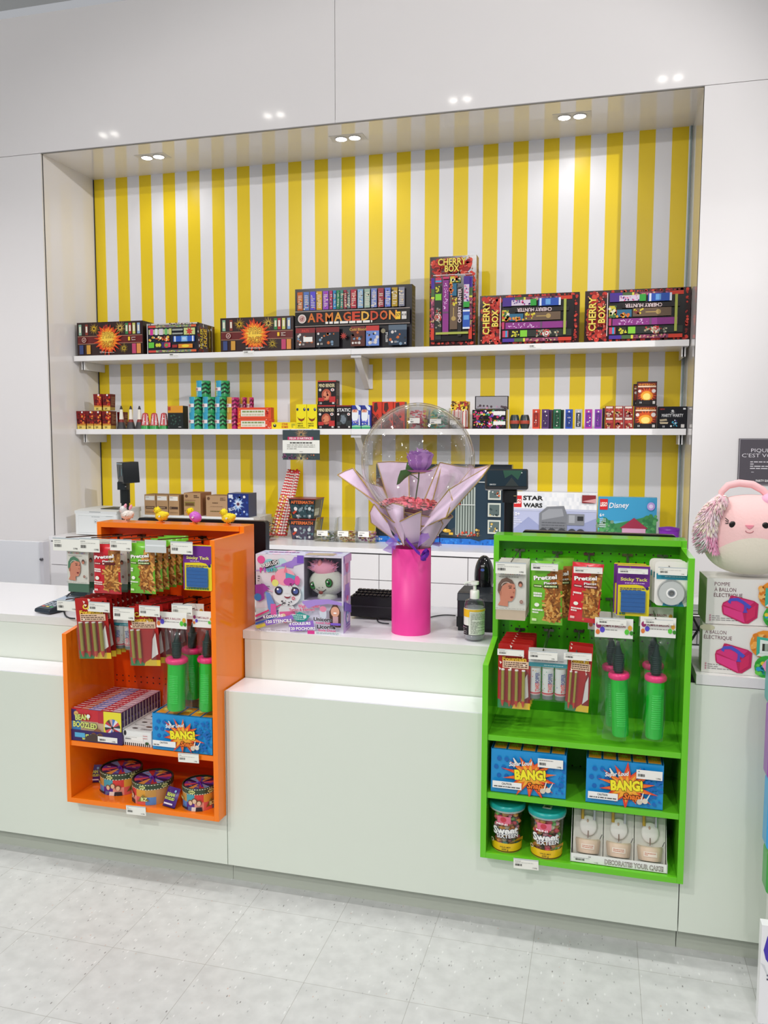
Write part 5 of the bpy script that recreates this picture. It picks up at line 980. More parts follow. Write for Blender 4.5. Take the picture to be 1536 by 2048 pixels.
# petals bed, stem, leaf, rose
bz = Zat(1003, vx, vy)
g = G(); bcx = Xat(826, vy, bz)
g.ellipsoid((bcx+.0, vy, bz-.035), (.1, .075, .035), C('#5a1420', .7), 28, 12)
for k in range(420):
    a = R.random()*2*PI; r = math.sqrt(R.random()); x = bcx+.112*r*math.cos(a); y = vy+.08*r*math.sin(a); z = bz-.018+.02*(1-r*r)-.06*(x-bcx)+.008*R.random()
    m = Matrix.Translation((x, y, z)) @ Matrix.Rotation(R.random()*6, 4, 'Z') @ Matrix.Rotation(R.random()*1.6-.3, 4, 'X'); g.T = m
    s_ = .007+.004*R.random(); g.add([(-s_, -s_*.7, 0), (0, -s_, .002), (s_, -s_*.6, 0), (s_*.8, s_*.7, .003), (0, s_, 0), (-s_*.8, s_*.7, .002)], [[0, 1, 2, 3, 4, 5]], R.choice(['#e8506a', '#f27a86', '#e06a80', '#f2a0a4', '#d83c58']))
g.T = None; o = g.build('petal_bed', o_, t); o['label'] = 'loose pink and red petals'; o['kind'] = 'stuff'
rx, rz_ = Xat(841, vy, 1.5), Zat(925, vx+.06, vy)
rc = atY(840, 922, vy)
g = G(); g.tube([pt(830, 1008, 0), pt(833, 985, 0), pt(837, 960, 0), pt(838, 944, 0)], .0024, C('#4a5a34', .5), 8); g.tube([pt(836, 958, 0), pt(828, 952, -.005), pt(818, 948, -.01)], .0016, C('#5a6a3c', .5), 6); g.build('stem', o_, t)
def lf(pts, c):
    g = G(); a = [Vector(pt(*p)) for p in pts]; mid = (a[0]+a[len(a)//2])/2
    g.add([*(tuple(p) for p in a), tuple(mid+Vector((0, -.006, 0)))], [[i, (i+1) % len(a), len(a)] for i in range(len(a))], C(c, .5), True); g.build('leaf', o_, t)
lf([(823, 947, -.01), (812, 939, -.02), (801, 941, -.025), (796, 955, -.02), (793, 970, -.015), (799, 968, -.01), (809, 958, -.005)], '#3f6a30')
lf([(820, 948, 0), (811, 938, -.005), (814, 925, -.01), (821, 918, -.01), (826, 930, 0), (826, 944, 0)], '#4a7434')
g = G(); ro = [C('#b884c8', .6), C('#a872bc', .6), C('#c79cd6', .6), C('#9c66b2', .6)]
RR = (atY(862, 922, vy)-atY(815, 922, vy)).length/2*.98
for ring, (n, k0) in enumerate(((3, .22), (4, .42), (5, .62), (6, .82), (6, 1.0))):
    for k in range(n):
        a_ = 2*PI*(k+ring*.37)/n-.4
        def fn(u, v, a_=a_, k0=k0, n=n, ring=ring, k=k):
            e = 2*u-1; aa = a_+e*PI/n*1.45; rr = RR*k0*(.30+.72*math.sin(PI*.5*min(1, v*1.7)))+RR*(.05+.10*k0)*max(0, v-.72)*3.2*(1+.3*e*e)
            z = -RR*.92+RR*(2.02-.1*ring-.12*(k % 2))*v*(1-.13*e*e)
            return Vector((rc.x+rr*math.cos(aa), rc.y+rr*math.sin(aa), rc.z+z+.0022*math.sin(11*u+k)*v))
        g.sheet(fn, 10, 9, ro[(k+ring) % 4])
for k in range(3):
    a_ = -PI/2+(k-1)*1.1
    def fn(u, v, a_=a_): aa = a_+(u-.5)*1.2; rr = RR*(.4+.75*v); return Vector((rc.x+rr*math.cos(aa), rc.y+rr*math.sin(aa)*.8, rc.z-RR*.85-.004*math.sin(PI*v)+RR*.1*v*v))
    g.sheet(fn, 6, 5, ro[0])
g.build('rose', o_, t)
# purple tulle and ribbon at the waist
g = G(); tl_ = C('#7a2fb4', .4, alpha=.6); wz = Zat(1090, vx, vy-vr)
for k in range(26):
    a = -PI+PI*k/13+R.random()*.2; q = .045+.045*R.random(); p0 = Vector((vx+.03+.02*math.cos(a), vy+.02*math.sin(a), wz)); p1 = Vector((vx+.02+q*math.cos(a), vy+q*math.sin(a), wz+.03*R.random()-.01)); s_ = Vector((-math.sin(a), math.cos(a), .3))*.016
    g.add([p0-s_*.3, p0+s_*.3, p1+s_, p1-s_], [[0, 1, 2, 3]], tl_)
for (a, b, c) in (((800, 1060), (770, 1085), (790, 1100)), ((845, 1040), (860, 1075), (835, 1095)), ((790, 1080), (765, 1100), (785, 1108))): g.add([pt(a[0], a[1], -.05), pt(b[0], b[1], -.07), pt(c[0], c[1], -.08)], [[0, 1, 2]], tl_)
g.build('tulle', o_, t)
g = G(); rb = C('#6420a8', .2, coat=.5)
p0, p1, p2, p3 = (Vector(pt(*q)) for q in ((812, 1078, -.07), (828, 1096, -.085), (840, 1108, -.09), (852, 1104, -.09)))
def band(P, w_):
    vs_ = []; 
    for p in P: vs_ += [p+Vector((0, 0, w_)), p-Vector((0, 0, w_))]
    g.add(vs_, [[2*i, 2*i+1, 2*i+3, 2*i+2] for i in range(len(P)-1)], rb, True)
band([p0, p0.lerp(p1, .5)+Vector((0, -.004, 0)), p1, p1.lerp(p2, .5)+Vector((0, -.006, 0)), p2], .006)
cL = Vector(pt(850, 1110, -.085))
for q in range(3): band([cL+Vector((.015*math.cos(a/8*PI*2)*(1-.15*q), -.004-.003*q+.012*math.sin(a/8*PI*2), .012*math.sin(a/8*PI*2+.7)+.003*q)) for a in range(9)], .0055)
band([cL+Vector((-.014, 0, -.006)), cL+Vector((-.006, -.012, -.014)), cL+Vector((.006, -.01, -.012))], .005)
g.build('ribbon', o_, t)
# clear bubble balloon
g = G(); 
g.ellipsoid(bc, (brr, brr, brr*1.02), FILM, 72, 48, lambda p: Vector((p.x*(1 if p.z > -.3 else 1-.12*(-.3-p.z)), p.y, p.z*(1 if p.z > 0 else 1.06))))
g.ellipsoid(bc, (brr*.965, brr*.965, brr*.985), FILM, 64, 40, lambda p: Vector((p.x*(1 if p.z > -.3 else 1-.12*(-.3-p.z)), p.y, p.z*(1 if p.z > 0 else 1.06))))
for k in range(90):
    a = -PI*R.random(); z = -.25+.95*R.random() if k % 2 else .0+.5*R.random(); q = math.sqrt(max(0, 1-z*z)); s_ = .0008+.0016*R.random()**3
    g.ellipsoid((bc.x+brr*.99*q*math.cos(a), bc.y+brr*.99*q*math.sin(a), bc.z+brr*.99*z), (s_, s_, s_), C('#ffffff', .1, spec=1), 6, 4)  # white beads on the film imitate small lamp reflections
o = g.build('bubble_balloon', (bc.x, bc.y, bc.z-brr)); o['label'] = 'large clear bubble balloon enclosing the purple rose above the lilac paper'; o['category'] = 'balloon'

# hand sanitiser
sx, sy = Xat(947, .215, ZCT), .228; sr = (atZ(967, 1280, ZCT)-atZ(927, 1280, ZCT)).length/2; o_ = (sx, sy, ZCT)
sh_ = Zat(1200, sx, sy-sr)-ZCT; t = thing('pump_bottle', o_, 'clear hand sanitiser pump bottle on the counter beside the green rack', 'bottle')
g = G(); g.lathe([(sr*.9, 0), (sr, .006), (sr, sh_*.86), (sr*.9, sh_*.95), (sr*.5, sh_)], (sx, sy, ZCT+.0005), BOTTLE, 36); g.build('bottle', o_, t)
g = G(); g.lathe([(sr*.84, .006), (sr*.93, .012), (sr*.93, sh_*.8)], (sx, sy, ZCT), C('#c6cacf', .1, alpha=.5), 30); g.build('gel', o_, t)
g = G(); f = cylf(g, sr+.0005, sh_*.62, ZCT+sh_*.16, -PI*1.05, PI*.05, (sx, sy)); f.rect(.02, 0, .98, 1, '#dfe5d8').rect(.02, .0, .38, .36, '#17161c').rect(.02, .36, .38, .68, '#e9ede4').rect(.02, .68, .4, .97, '#f0c01a').rect(.4, .9, .98, .98, '#e0b83a').rect(.02, 0, .98, .015, '#1c1c1c').lines(.44, .06, .95, .86, 15, '#6a6f66', .3).rect(.06, .26, .2, .3, '#b04a8a').lines(.08, .03, .34, .32, 4, '#e8e8e8', .12); g.build('label', o_, t)
g = G(); pwh = C('#eef0ea', .3); g.lathe([(sr*.46, 0), (sr*.46, .026), (sr*.4, .028)], (sx, sy, ZCT+sh_-.001), pwh, 24); g.lathe([(.0055, 0), (.0055, .022)], (sx, sy, ZCT+sh_+.026), pwh, 12); g.rbox(sx-.013, sx+.013, sy-.012, sy+.012, ZCT+sh_+.046, ZCT+sh_+.056, .008, pwh); g.tube([(sx-.008, sy, ZCT+sh_+.053), (sx-.026, sy-.006, ZCT+sh_+.052), (sx-.034, sy-.008, ZCT+sh_+.047)], .004, pwh, 8); g.build('pump_head', o_, t)
# receipt printer behind sanitiser, speaker-like scanner
def dev(px0, px1, Y, pyt, d, name, label, cat, parts):
    x0 = Xat(px0, Y, ZCT); x1 = Xat(px1, Y, ZCT); xc = (x0+x1)/2; w = x1-x0; h = Zat(pyt, xc, Y)-ZCT; o_ = (xc, Y, ZCT); t = thing(name, o_, label, cat); parts(Matrix.Translation(o_), w, h, d, o_, t); return t
def rp(T, w, h, d, o_, t):
    G(T).rbox(-w/2, w/2, 0, d, .012, h*.78, .012, C('#24282d', .3)).build('body', o_, t)
    G(T).prism([(.0, h*.78), (.008, h*.98), (.03, h), (d, h), (d, h*.78)], -w/2, w/2, C('#2f343a', .25), 'x').build('lid', o_, t, bevel=.003)
    g = G(T); g.box(-w/2+.004, w/2-.004, .004, d, 0, .012, '#101113'); g.box(-w/2-.0, -w/2+.02, -.003, 0, .015, .05, '#0c0d0e'); g.build('base', o_, t)
dev(913, 990, .34, 1187, .15, 'receipt_printer', 'charcoal receipt printer behind the sanitiser bottle', 'printer', rp)
x_ = Xat(968, .5, 1.0); z0, z1 = ZCT, atY(968, 1111, .5).z; o_ = (x_, .5, ZCT); t = thing('barcode_scanner', o_, 'black upright hands-free scanner with a rounded hood behind the counter', 'scanner')
g = G(); rr_ = abs(Xat(988, .5, 1.0)-Xat(949, .5, 1.0))/2; g.ellipsoid((x_, .5, z1-.075), (rr_, .04, .076), C('#121315', .12, coat=.5), 28, 20); f = Face(g, (x_-.02, .457, z1-.06), (.04, 0, 0), (0, 0, .04)); f.ell(.5, .35, .007, '#5a7ad0', .005); f.lines(.35, .62, .65, .78, 1, '#ccc', .8); g.build('hood', o_, t)
g = G(); g.lathe([(.03, 0), (.03, .01), (.014, .02), (.012, z1-ZCT-.12)], (x_, .51, ZCT), C('#17181a', .3), 20); g.build('stand', o_, t)
def cash(T, w, h, d, o_, t):
    G(T).rbox(-w/2, w/2, 0, d, .01, h*.9, .006, C('#17141a', .3)).build('body', o_, t)
    g = G(T)
    for k in range(12):
        for j in range(3): g.box(-w/2+.008+k*w*.08, -w/2+.008+k*w*.08+w*.06, .012+j*.03, .034+j*.03, h*.9, h*.9+.006+.004*j, C('#1d1b20', .35))
    g.build('keys', o_, t); G(T).box(-w/2, w/2, -.003, 0, h*.5, h*.56, '#2a262e').build('seam', o_, t)
dev(700, 800, .42, 1190, .14, 'till_keyboard', 'black till keyboard unit half hidden behind the pink vase', 'keyboard', cash)
def cable(name, pts, label, r=.0022, c='#22252a'):
    P = [atZ(px, py, ZCT+.004) if len(q) == 0 else atY(px, py, q[0]) for px, py, *q in pts]; Q = []
    for i in range(len(P)-1):
        a, b = P[max(i-1, 0)], P[min(i+2, len(P)-1)]
        for k in range(6):
            s = k/6; p, q = P[i], P[i+1]; m0 = (q-a)/2; m1 = (b-p)/2; h00 = 2*s**3-3*s*s+1; h10 = s**3-2*s*s+s; h01 = -2*s**3+3*s*s; h11 = s**3-s*s; Q.append(p*h00+m0*h10+q*h01+m1*h11)
    Q.append(P[-1]); o = G().tube(Q, r, C(c, .4), 6).build(name, P[0]); o['label'] = label; o['category'] = 'cable'
cable('cable', [(850, 1237), (872, 1232), (890, 1230), (911, 1231)], 'thin dark cable running from the vase to the receipt printer')
cable('cable', [(755, 1237), (756, 1243), (765, 1246), (778, 1247)], 'short curled dark cable left of the pink vase')
# payment terminal and its stand at the left
pa = atZ(84, 1228, ZCT); o_ = (pa.x, pa.y, ZCT); t = thing('card_terminal', o_, 'dark card payment terminal lying on the left of the counter', 'card terminal')
T = Matrix.Translation((pa.x, pa.y, ZCT)) @ Matrix.Rotation(math.radians(-14), 4, 'Z')
g = G(T); g.prism([(-.002, .008), (.0, .018), (.15, .045), (.17, .042), (.17, .004), (0, .003)], -.042, .042, C('#27323c', .3), 'x'); g.build('body', o_, t, bevel=.004)
g = G(T); nrm = Vector((0, -.0275, .15)).normalized(); f = Face(g, (-.036, .006, .0195), (.072, 0, 0), (0, .135, .0243)); f.rect(0, .55, 1, .95, '#9fb0c4').rect(.0, .0, 1, .5, '#3a4854')
for i in range(3):
    for j in range(4): f.rect(.08+.31*i, .12+.095*j, .3+.31*i, .18+.095*j, '#aab6c4' if j else ['#d05a4a', '#d8c85a', '#3fae6a'][i]); f.k -= .9
g.build('keypad', o_, t)
pb_ = atZ(158, 1204, ZCT); o_ = (pb_.x, pb_.y, ZCT); t = thing('terminal_stand', o_, 'dark angular stand behind the card terminal beside the orange rack', 'stand')
g = G(Matrix.Translation(o_)); g.prism([(-.035, 0), (.035, 0), (.045, .1), (-.045, .1)], 0, .04, C('#1f3034', .3)); g.build('cradle', o_, t); G(Matrix.Translation(o_)).box(-.05, .05, -.01, .06, 0, .006, '#1a2224').build('foot', o_, t)
cable('cable', [(115, 1200), (126, 1202), (136, 1190, .3), (146, 1184, .32), (158, 1183, .33)], 'dark cable arching from the card terminal to its stand', .003)
cable('cable', [(128, 1222), (131, 1231), (139, 1236), (150, 1237)], 'dark cable loop on the counter under the price tags', .003)
# ================================================================== GOODS HANGING ON THE DISPLAYS
plast = PLAST
def hangT(px0, px1, pyt, pyb, Y, rz=0):
    A = atY(px0, (pyt+pyb)/2, Y); B = atY(px1, (pyt+pyb)/2, Y); xc = (A.x+B.x)/2; zt = Zat(pyt, xc, Y); zb = Zat(pyb, xc, Y)
    return (xc, Y, zt), abs(B.x-A.x), zt-zb
def row(t, n, dy, labels, group, dx=0, dz=0, rz=None):
    out = [t]
    for i in range(1, n):
        out.append(dup(t, t.location+Vector((dx*i, dy*i, dz*i)), labels[i-1] if i-1 < len(labels) else labels[-1], group, rz*(1 if i % 2 else -1) if rz else None))
    return out
def wig(px0, px1, pyt, pyb, Y, label, cap, cardc='#f3eee2', skin='#c9846a'):
    o_, w, h = hangT(px0, px1, pyt, pyb, Y); t = thing('wig_cap_pack', o_, label, 'wig cap', None); T = Matrix.Translation(o_)
    g = G(T); g.box(-w/2, w/2, 0, .003, -h*.82, -h*.0, C(cardc, .5)); f = Face(g, (-w/2, 0, -h*.82), (w, 0, 0), (0, 0, h*.82))
    for k, c in enumerate(['#d8323a', '#3a6ab0', '#3a9a4a', '#d8a02a', '#c03a8a', '#d8323a', '#e07a2a', '#4a9a5a', '#3a5aa0', '#7a3a9a', '#b8322a']): f.text('PARTY EXPERT'[k if k < 5 else k+1], .1+k*.076, .79, None, h*.028, c, .06)
    f.lines(.1, .71, .75, .74, 1, '#8a8a80').poly([(.08, .1), (.16, .2), (.14, .34), (.1, .44), (.12, .6), (.3, .69), (.5, .67), (.62, .58), (.66, .45), (.64, .3), (.55, .2), (.42, .19), (.42, .08)], skin)
    f.poly([(.07, .42), (.09, .56), (.2, .67), (.36, .71), (.54, .66), (.62, .57), (.4, .6), (.22, .52), (.16, .4), (.12, .34)], cap).ring(.36, .5, w*.16, w*.175, '#e8dcd0', 12, .9, 2.9)
    f.poly([(.44, .49), (.52, .5), (.53, .48), (.44, .475)], '#3a2018').poly([(.42, .53), (.54, .535), (.54, .525), (.42, .52)], '#4a2a20').poly([(.6, .49), (.64, .5), (.64, .48), (.6, .475)], '#3a2018').poly([(.48, .29), (.54, .31), (.6, .3), (.54, .265)], '#7a1f2a').poly([(.57, .4), (.62, .42), (.61, .37)], '#a86a54').poly([(.14, .4), (.18, .42), (.17, .32), (.13, .33)], '#b87a62')
    f.ell(.82, .58, w*.075, '#5a4038', w*.1).ell(.82, .56, w*.05, skin, w*.06).ell(.86, .2, w*.06, '#9a7060').lines(.02, .03, .98, .055, 1, '#a8a49a').text('CHAPEAU', .86, .2, w*.07, w*.02, '#eee', .03)
    g.build('card', o_, t)
    g = G(T); g.rbox(-w/2+.001, w/2-.001, .0005, .006, -h, -h*.8, .002, C(cap if cap != '#6a5448' else '#e3ccb0', .8, noise=.05), axis='y'); g.build('folded_cap', o_, t)
    g = G(T); g.box(-w/2-.001, w/2+.001, -.0012, -.0008, -h, .0, plast); g.build('sleeve', o_, t); return t
gg = 'wig cap packs on the %s rack'
t = wig(135, 177, 1090, 1184, -.075, 'front wig cap pack with green cap, leftmost on the orange rack', '#4f7a5e')
row(t, 5, .042, ['second wig cap pack behind the green-capped one on the orange rack', 'third wig cap pack on the leftmost orange rack hook', 'fourth wig cap pack on the leftmost orange rack hook', 'rearmost wig cap pack on the leftmost orange rack hook'], gg % 'orange', dx=-.001, rz=.03)
t['group'] = gg % 'orange'
b_ = thing('wig_cap_pack', atY(232, 1092, .02), 'front grey-brown wig cap pack seen edge-on behind the red pretzel bag', 'wig cap', gg % 'orange')
for c in t.children: d = c.copy(); COL.objects.link(d); d.parent = b_
row(b_, 5, .038, ['second grey-brown wig cap pack behind the red pretzel bag', 'third grey-brown wig cap pack behind the red pretzel bag', 'fourth grey-brown wig cap pack behind the red pretzel bag', 'rearmost grey-brown wig cap pack behind the red pretzel bag'], gg % 'orange')
t = wig(991.5, 1052, 1128, 1240, -.035, 'front wig cap pack with brown cap, leftmost on the green rack', '#6a5448'); t['group'] = gg % 'green'
row(t, 5, .03, ['second wig cap pack on the green rack, behind the front one', 'third wig cap pack on the green rack', 'fourth wig cap pack on the green rack', 'rearmost wig cap pack on the green rack'], gg % 'green', rz=.02)

def pretzel(px0, px1, pyt, pyb, Y, label, base, dk, lite, rot=0):
    o_, w, h = hangT(px0, px1, pyt, pyb, Y); t = thing('snack_bag', o_, label, 'snack bag'); T = Matrix.Translation(o_) @ Matrix.Rotation(rot, 4, 'Y'); g = G(T); th = .012
    P = lambda u, v, e, s=1: Vector(((u-.5)*w*(1-.05*math.sin(PI*v)), -s*th*math.sqrt(max(0, math.sin(PI*u)))*math.sqrt(max(0, math.sin(PI*v)))-e+.0012*math.sin(17*v+5*u)*math.sin(PI*u), -h+h*v))
    film = C(base, .22, coat=.3); win = C('#9a6a3a', .3)
    def col(u, v):
        if v > .9: return film
        if v < .05: return film
        if .46 < u < .96 and .08 < v < .56+.1*(u-.5) and (u-.46) > (v-.42)*.3: return C('#8f5a28', .3, noise=.1)
        if .6 < u < .98 and .56 <= v < .86: return C('#a06a34', .3, noise=.1)
        return film
    g.sheet(lambda u, v: P(u, v, 0), 18, 24, film, True, col); g.sheet(lambda u, v: P(u, v, 0, -.8), 8, 12, film)
    f = Face(g, w=w, h=h, fn=P, step=.0003)
    for k in range(90):
        u = .48+.46*R.random(); v = .07+.5*R.random() if k % 4 else .6+.22*R.random()
        if u < .62 and v > .56: continue
        a = R.random()*PI; l, q = .011*(.6+.6*R.random())/w, .0028/w; ca, sa = math.cos(a), math.sin(a); k_ = w/h
        f.put([(u-l*ca-q*sa, v+(-l*sa+q*ca)*k_), (u+l*ca-q*sa, v+(l*sa+q*ca)*k_), (u+l*ca+q*sa, v+(l*sa-q*ca)*k_), (u-l*ca+q*sa, v+(-l*sa-q*ca)*k_)], [[0, 1, 2, 3]], R.choice(['#c8893f', '#b5702c', '#7a4418', '#d9a050', '#9c5a22', '#e0b060'])); f.k += .05
    f.k += 2
    f.text('Pretzel', .45, .75, w*.72, h*.062, '#f6f1ec', .08, .1, dk, .07).text('Pieces', .62, .67, w*.4, h*.036, '#f0ebe6', .06, .08, dk, .07)
    f.rect(.08, .595, .36, .635, dk).rect(.4, .59, .88, .64, dk).lines(.1, .603, .34, .628, 1, lite, .8).lines(.43, .6, .84, .63, 1, lite, .8).lines(.08, .44, .36, .52, 2, '#f3f0e8', .75).ell(.2, .32, w*.08, '#eef0e0', w*.06).lines(.06, .18, .4, .26, 2, '#f3f0e8', .6).rect(.06, .06, .2, .1, lite)
    g.build('bag', o_, t); 
    g = G(T); g.box(-w*.49, w*.49, -.001, .001, -.004, .006, plast); g.build('hang_strip', o_, t); return t
RP = ('#c8202c', '#5a1414', '#f3c8c0'); GP = ('#6fb82c', '#2a3a12', '#d8ecb0')
t = pretzel(187, 242, 1088, 1187, -.07, 'red pretzel snack bag at the left of the orange rack', *RP)
t = pretzel(260, 311, 1086, 1187, -.07, 'front green pretzel snack bag in the row on the orange rack', *GP); t['group'] = 'green pretzel bags on the orange rack'
row(t, 6, .043, ['second green pretzel bag in the orange rack row', 'third green pretzel bag in the orange rack row', 'fourth green pretzel bag in the orange rack row', 'fifth green pretzel bag in the orange rack row', 'rearmost green pretzel bag in the orange rack row'], 'green pretzel bags on the orange rack', dx=.0005, rz=.04)
t = pretzel(1061, 1126, 1122, 1249, -.03, 'front green pretzel snack bag on the green rack', *GP); t['group'] = 'green pretzel bags on the green rack'
row(t, 2, .07, ['second green pretzel bag, turned, behind the front one on the green rack'], 'green pretzel bags on the green rack', dx=.028, rz=.3)
pretzel(1144, 1207, 1126, 1245, -.03, 'red pretzel snack bag in the middle of the green rack', '#d4212f', '#5a1414', '#f3c8c0', .06)

def tack(px0, px1, pyt, pyb, Y, label):
    o_, w, h = hangT(px0, px1, pyt, pyb, Y); t = thing('sticky_tack_pack', o_, label, 'adhesive putty'); T = Matrix.Translation(o_)
    g = G(T); g.rbox(-w/2, w/2, 0, .002, -h, 0, .004, C('#edd928', .35), axis='y'); f = Face(g, (-w/2, 0, -h), (w, 0, 0), (0, 0, h))
    f.poly([(.0, .6), (.6, .62), (.8, .6), (.9, .54), (1, .6), (1, .98), (0, .98)], '#6d2a8c').ell(.93, .55, w*.05, '#2a2a6a').rect(.0, .02, .04, .7, '#6d2a8c').text('Sticky Tack', .52, .72, w*.8, h*.06, '#f0e87a', .06).lines(.25, .63, .85, .66, 1, '#e8c8f0').lines(.1, .46, .85, .56, 3, '#4a3a6a').lines(.1, .02, .9, .07, 1, '#3a7a4a', .8); g.build('card', o_, t)
    g = G(T); g.rbox(-w*.36, w*.38, -.008, 0, -h*.92, -h*.5, .003, C('#1f6ab4', .55, noise=.04), axis='y')
    for k in range(5): g.box(-w*.355, w*.375, -.0085, -.008, -h*(.56+.08*k), -h*(.56+.08*k)-.0008, '#185592')
    g.build('putty_slab', o_, t); G(T).box(-w*.4, w*.41, -.0105, -.0098, -h*.95, -h*.48, plast).build('blister', o_, t); return t
tack(367, 423, 1090, 1181, -.055, 'sticky putty pack with a teal-blue slab at the right of the orange rack')
t = tack(1233, 1299, 1130, 1232, -.03, 'front sticky putty pack with a bright blue slab on the green rack')
t['group'] = 'sticky putty packs on the green rack'
row(t, 2, .03, ['purple-edged sticky putty pack behind the front one on the green rack'], 'sticky putty packs on the green rack', dx=-.008)

def tape(px0, px1, pyt, pyb, Y, label):
    o_, w, h = hangT(px0, px1, pyt, pyb, Y); t = thing('tape_dispenser_pack', o_, label, 'adhesive tape'); T = Matrix.Translation(o_)
    g = G(T); g.rbox(-w/2, w*.44, 0, .002, -h*.9, 0, .012, C('#f0eee6', .4), axis='y'); f = Face(g, (-w/2, 0, -h*.9), (w*.9, 0, 0), (0, 0, h*.9)); f.rect(.05, .6, 1, .73, '#2a93ac').lines(.3, .65, .9, .68, 1, '#bfe0e6').lines(.4, .74, .95, .8, 2, '#b8c8cc', .3).poly([(.25, .0), (.9, .0), (.82, .12), (.3, .12)], '#2a93ac').lines(.4, .03, .75, .08, 1, '#cfe6ea'); g.build('card', o_, t)
    g = G(T); cx, cz, r = -w*.05, -h*.62, w*.36
    ds = BOTTLE; N = 28; tp = C('#d8dcd8', .1, alpha=.75)
    def ringy(cx, cz, r0, r1, y0, y1, m):
        vs_ = []; 
        for k in range(N): a = 2*PI*k/N; vs_ += [(cx+r0*math.cos(a), y0, cz+r0*math.sin(a)), (cx+r1*math.cos(a), y0, cz+r1*math.sin(a)), (cx+r0*math.cos(a), y1, cz+r0*math.sin(a)), (cx+r1*math.cos(a), y1, cz+r1*math.sin(a))]
        fs = []
        for k in range(N):
            a, b = 4*k, 4*((k+1) % N); fs += [[a, a+1, b+1, b], [a+2, b+2, b+3, a+3], [a+1, a+3, b+3, b+1], [a, b, b+2, a+2]]
        g.add(vs_, fs, m, False)
    ringy(cx, cz, r*.4, r*.95, -.014, -.002, tp); ringy(cx, cz, r*.28, r*.4, -.016, -.001, C('#f2f2ee', .3)); ringy(cx, cz, r*.2, r*.27, -.016, -.001, C('#8a9296', .3))
    ringy(cx, cz, r*.95, r*1.06, -.016, -.001, ds); g.prism([(cx+r*.7, cz-r*.9), (cx+r*1.2, cz-r*.6), (cx+r*1.5, cz+r*.0), (cx+r*1.35, cz+r*.35), (cx+r*1.15, cz+r*.2), (cx+r*1.2, cz-r*.1), (cx+r*.95, cz-r*.4)], -.014, -.002, ds)
    g.build('tape_dispenser', o_, t); return t
t = tape(1309, 1384, 1124, 1222, -.032, 'front white and teal clear tape dispenser pack, rightmost on the green rack'); t['group'] = 'tape packs on the green rack'
row(t, 3, .03, ['second tape dispenser pack on the rightmost hook of the green rack', 'rearmost tape dispenser pack on the rightmost hook of the green rack'], 'tape packs on the green rack', dx=-.006, rz=.05)

def fountain(px0, px1, pyt, pyb, Y, label, lean=0, tubes=4):
    o_, w, h = hangT(px0, px1, pyt, pyb, Y); t = thing('cake_fountain_pack', o_, label, 'cake fountains'); T = Matrix.Translation(o_) @ Matrix.Rotation(lean, 4, 'Y')
    g = G(T); g.rbox(-w/2, w/2, 0, .0016, -h, 0, .004, C('#b4201c', .35), axis='y'); f = Face(g, (-w/2, 0, -h), (w, 0, 0), (0, 0, h))
    f.poly([(.0, .0), (.55, .0), (.4, .06), (.0, .14)], '#2f8a4a').poly([(.45, .0), (1, .0), (1, .1), (.7, .12), (.5, .06)], '#e8c42a').poly([(.7, .1), (1, .1), (1, .5), (.85, .62), (.75, .4)], '#8a1614').poly([(.72, .12), (.95, .2), (.9, .55), (.8, .45)], '#e6e2dc')
    f.text('CAKE', .5, .86, w*.5, h*.07, '#f5d94a', .1, .02, '#6a1410', .06).text('Fountain', .5, .77, w*.72, h*.06, '#f0c23a', .1, .02, '#6a1410', .06).rect(.14, .63, .94, .74, '#e9c8a8').lines(.17, .64, .9, .73, 3, '#4a2a1c')
    for k in range(8): a, b = R.random(), .6+.4*R.random(); f.poly([(a, b), (min(1, a+.08), b-.02), (min(1, a+.03), b-.05)], '#f3e6d8')
    g.build('card', o_, t)
    n = tubes; x0 = -w*.34
    for k in range(n):
        x = x0+k*w*.21; g = G(T); g.tube([(x, -.008, -h*.40), (x, -.008, -h*.86)], w*.052, C('#c2b64e', .28, metal=.55), 10)
        g.tube([(x, -.008, -h*.385), (x, -.008, -h*.40)], w*.056, '#f2efe6', 10); g.tube([(x, -.008, -h*.86), (x, -.008, -h*.9), (x, -.008, -h*.96)], w*.05, C('#d8432a', .35), 10, rs=[w*.056, w*.05, w*.015]); g.build('fountain_tube', o_, t)
    G(T).box(-w*.44, w*.46, -.0165, -.0158, -h*.98, -h*.36, plast).build('blister', o_, t); return t
cfg = 'cake fountain packs on the %s rack'
t = fountain(151, 214, 1196, 1317, -.055, 'front red cake fountain pack with four gold tubes, left on the orange rack', -.07); t['group'] = cfg % 'orange'
row(t, 9, .028, ['%s red cake fountain pack in the left row of the orange rack' % s_ for s_ in ('second', 'third', 'fourth', 'fifth', 'sixth', 'seventh', 'eighth', 'rearmost')], cfg % 'orange', dx=.0005, dz=.0005)
t = fountain(255, 314, 1212, 1331, -.06, 'front red cake fountain pack in the right row of the orange rack', -.06, 2); t['group'] = cfg % 'orange'
row(t, 6, .036, ['%s red cake fountain pack in the right row of the orange rack' % s_ for s_ in ('second', 'third', 'fourth', 'fifth', 'rearmost')], cfg % 'orange')
t = fountain(996, 1061, 1288, 1417, -.03, 'front red cake fountain pack with four gold tubes at the left of the green rack'); t['group'] = cfg % 'green'
row(t, 6, .03, ['%s red cake fountain pack in the left row of the green rack' % s_ for s_ in ('second', 'third', 'fourth', 'fifth', 'rearmost')], cfg % 'green', dx=.001, rz=.06)
t = fountain(1137, 1185, 1292, 1423, -.03, 'front narrow red cake fountain pack beside the green-tubed pump on the green rack', .05, 2); t['group'] = cfg % 'green'
row(t, 2, .04, ['second red cake fountain pack behind the narrow front one on the green rack'], cfg % 'green')

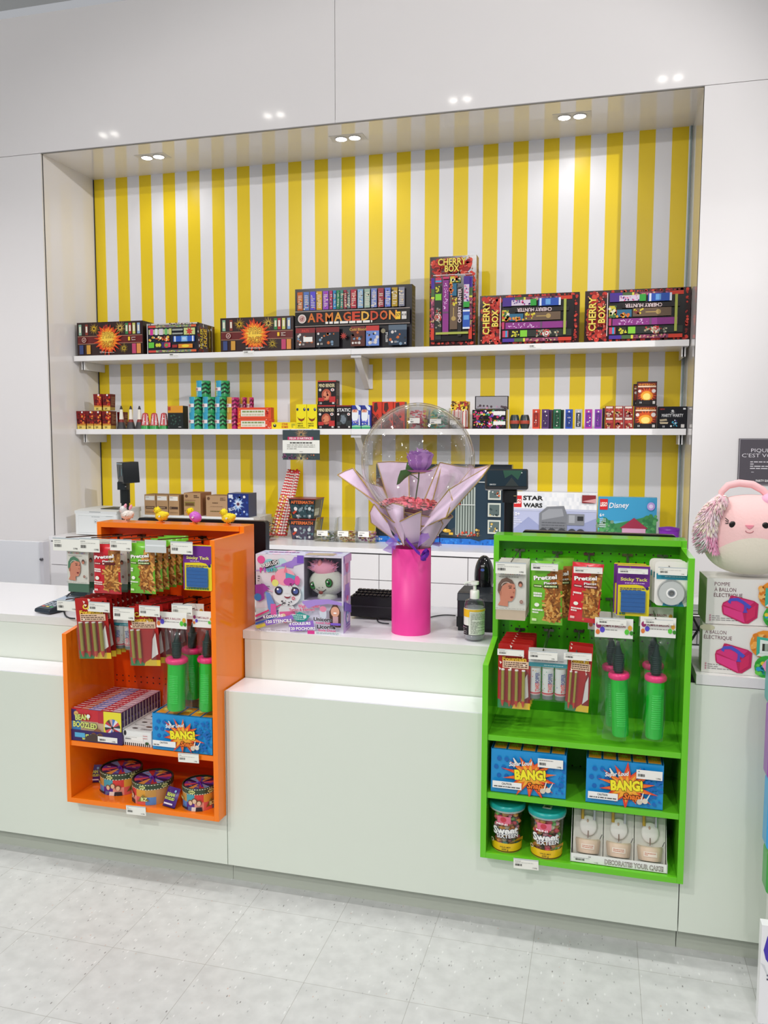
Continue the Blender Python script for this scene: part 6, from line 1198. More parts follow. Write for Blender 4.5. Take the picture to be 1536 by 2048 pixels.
def popper(px0, px1, pyt, pyb, Y, label, n=3):
    o_, w, h = hangT(px0, px1, pyt, pyb, Y); t = thing('party_popper_pack', o_, label, 'party poppers'); T = Matrix.Translation(o_)
    g = G(T); g.box(-w/2, w/2, -.001, .003, -h*.36, 0, C('#eceae6', .4)); f = Face(g, (-w/2, -.001, -h*.36), (w, 0, 0), (0, 0, h*.36)); f.rect(0, 0, 1, .22, '#2a9aa6').lines(.4, .06, .9, .14, 1, '#d0ecec').lines(.05, .3, .95, .38, 1, '#9a9a9a').lines(.05, .5, .5, .7, 2, '#8a8a8a'); g.build('header_card', o_, t)
    r = w/n/2*.9
    for k in range(n):
        x = -w/2+w*(k+.5)/n; g = G(T); g.lathe([(r, -h*.92), (r, -h*.4)], (x, r, 0), C('#eef0ea', .3), 24); g.lathe([(r*.97, -h), (r*.97, -h*.92)], (x, r, 0), C('#7d8680', .3), 24)
        f = cylf(g, r+.0003, h*.52, -h*.92, -PI, 0, (x, r)); f.rect(.02, .02, .98, .1, '#d8424a').rect(.02, .035, .98, .05, '#f4f4f0')
        for q in range(26): f.ell(.05+.9*R.random(), .12+.85*R.random(), .0012, R.choice(['#d8424a', '#3a6ab0', '#3aa06a', '#333', '#e0a82a']), n=5)
        f.text('TWIST', .6, .34, h*.17, r*.42, '#d8424a', .04, PI/2).text('POPPER', .6, .68, h*.2, r*.42, '#3a4a8a', .04, PI/2); g.build('popper_tube', o_, t)
    G(T).box(-w/2-.002, w/2+.002, -.0025, -.0019, -h*1.02, 0, plast).build('clear_bag', o_, t); return t
popper(1057, 1134, 1297, 1400, -.03, 'twist popper pack with three white tubes on the green rack')
t = popper(226, 262, 1225, 1298, -.01, 'twist popper pack with white tubes between the fountain packs on the orange rack', 2)

def pump(px0, px1, pyt, pyb, Y, label, cyl, cpy, lean=0, tip=None):
    """balloon hand pump in a clear bag; cyl=(px left, px right) of the barrel, cpy=(collar, bottom)"""
    o_, w, h = hangT(px0, px1, pyt, pyb, Y); t = thing('balloon_pump', o_, label, 'balloon pump'); T0 = Matrix.Translation(o_)
    a, b = atY(cyl[0], cpy[1], Y), atY(cyl[1], cpy[1], Y); r = (b.x-a.x)/2; cx = (a.x+b.x)/2-o_[0]; zc = Zat(cpy[0], a.x, Y)-o_[2]; zb = Zat(cpy[1], a.x, Y)-o_[2]
    T = T0 @ Matrix.Translation((cx, r*.9, zc)) @ Matrix.Rotation(lean, 4, 'Y'); L_ = zc-zb
    g = G(T); gr = C('#10c22e', .25, coat=.3); prof = [(r*.9, -L_), (r, -L_+.006)]
    g.lathe([(r*.9, -L_), (r, -L_+.006), (r, -.012)], (0, 0, 0), gr, 36)
    for k in range(16): g.lathe([(r, -.05-L_*.035*k-.004), (r+.0016, -.05-L_*.035*k-.002), (r, -.05-L_*.035*k)], (0, 0, 0), C('#2fd048', .2), 14, -PI*.62, -PI*.3, caps=False)
    g.build('barrel', o_, t)
    g = G(T); g.lathe([(r*1.02, -.014), (r*1.22, -.010), (r*1.25, -.002), (r*1.1, .004), (r*.9, .004), (.01, .003)], (0, 0, 0), C('#f2387e', .25), 36); g.build('collar', o_, t)
    g = G(T); nl = L_*.52; g.lathe([(.012, .003), (.015, nl*.2), (.0135, nl*.55), (.006, nl*.85), (.004, nl)], (0, 0, 0), C('#16302a', .3), 20)
    for k in range(9): g.lathe([(.0135, nl*(.1+.06*k)), (.0165, nl*(.115+.06*k)), (.0135, nl*(.13+.06*k))], (0, 0, 0), C('#1d3f34', .3), 20, caps=False)
    g.build('nozzle', o_, t)
    g = G(T0); hh = h*.16; g.box(-w/2, w/2, -.004, -.002, -hh, 0, C('#f0efe8', .4)); f = Face(g, (-w/2, -.004, -hh), (w, 0, 0), (0, 0, hh))
    f.text('POMPE À BALLON', .5, .6, w*.6, hh*.12, '#a03a54', .03).lines(.2, .35, .8, .45, 1, '#9a9a94').ell(.1, .62, w*.07, '#a0306a', w*.085).ell(.2, .4, w*.065, '#5a4ac8', w*.08).ell(.08, .28, w*.055, '#e07a3a', w*.07).ell(.92, .55, w*.055, '#e0a83a', w*.07).ell(.84, .34, w*.06, '#5ac83a', w*.075).ell(.96, .3, w*.05, '#3a8a2a', w*.06); g.build('header_card', o_, t)
    g = G(T0)
    def bag(u, v, s): 
        ww = w*(.5-.06*math.sin(PI*v*1.0)+.02*math.sin(9*v)); x = (2*u-1)*ww+cx*.8*v; y = r*.9+s*r*1.35*math.sin(PI*u)*min(1, v*3)**.7+.003*math.sin(13*u+9*v); return Vector((x, y-.004, -hh*.9-(h-hh*.9)*v))
    g.sheet(lambda u, v: bag(u, v, -1), 12, 18, plast); g.sheet(lambda u, v: bag(u, v, 1), 8, 12, plast); g.build('clear_bag', o_, t); return t
pg = 'bagged green balloon pumps on the %s rack'
t = pump(316, 376, 1224, 1423, -.06, 'front green balloon pump, left of the three on the orange rack', (331, 363.5), (1320, 1422), .03); t['group'] = pg % 'orange'
d_ = dup(t, Vector(t.location)+Vector((.012, .09, .012)), 'green balloon pump hanging behind and between the other two on the orange rack', pg % 'orange', .1)
t = pump(388, 428, 1222, 1424, -.03, 'green balloon pump partly hidden by the side panel of the orange rack', (395, 424), (1318, 1423), .02); t['group'] = pg % 'orange'
t = pump(1187, 1263, 1236, 1478, -.045, 'front green balloon pump of the left pair on the green rack', (1217, 1252), (1350, 1473), -.05); t['group'] = pg % 'green'
dup(t, Vector(t.location)+Vector((-.02, .085, -.0)), 'green balloon pump standing behind the left front pump on the green rack', pg % 'green', -.12)
t = pump(1277, 1348, 1234, 1480, -.045, 'front green balloon pump of the right pair on the green rack', (1290, 1327), (1355, 1478), 0); t['group'] = pg % 'green'
dup(t, Vector(t.location)+Vector((.0, .09, .01)), 'green balloon pump hanging behind the right front pump on the green rack', pg % 'green', .1)

# ================================================================== GOODS STANDING ON THE DISPLAY SHELVES
# game boxes in a row in a purple tray
zf = OS1+.0005; x0, x1 = Xat(141, -.04, zf), Xat(243, -.04, zf); w = x1-x0; xc = (x0+x1)/2; hb = Zat(1421, xc, -.036)-zf-.003; bt = .0195
o_ = (xc, -.036, zf+.003)
g = G(Matrix.Translation(o_)); pp = C('#3a2560', .3)
g.box(-w/2, w/2, 0, bt-.002, 0, hb, {'*': pp, 't': C('#c8283a', .3), 'r': C('#4a3a66', .3)})
f = front(g, w, hb); f.rect(0, 0, 1, 1, '#c9ad8c').rect(0, .62, .66, 1, '#c8303a').rect(0, .3, .2, .62, '#4a8ac8').rect(0, .6, .12, .98, '#3a2a6a').ell(.12, .85, .009, '#e0b06a').rect(.55, .6, .66, .98, '#b8283a').rect(.66, 0, 1, 1, '#eadf3a')
f.wheel(.83, .5, w*.15, 16, ['#3a3a3a', '#d8525a', '#e8e4e0', '#4a7ac8', '#d8a8a0', '#5a4a3a', '#c83a4a', '#d0d8e0']).ell(.83, .5, .005, '#222').text('BEAN', .24, .75, w*.26, hb*.17, '#d8e27a', .08, .08, '#2a5a2a', .05).text('BOOZLED', .3, .5, w*.46, hb*.17, '#d8e27a', .08, -.04, '#2a5a2a', .05).ell(.37, .8, .007, '#e8f0e8').ell(.54, .3, .014, '#8a5a3a').ell(.47, .2, .01, '#7a4a34').ell(.6, .2, .01, '#6a4434').poly([(.3, .0), (.3, .12), (.45, .25), (.64, .2), (.66, 0)], '#4a3a34').rect(.1, .1, .3, .25, '#5ab0d8')
f = topf(g, w, bt-.002, hb); f.rect(0, 0, .22, 1, '#d8323a').rect(.22, 0, .36, 1, '#d8704a').rect(.36, 0, .6, 1, '#8a92d8').rect(.6, 0, .82, 1, '#d03a4a').rect(.82, 0, 1, 1, '#c8a8b8').lines(.05, .2, .95, .8, 1, '#f3d8d8', .6)
f = right(g, w, bt-.002, hb); f.rect(0, 0, .78, 1, '#43315e').rect(.78, 0, 1, 1, '#d8d0c0').dots(.05, .05, .7, .95, 7, .004, ['#8a7a5a', '#5a4a8a', '#2a1a3a'])
o = g.build('jelly_bean_box', o_); o['label'] = 'front jelly bean game box with a yellow spinner panel, in the purple tray'; o['category'] = 'game box'; o['group'] = 'game boxes in the purple tray'
for i in range(1, 13):
    c = o.copy(); COL.objects.link(c); c.location = Vector(o_)+Vector((0, bt*i, 0)); c['label'] = '%s game box from the front in the purple tray of the orange rack' % ('second', 'third', 'fourth', 'fifth', 'sixth', 'seventh', 'eighth', 'ninth', 'tenth', 'eleventh', 'twelfth', 'thirteenth')[i-1]
g = G(Matrix.Translation((xc, -.04, zf))); g.box(-w/2-.003, w/2+.004, -.0015, .0, 0, hb*.36, pp); g.box(-w/2-.003, w/2+.004, 0, .258, 0, .002, pp); g.box(w/2+.0025, w/2+.004, 0, .258, 0, hb*.3, pp); g.prism([(.55*w/2, hb*.36), (w/2+.004, hb*.36), (w/2+.004, hb*.42), (.75*w/2, hb*.42)], -.0015, 0, pp)
f = Face(g, (-w/2, -.0015, 0), (w, 0, 0), (0, 0, hb*.36)); f.text('BEAN', .4, .45, w*.3, hb*.16, '#c9d86a', .08, .05, '#2a1a40', .05).rect(.55, .15, .93, .62, '#f0efe8').bars(.58, .25, .7, .42).text('3.99$', .86, .26, None, .004, '#333')
o = g.build('display_tray', (xc, -.04, zf)); o['label'] = 'purple cardboard tray holding the row of game boxes'; o['category'] = 'tray'
# striped white boxes in a white tray
x0, x1 = Xat(247, -.03, zf), Xat(303, -.03, zf); w = x1-x0; xc = (x0+x1)/2; hb = Zat(1463, xc, -.03)-zf
g = G(Matrix.Translation((xc, -.026, zf+.002))); g.box(-w/2+.002, w/2-.002, 0, .058, 0, hb, C('#eeeeea', .4)); f = topf(g, w-.004, .058, hb); f.rect(.02, .02, .98, .98, '#f0f0ec').ell(.3, .3, .011, '#4a3a38', .006).ell(.7, .65, .012, '#6a4a3a', .006).lines(.1, .75, .5, .92, 2, '#555').lines(.55, .1, .95, .3, 2, '#777')
o = g.build('candy_box', (xc, -.026, zf+.002)); o['category'] = 'candy box'; o['label'] = 'front small white candy box in the striped tray'; o['group'] = 'small white candy boxes'
for i in (1, 2, 3):
    c = o.copy(); COL.objects.link(c); c.location = (xc, -.026+.06*i, zf+.002); c['label'] = '%s small white candy box in the striped tray' % ('second', 'third', 'rearmost')[i-1]
g = G(Matrix.Translation((xc, -.03, zf))); wt_ = C('#eceeea', .4); g.box(-w/2, w/2, -.0015, 0, 0, hb*1.0, wt_); g.box(-w/2-.0015, -w/2, 0, .22, 0, hb*1.15, wt_); g.box(w/2, w/2+.0015, 0, .22, 0, hb*1.1, wt_)
f = Face(g, (-w/2, -.0015, 0), (w, 0, 0), (0, 0, hb))
for k in range(14): f.rect(k/14, 0, k/14+.035, .2, '#1c1c1c'); f.k -= 1
f.k += 1; f.ell(.08, .85, .005, '#333', .009).rect(.06, .36, .72, .66, '#f4f4ee').bars(.09, .42, .3, .52).lines(.1, .57, .5, .61, 1, '#888').ell(.86, .25, .007, '#3a5a34', .005).lines(.72, .5, .88, .85, 2, '#c83a4a', .2)
o = g.build('display_tray', (xc, -.03, zf)); o['label'] = 'white cardboard tray with black stripes along its foot'; o['category'] = 'tray'

def bang(px0, px1, pyt, Y, Z, d, label, tagpos, grp):
    x0, x1 = Xat(px0, Y, Z), Xat(px1, Y, Z); w = x1-x0; xc = (x0+x1)/2; h = Zat(pyt, xc, Y)-Z; o_ = (xc, Y, Z); T = Matrix.Translation(o_)
    t = thing('snap_carton', o_, label, 'carton', 'blue snap cartons'); bl = C('#1f93d6', .3)
    g = G(T); g.box(-w/2, w/2, 0, .0015, 0, h, bl); g.box(-w/2, -w/2+.0015, .0015, d, 0, h*1.02, bl); g.box(w/2-.0015, w/2, .0015, d, 0, h*1.02, C('#1a7ec0', .3)); g.box(-w/2, w/2, d-.0015, d, 0, h*1.2, C('#7a5a3a', .7)); g.box(-w/2, w/2, 0, d, 0, .001, bl)
    f = front(g, w, h)
    for k in range(16): f.ell(.07+.1*(k % 4)+.04*(k//4 % 2), .2+.2*(k//4), .0065, '#1468b8')
    for k in range(60): f.ell(.7+.28*R.random(), .08+.84*R.random(), .0018+.0035*(R.random()), '#1468b8', n=8); f.k -= .97
    f.k += 3
    f.star(.53, .47, h*.62, h*.3, 14, '#e2402a', .8, .35).star(.53, .47, h*.52, h*.27, 14, '#f0742c', .8, .3).star(.53, .45, h*.4, h*.2, 14, '#f9b233', .8, .3)
    f.text('Super Loud', .4, .74, w*.3, h*.09, '#f6f4f0', .06, .14, '#1a3a8a', .05, .25).text('BANG!', .53, .5, w*.4, h*.2, '#f7ea2a', .12, .07, '#2a1a10', .07).text('Snaps', .62, .27, w*.24, h*.12, '#f07a22', .08, .03, '#4a120c', .16, .2)
    f.ell(.7, .17, .008, '#d8ccb8').ell(.77, .2, .008, '#e3d8c4').poly([(.71, .2), (.74, .38), (.75, .38), (.73, .2)], '#efe8da').poly([(.78, .24), (.83, .38), (.835, .37), (.795, .22)], '#efe8da').poly([(.33, .72), (.3, .86), (.31, .87), (.36, .76)], '#f0e8d8')
    f.rect(.03, .14, .42, .3, '#f3f3ef').text('CAUTION', .22, .25, w*.13, h*.045, '#222', .04).lines(.05, .155, .4, .21, 1, '#555')
    if tagpos: f.rect(tagpos[0], tagpos[1], tagpos[0]+.33, tagpos[1]+.2, '#f3f2ea').lines(tagpos[0]+.02, tagpos[1]+.14, tagpos[0]+.2, tagpos[1]+.18, 1, '#888').bars(tagpos[0]+.02, tagpos[1]+.05, tagpos[0]+.11, tagpos[1]+.11).text('1.99$', tagpos[0]+.28, tagpos[1]+.04, None, h*.03, '#222')
    g.build('outer_carton', o_, t)
    sw = (w-.006)/5; first = None
    for k in range(5):
        if first is None:
            g = G(Matrix.Translation((xc-w/2+.003+sw/2, Y+.004, Z+.0015))); g.box(-sw/2+.001, sw/2-.001, 0, d-.01, 0, h*.98, C('#2290d2', .3)); f = topf(g, sw-.002, d-.01, h*.98); f.rect(.06, .1, .94, .9, '#f0a030').star(.5, .5, sw*.42, sw*.22, 11, '#f7d93a', 1, .3).star(.5, .5, sw*.25, sw*.12, 9, '#c8401f', 1, .3).rect(.3, .4, .7, .6, '#f8e84a')
            first = g.build('snap_box', (xc-w/2+.003+sw/2, Y+.004, Z+.0015)); c = first
        else: c = first.copy(); COL.objects.link(c); c.location = first.location+Vector((sw*k, 0, 0))
        c['label'] = '%s small blue snap box in the carton, %s' % (('leftmost', 'second', 'middle', 'fourth', 'rightmost')[k], grp); c['category'] = 'snap box'; c['group'] = 'small boxes in the carton, ' + grp
bang(306, 425, 1432, -.04, OS1+.0005, .1, 'blue comic style snap carton on the shelf of the orange rack', None, 'orange rack')
bang(981.5, 1131, 1504, -.035, GS2+.0005, .09, 'left blue comic style snap carton on the green rack', (.63, .72), 'left on the green rack')
bang(1171, 1325, 1524, -.035, GS2+.0005, .09, 'right blue comic style snap carton on the green rack', (.65, .7), 'right on the green rack')

# sweet tubs
def tub(px, wd, pyt, Y, label):
    Z = DZ+.0175; xc = Xat(px, Y, Z); r = (Xat(px+wd/2, Y, Z)-Xat(px-wd/2, Y, Z))/2; h = Zat(pyt, xc, Y-r*0)-Z; o_ = (xc, Y, Z); t = thing('sweets_tub', o_, label, 'sweets tub', 'sweets tubs on the green rack')
    rb, rt = r*.88, r; c0 = (xc, Y)
    g = G(); g.lathe([(rb, .001), (rt, h*.9)], (xc, Y, Z), plast, 40, caps=False); g.lathe([(rb, .0), (rb, .002)], (xc, Y, Z), '#c8b04a', 30); g.build('tub', o_, t)
    g = G()
    for k in range(150):
        a = R.random()*2*PI; q = (rb-.011)*math.sqrt(.35+.65*R.random()); z = Z+.012+(h*.8)*R.random(); s_ = .007+.004*R.random()
        g.ellipsoid((xc+q*math.cos(a), Y+q*math.sin(a), z), (s_, s_, s_*.7), C(R.choice(['#e8707a', '#f0b04a', '#e8e0c0', '#d84a5a', '#7ac86a', '#c8964a', '#5a9a8a', '#e89a5a', '#f0a8b8', '#8a5a4a']), .4), 7, 5)
    c = g.build('sweets', o_, t); c['kind'] = 'stuff'
    g = G(); g.lathe([(rt*1.0, h*.86), (rt*1.06, h*.87), (rt*1.07, h*.92)], (xc, Y, Z), C('#cfe4e2', .1, alpha=.6), 40, caps=False); g.lathe([(rt*1.09, h*.91), (rt*1.1, h*.96), (rt*1.04, h), (rt*.9, h*.985), (.001, h*.985)], (xc, Y, Z), C('#1b9c98', .25), 40); 
    g.lathe([(rt*1.09, h*.91), (rt*.9, h*.91)], (xc, Y, Z), C('#1b9c98', .25), 40, caps=False); g.build('lid', o_, t)
    g = G(); f = cylf(g, rb*1.0+.0006, h*.84, Z+.003, -PI*1.0, 0, c0, rb+(rt-rb)*.93+.0006)
    f.rect(.02, 0, .98, .22, C('#f0c41c', .3)).rect(.02, .0, .98, .02, '#3a2a10').poly([(.02, .22), (.3, .32), (.5, .22)], '#f0c41c').poly([(.55, .22), (.98, .3), (.98, .22)], '#e0a82a').rect(.34, .74, .6, .92, '#e0708a').ell(.46, .84, .008, '#c83a4a').rect(.3, .7, .56, .75, '#c8334a').text('MINI', .43, .725, .03, .006, '#fff', .04)
    f.text('Sweet', .5, .56, r*1.35, h*.15, '#f1f1ee', .08, .08, '#4a4a58', .12).text('SIXTEEN', .54, .43, r*1.15, h*.08, '#f1f1ee', .05, .08, '#4a4a58', .12).text('WILD MIX', .5, .14, .03, .004, '#3a2a10', .03).text('600 g', .5, .08, .018, .005, '#3a2a10', .03).ell(.22, .26, .006, '#e8e0c0').ell(.22, .26, .004, '#5a4a20'); g.build('label', o_, t); return t, h, o_
tub(1013.5, 66, 1600, .005, 'left sweets tub with a teal lid on the bottom green shelf')
tt, h_, o_ = tub(1092.5, 70, 1613, -.002, 'right sweets tub with a white barcode sticker on its teal lid')
g = G(Matrix.Translation((o_[0], o_[1], o_[2]+h_*.988)) @ Matrix.Rotation(-.15, 4, 'Z')); g.box(-.012, .014, -.01, .012, 0, .0006, '#e9ece6'); f = Face(g, (-.012, -.01, .0006), (.026, 0, 0), (0, .022, 0)); f.bars(.2, .2, .8, .8); g.build('sticker', o_, tt)

# cake decorating kits in a printed white tray
Z = DZ+.0175; Y = -.038; x0, x1 = Xat(1141, Y, Z), Xat(1334, Y, Z); w = x1-x0; xc = (x0+x1)/2; lip = Zat(1706, x0+.01, Y)-Z
g = G(Matrix.Translation((xc, Y, Z))); wc = C('#f0efec', .4); d = .16
g.box(-w/2, w/2, 0, .0015, 0, lip, wc); g.box(-w/2, w/2, 0, d, 0, .0012, wc); 
for s_ in (-1, 1): g.prism([(0, 0), (0, lip), (.03, lip*1.0), (.11, .155), (d, .155), (d, 0)], s_*w/2-.0008, s_*w/2+.0008, wc, 'x')
f = Face(g, (-w/2, 0, 0), (w, 0, 0), (0, 0, lip)); f.text('DECORATES YOUR CAKE!', .66, .46, w*.6, lip*.5, '#4a2c1e', .1).text('DECORATES YOUR CAKE!', .66, .46, w*.6, lip*.5, '#f6f3ee', -.012).lines(.03, .52, .2, .6, 1, '#888').bars(.05, .28, .15, .48).text('11.99$', .27, .22, None, lip*.1, '#333').text('Jet', .2, .82, None, lip*.16, '#888', .04)
o = g.build('display_tray', (xc, Y, Z)); o['label'] = 'white printed tray on the bottom green shelf holding three cake kits'; o['category'] = 'tray'
kw = w/3-.004; kh = .172
def kit(k, label):
    o_ = (xc-w/2+.004+(k+.5)*(w/3-.002), Y+.034, Z+.006); T = Matrix.Translation(o_) @ Matrix.Rotation(-.36, 4, 'X'); t = thing('cake_kit', o_, label, 'cake decorating kit', 'cake kits in the white tray')
    g = G(T); g.box(-kw/2, kw/2, 0, .012, 0, kh, {'*': C('#d8d6cc', .4), 'r': '#3a3228', 'l': '#3a3228'}); f = front(g, kw, kh); f.rect(0, .0, 1, .78, '#dcdad0').rect(0, .74, 1, 1, '#aab898').star(.5, .88, .02, .014, 14, '#7a7030', .5).rect(.28, .855, .74, .9, '#6a6428').text('DECOR', .51, .878, .028, .006, '#3a3a14', .05).rect(.3, .96, .65, .985, '#39402c').dots(.7, .9, .98, .99, 12, .0015, ['#39402c']); g.build('back_card', o_, t)
    g = G(T); g.tube([(-kw*.2, -.01, kh*.6), (-kw*.2, -.01, kh*.76)], .005, C('#d8ae2a', .25, metal=.5), 10); g.tube([(kw*.2, -.01, kh*.6), (kw*.2, -.01, kh*.76)], .005, C('#cfd2d4', .2, metal=.6), 10); g.build('spray_tube', o_, t)
    g = G(T); g.ellipsoid((0, -.008, kh*.5), (kw*.29, .006, kh*.17), C('#efeae4', .45), 24, 14); g.box(-.0012, .0012, -.0155, -.0145, kh*.3, kh*.42, '#7a5a4a'); g.ellipsoid((-.002, -.0142, kh*.58), (.003, .001, .005), '#c8a890', 10, 6); g.build('stencil_disc', o_, t)
    g = G(T); g.lathe([(kw*.38, kh*.06), (kw*.42, kh*.26), (kw*.4, kh*.29), (kw*.1, kh*.27)], (0, 0, 0), C('#e6cdb4', .4), 24, -PI, 0); f = cylf(g, kw*.42, kh*.2, kh*.06, -PI*.85, -PI*.15); f.rect(.25, .35, .75, .75, '#f0e2d2').lines(.3, .42, .7, .68, 2, '#c87a5a'); g.tube([(kw*.4, -.01, kh*.3), (kw*.47, -.012, kh*.38)], .001, '#333', 5); g.build('cake_cup', o_, t)
    g = G(T); g.rbox(-kw*.43, kw*.43, -.024, .0, kh*.02, kh*.8, .008, plast, axis='y'); g.build('blister', o_, t)
for k, s_ in enumerate(('left cake decorating kit in the white tray', 'middle cake decorating kit in the white tray', 'right cake decorating kit in the white tray')): kit(k, s_)

# jelly bean tins and loose pouches on the orange bottom shelf
wc_ = ['#6a3a9a', '#d8525a', '#3a2a5a', '#e09a4a', '#5a4a9a', '#b83a3a', '#7a9ad0', '#2a1a4a']
def tin(px, wd, pyt, Yc, label, rot):
    Z = DZ+.0175; xc = Xat(px, Yc, Z); r = (Xat(px+wd/2, Yc, Z)-Xat(px-wd/2, Yc, Z))/2; h = Zat(pyt, xc, Yc)-Z; o_ = (xc, Yc, Z); t = thing('jelly_bean_tin', o_, label, 'tin', 'round jelly bean tins'); g = G(); g.lathe([(r, 0), (r, h*.74)], (xc, Yc, Z), C('#c8925a', .25), 44)
    f = cylf(g, r, h*.74, Z, -PI+rot, rot, (xc, Yc)); cs = ['#e0625a', '#d8403a', '#5a8ac8', '#e0a03a', '#5a2a8a', '#c8964a', '#e89a8a', '#4aa0b0']
    for i in range(6):
        for j in range(2): f.rect(i/6, j*.5, (i+1)/6, j*.5+.5, cs[(i*2+j*3) % 8]); f.k -= 1
    f.k += 1
    for u in (.42, .5, .58): f.ell(u, .5+(.12 if u == .5 else 0), .0095, '#7a5034').ell(u, .47+(.12 if u == .5 else 0), .0065, '#e6c4a0', .008).poly([(u-.06, 0), (u-.05, .25), (u+.05, .25), (u+.06, 0)], ['#5a6a9a', '#e8e0d8', '#2a2a34'][int((u-.4)*12) % 3])
    f.text('BEAN', .2, .65, .022, .008, '#e8f0a0', .06, 0, '#2a4a20', .05).rect(.2, .08, .36, .2, '#2a2a24').poly([(.7, .2), (.8, .7), (.9, .3)], '#8a7a3a').text('BZ', .82, .4, None, .012, '#e8f0a0', .06)
    g.build('body', o_, t)
    g = G(); g.lathe([(r*1.015, h*.72), (r*1.02, h*.97), (r, h), (r*.95, h*.985)], (xc, Yc, Z), C('#3a4a34', .25), 44, caps=False); g.lathe([(r*.95, h*.93), (.0005, h*.935)], (xc, Yc, Z), C('#4a2a6a', .25), 44)
    f = cylf(g, r*1.02, h*.25, Z+h*.72, -PI, 0, (xc, Yc))
    for k in range(22): f.rect(k/22, .02, k/22+.024, .14, '#e9ead0'); f.k -= 1; f.rect(k/22, .86, k/22+.024, .98, '#e9ead0'); f.k -= 1
    f.k += 1
    for u in (.15, .5, .85): f.ell(u, .5, .012, '#d8dc8a', .006).text('BEAN', u, .5, .016, .004, '#2a3a1a', .05)
    f = Face(g, (xc-r*.95, Yc-r*.95, Z+h*.937), (r*1.9, 0, 0), (0, r*1.9, 0)); f.wheel(.5, .5, r*.9, 16, wc_).ell(.5, .5, r*.22, '#4a2a8a').ell(.5, .5, r*.1, '#2a1a5a').ell(.5, .88, .008, '#d8cf6a')
    for k in range(8): a = k*PI/4+.2; f.rect(.5+.33*math.cos(a)-.05, .5+.33*math.sin(a)-.015, .5+.33*math.cos(a)+.05, .5+.33*math.sin(a)+.015, R.choice(['#c8442a', '#e8c87a', '#8ab0e0', '#b88a4a', '#e06a6a'])); f.k -= 1
    g.tube([(xc-.012, Yc-.004, Z+h*.95), (xc, Yc, Z+h*.97), (xc+r*.4, Yc-r*.5, Z+h*.95)], .003, C('#5a2a9a', .25), 8); g.build('spinner_lid', o_, t)
tin(244, 72, 1532, .07, 'rear left round jelly bean tin on the bottom orange shelf', .15); tin(307, 71, 1552, .03, 'middle round jelly bean tin beside a purple pouch', -.9); tin(401, 62, 1563, .022, 'right round jelly bean tin partly hidden by the side panel', .15)
def pouch(px, py, Y, rz, rx, label, s_=1):
    Z = DZ+.0185; xc = Xat(px, Y, Z); T = Matrix.Translation((xc, Y, Z+.001)) @ Matrix.Rotation(rz, 4, 'Z') @ Matrix.Rotation(rx, 4, 'X'); g = G(T); w, h = .052*s_, .062*s_
    P = lambda u, v, e: Vector(((u-.5)*w, -.005*math.sin(PI*u)*math.sin(PI*v)-e, h*v)); g.sheet(lambda u, v: P(u, v, 0), 10, 10, C('#4a1f7a', .2, coat=.4)); g.sheet(lambda u, v: Vector(((u-.5)*w, .004*math.sin(PI*u)*math.sin(PI*v), h*v)), 8, 8, C('#3a1860', .25))
    f = Face(g, w=w, h=h, fn=P, step=.0006); f.text('BEAN', .45, .62, w*.6, h*.16, '#cfe06a', .1, 0, '#1a2a1a', .05).text('BOOZLED', .45, .42, w*.75, h*.12, '#cfe06a', .1, 0, '#1a2a1a', .05).ell(.75, .82, .004, '#8ac0e0').rect(.1, .12, .8, .2, '#e8dfe8').rect(.05, .0, .95, .04, '#2a1040')
    o = g.build('candy_pouch', (xc, Y, Z)); o['label'] = label; o['category'] = 'candy pouch'
pouch(189, 1580, .075, .35, -.15, 'small purple candy pouch leaning beside the rear left tin'); pouch(337, 1612, -.035, -.25, -.5, 'small purple candy pouch leaning against the middle tin', 1.05)

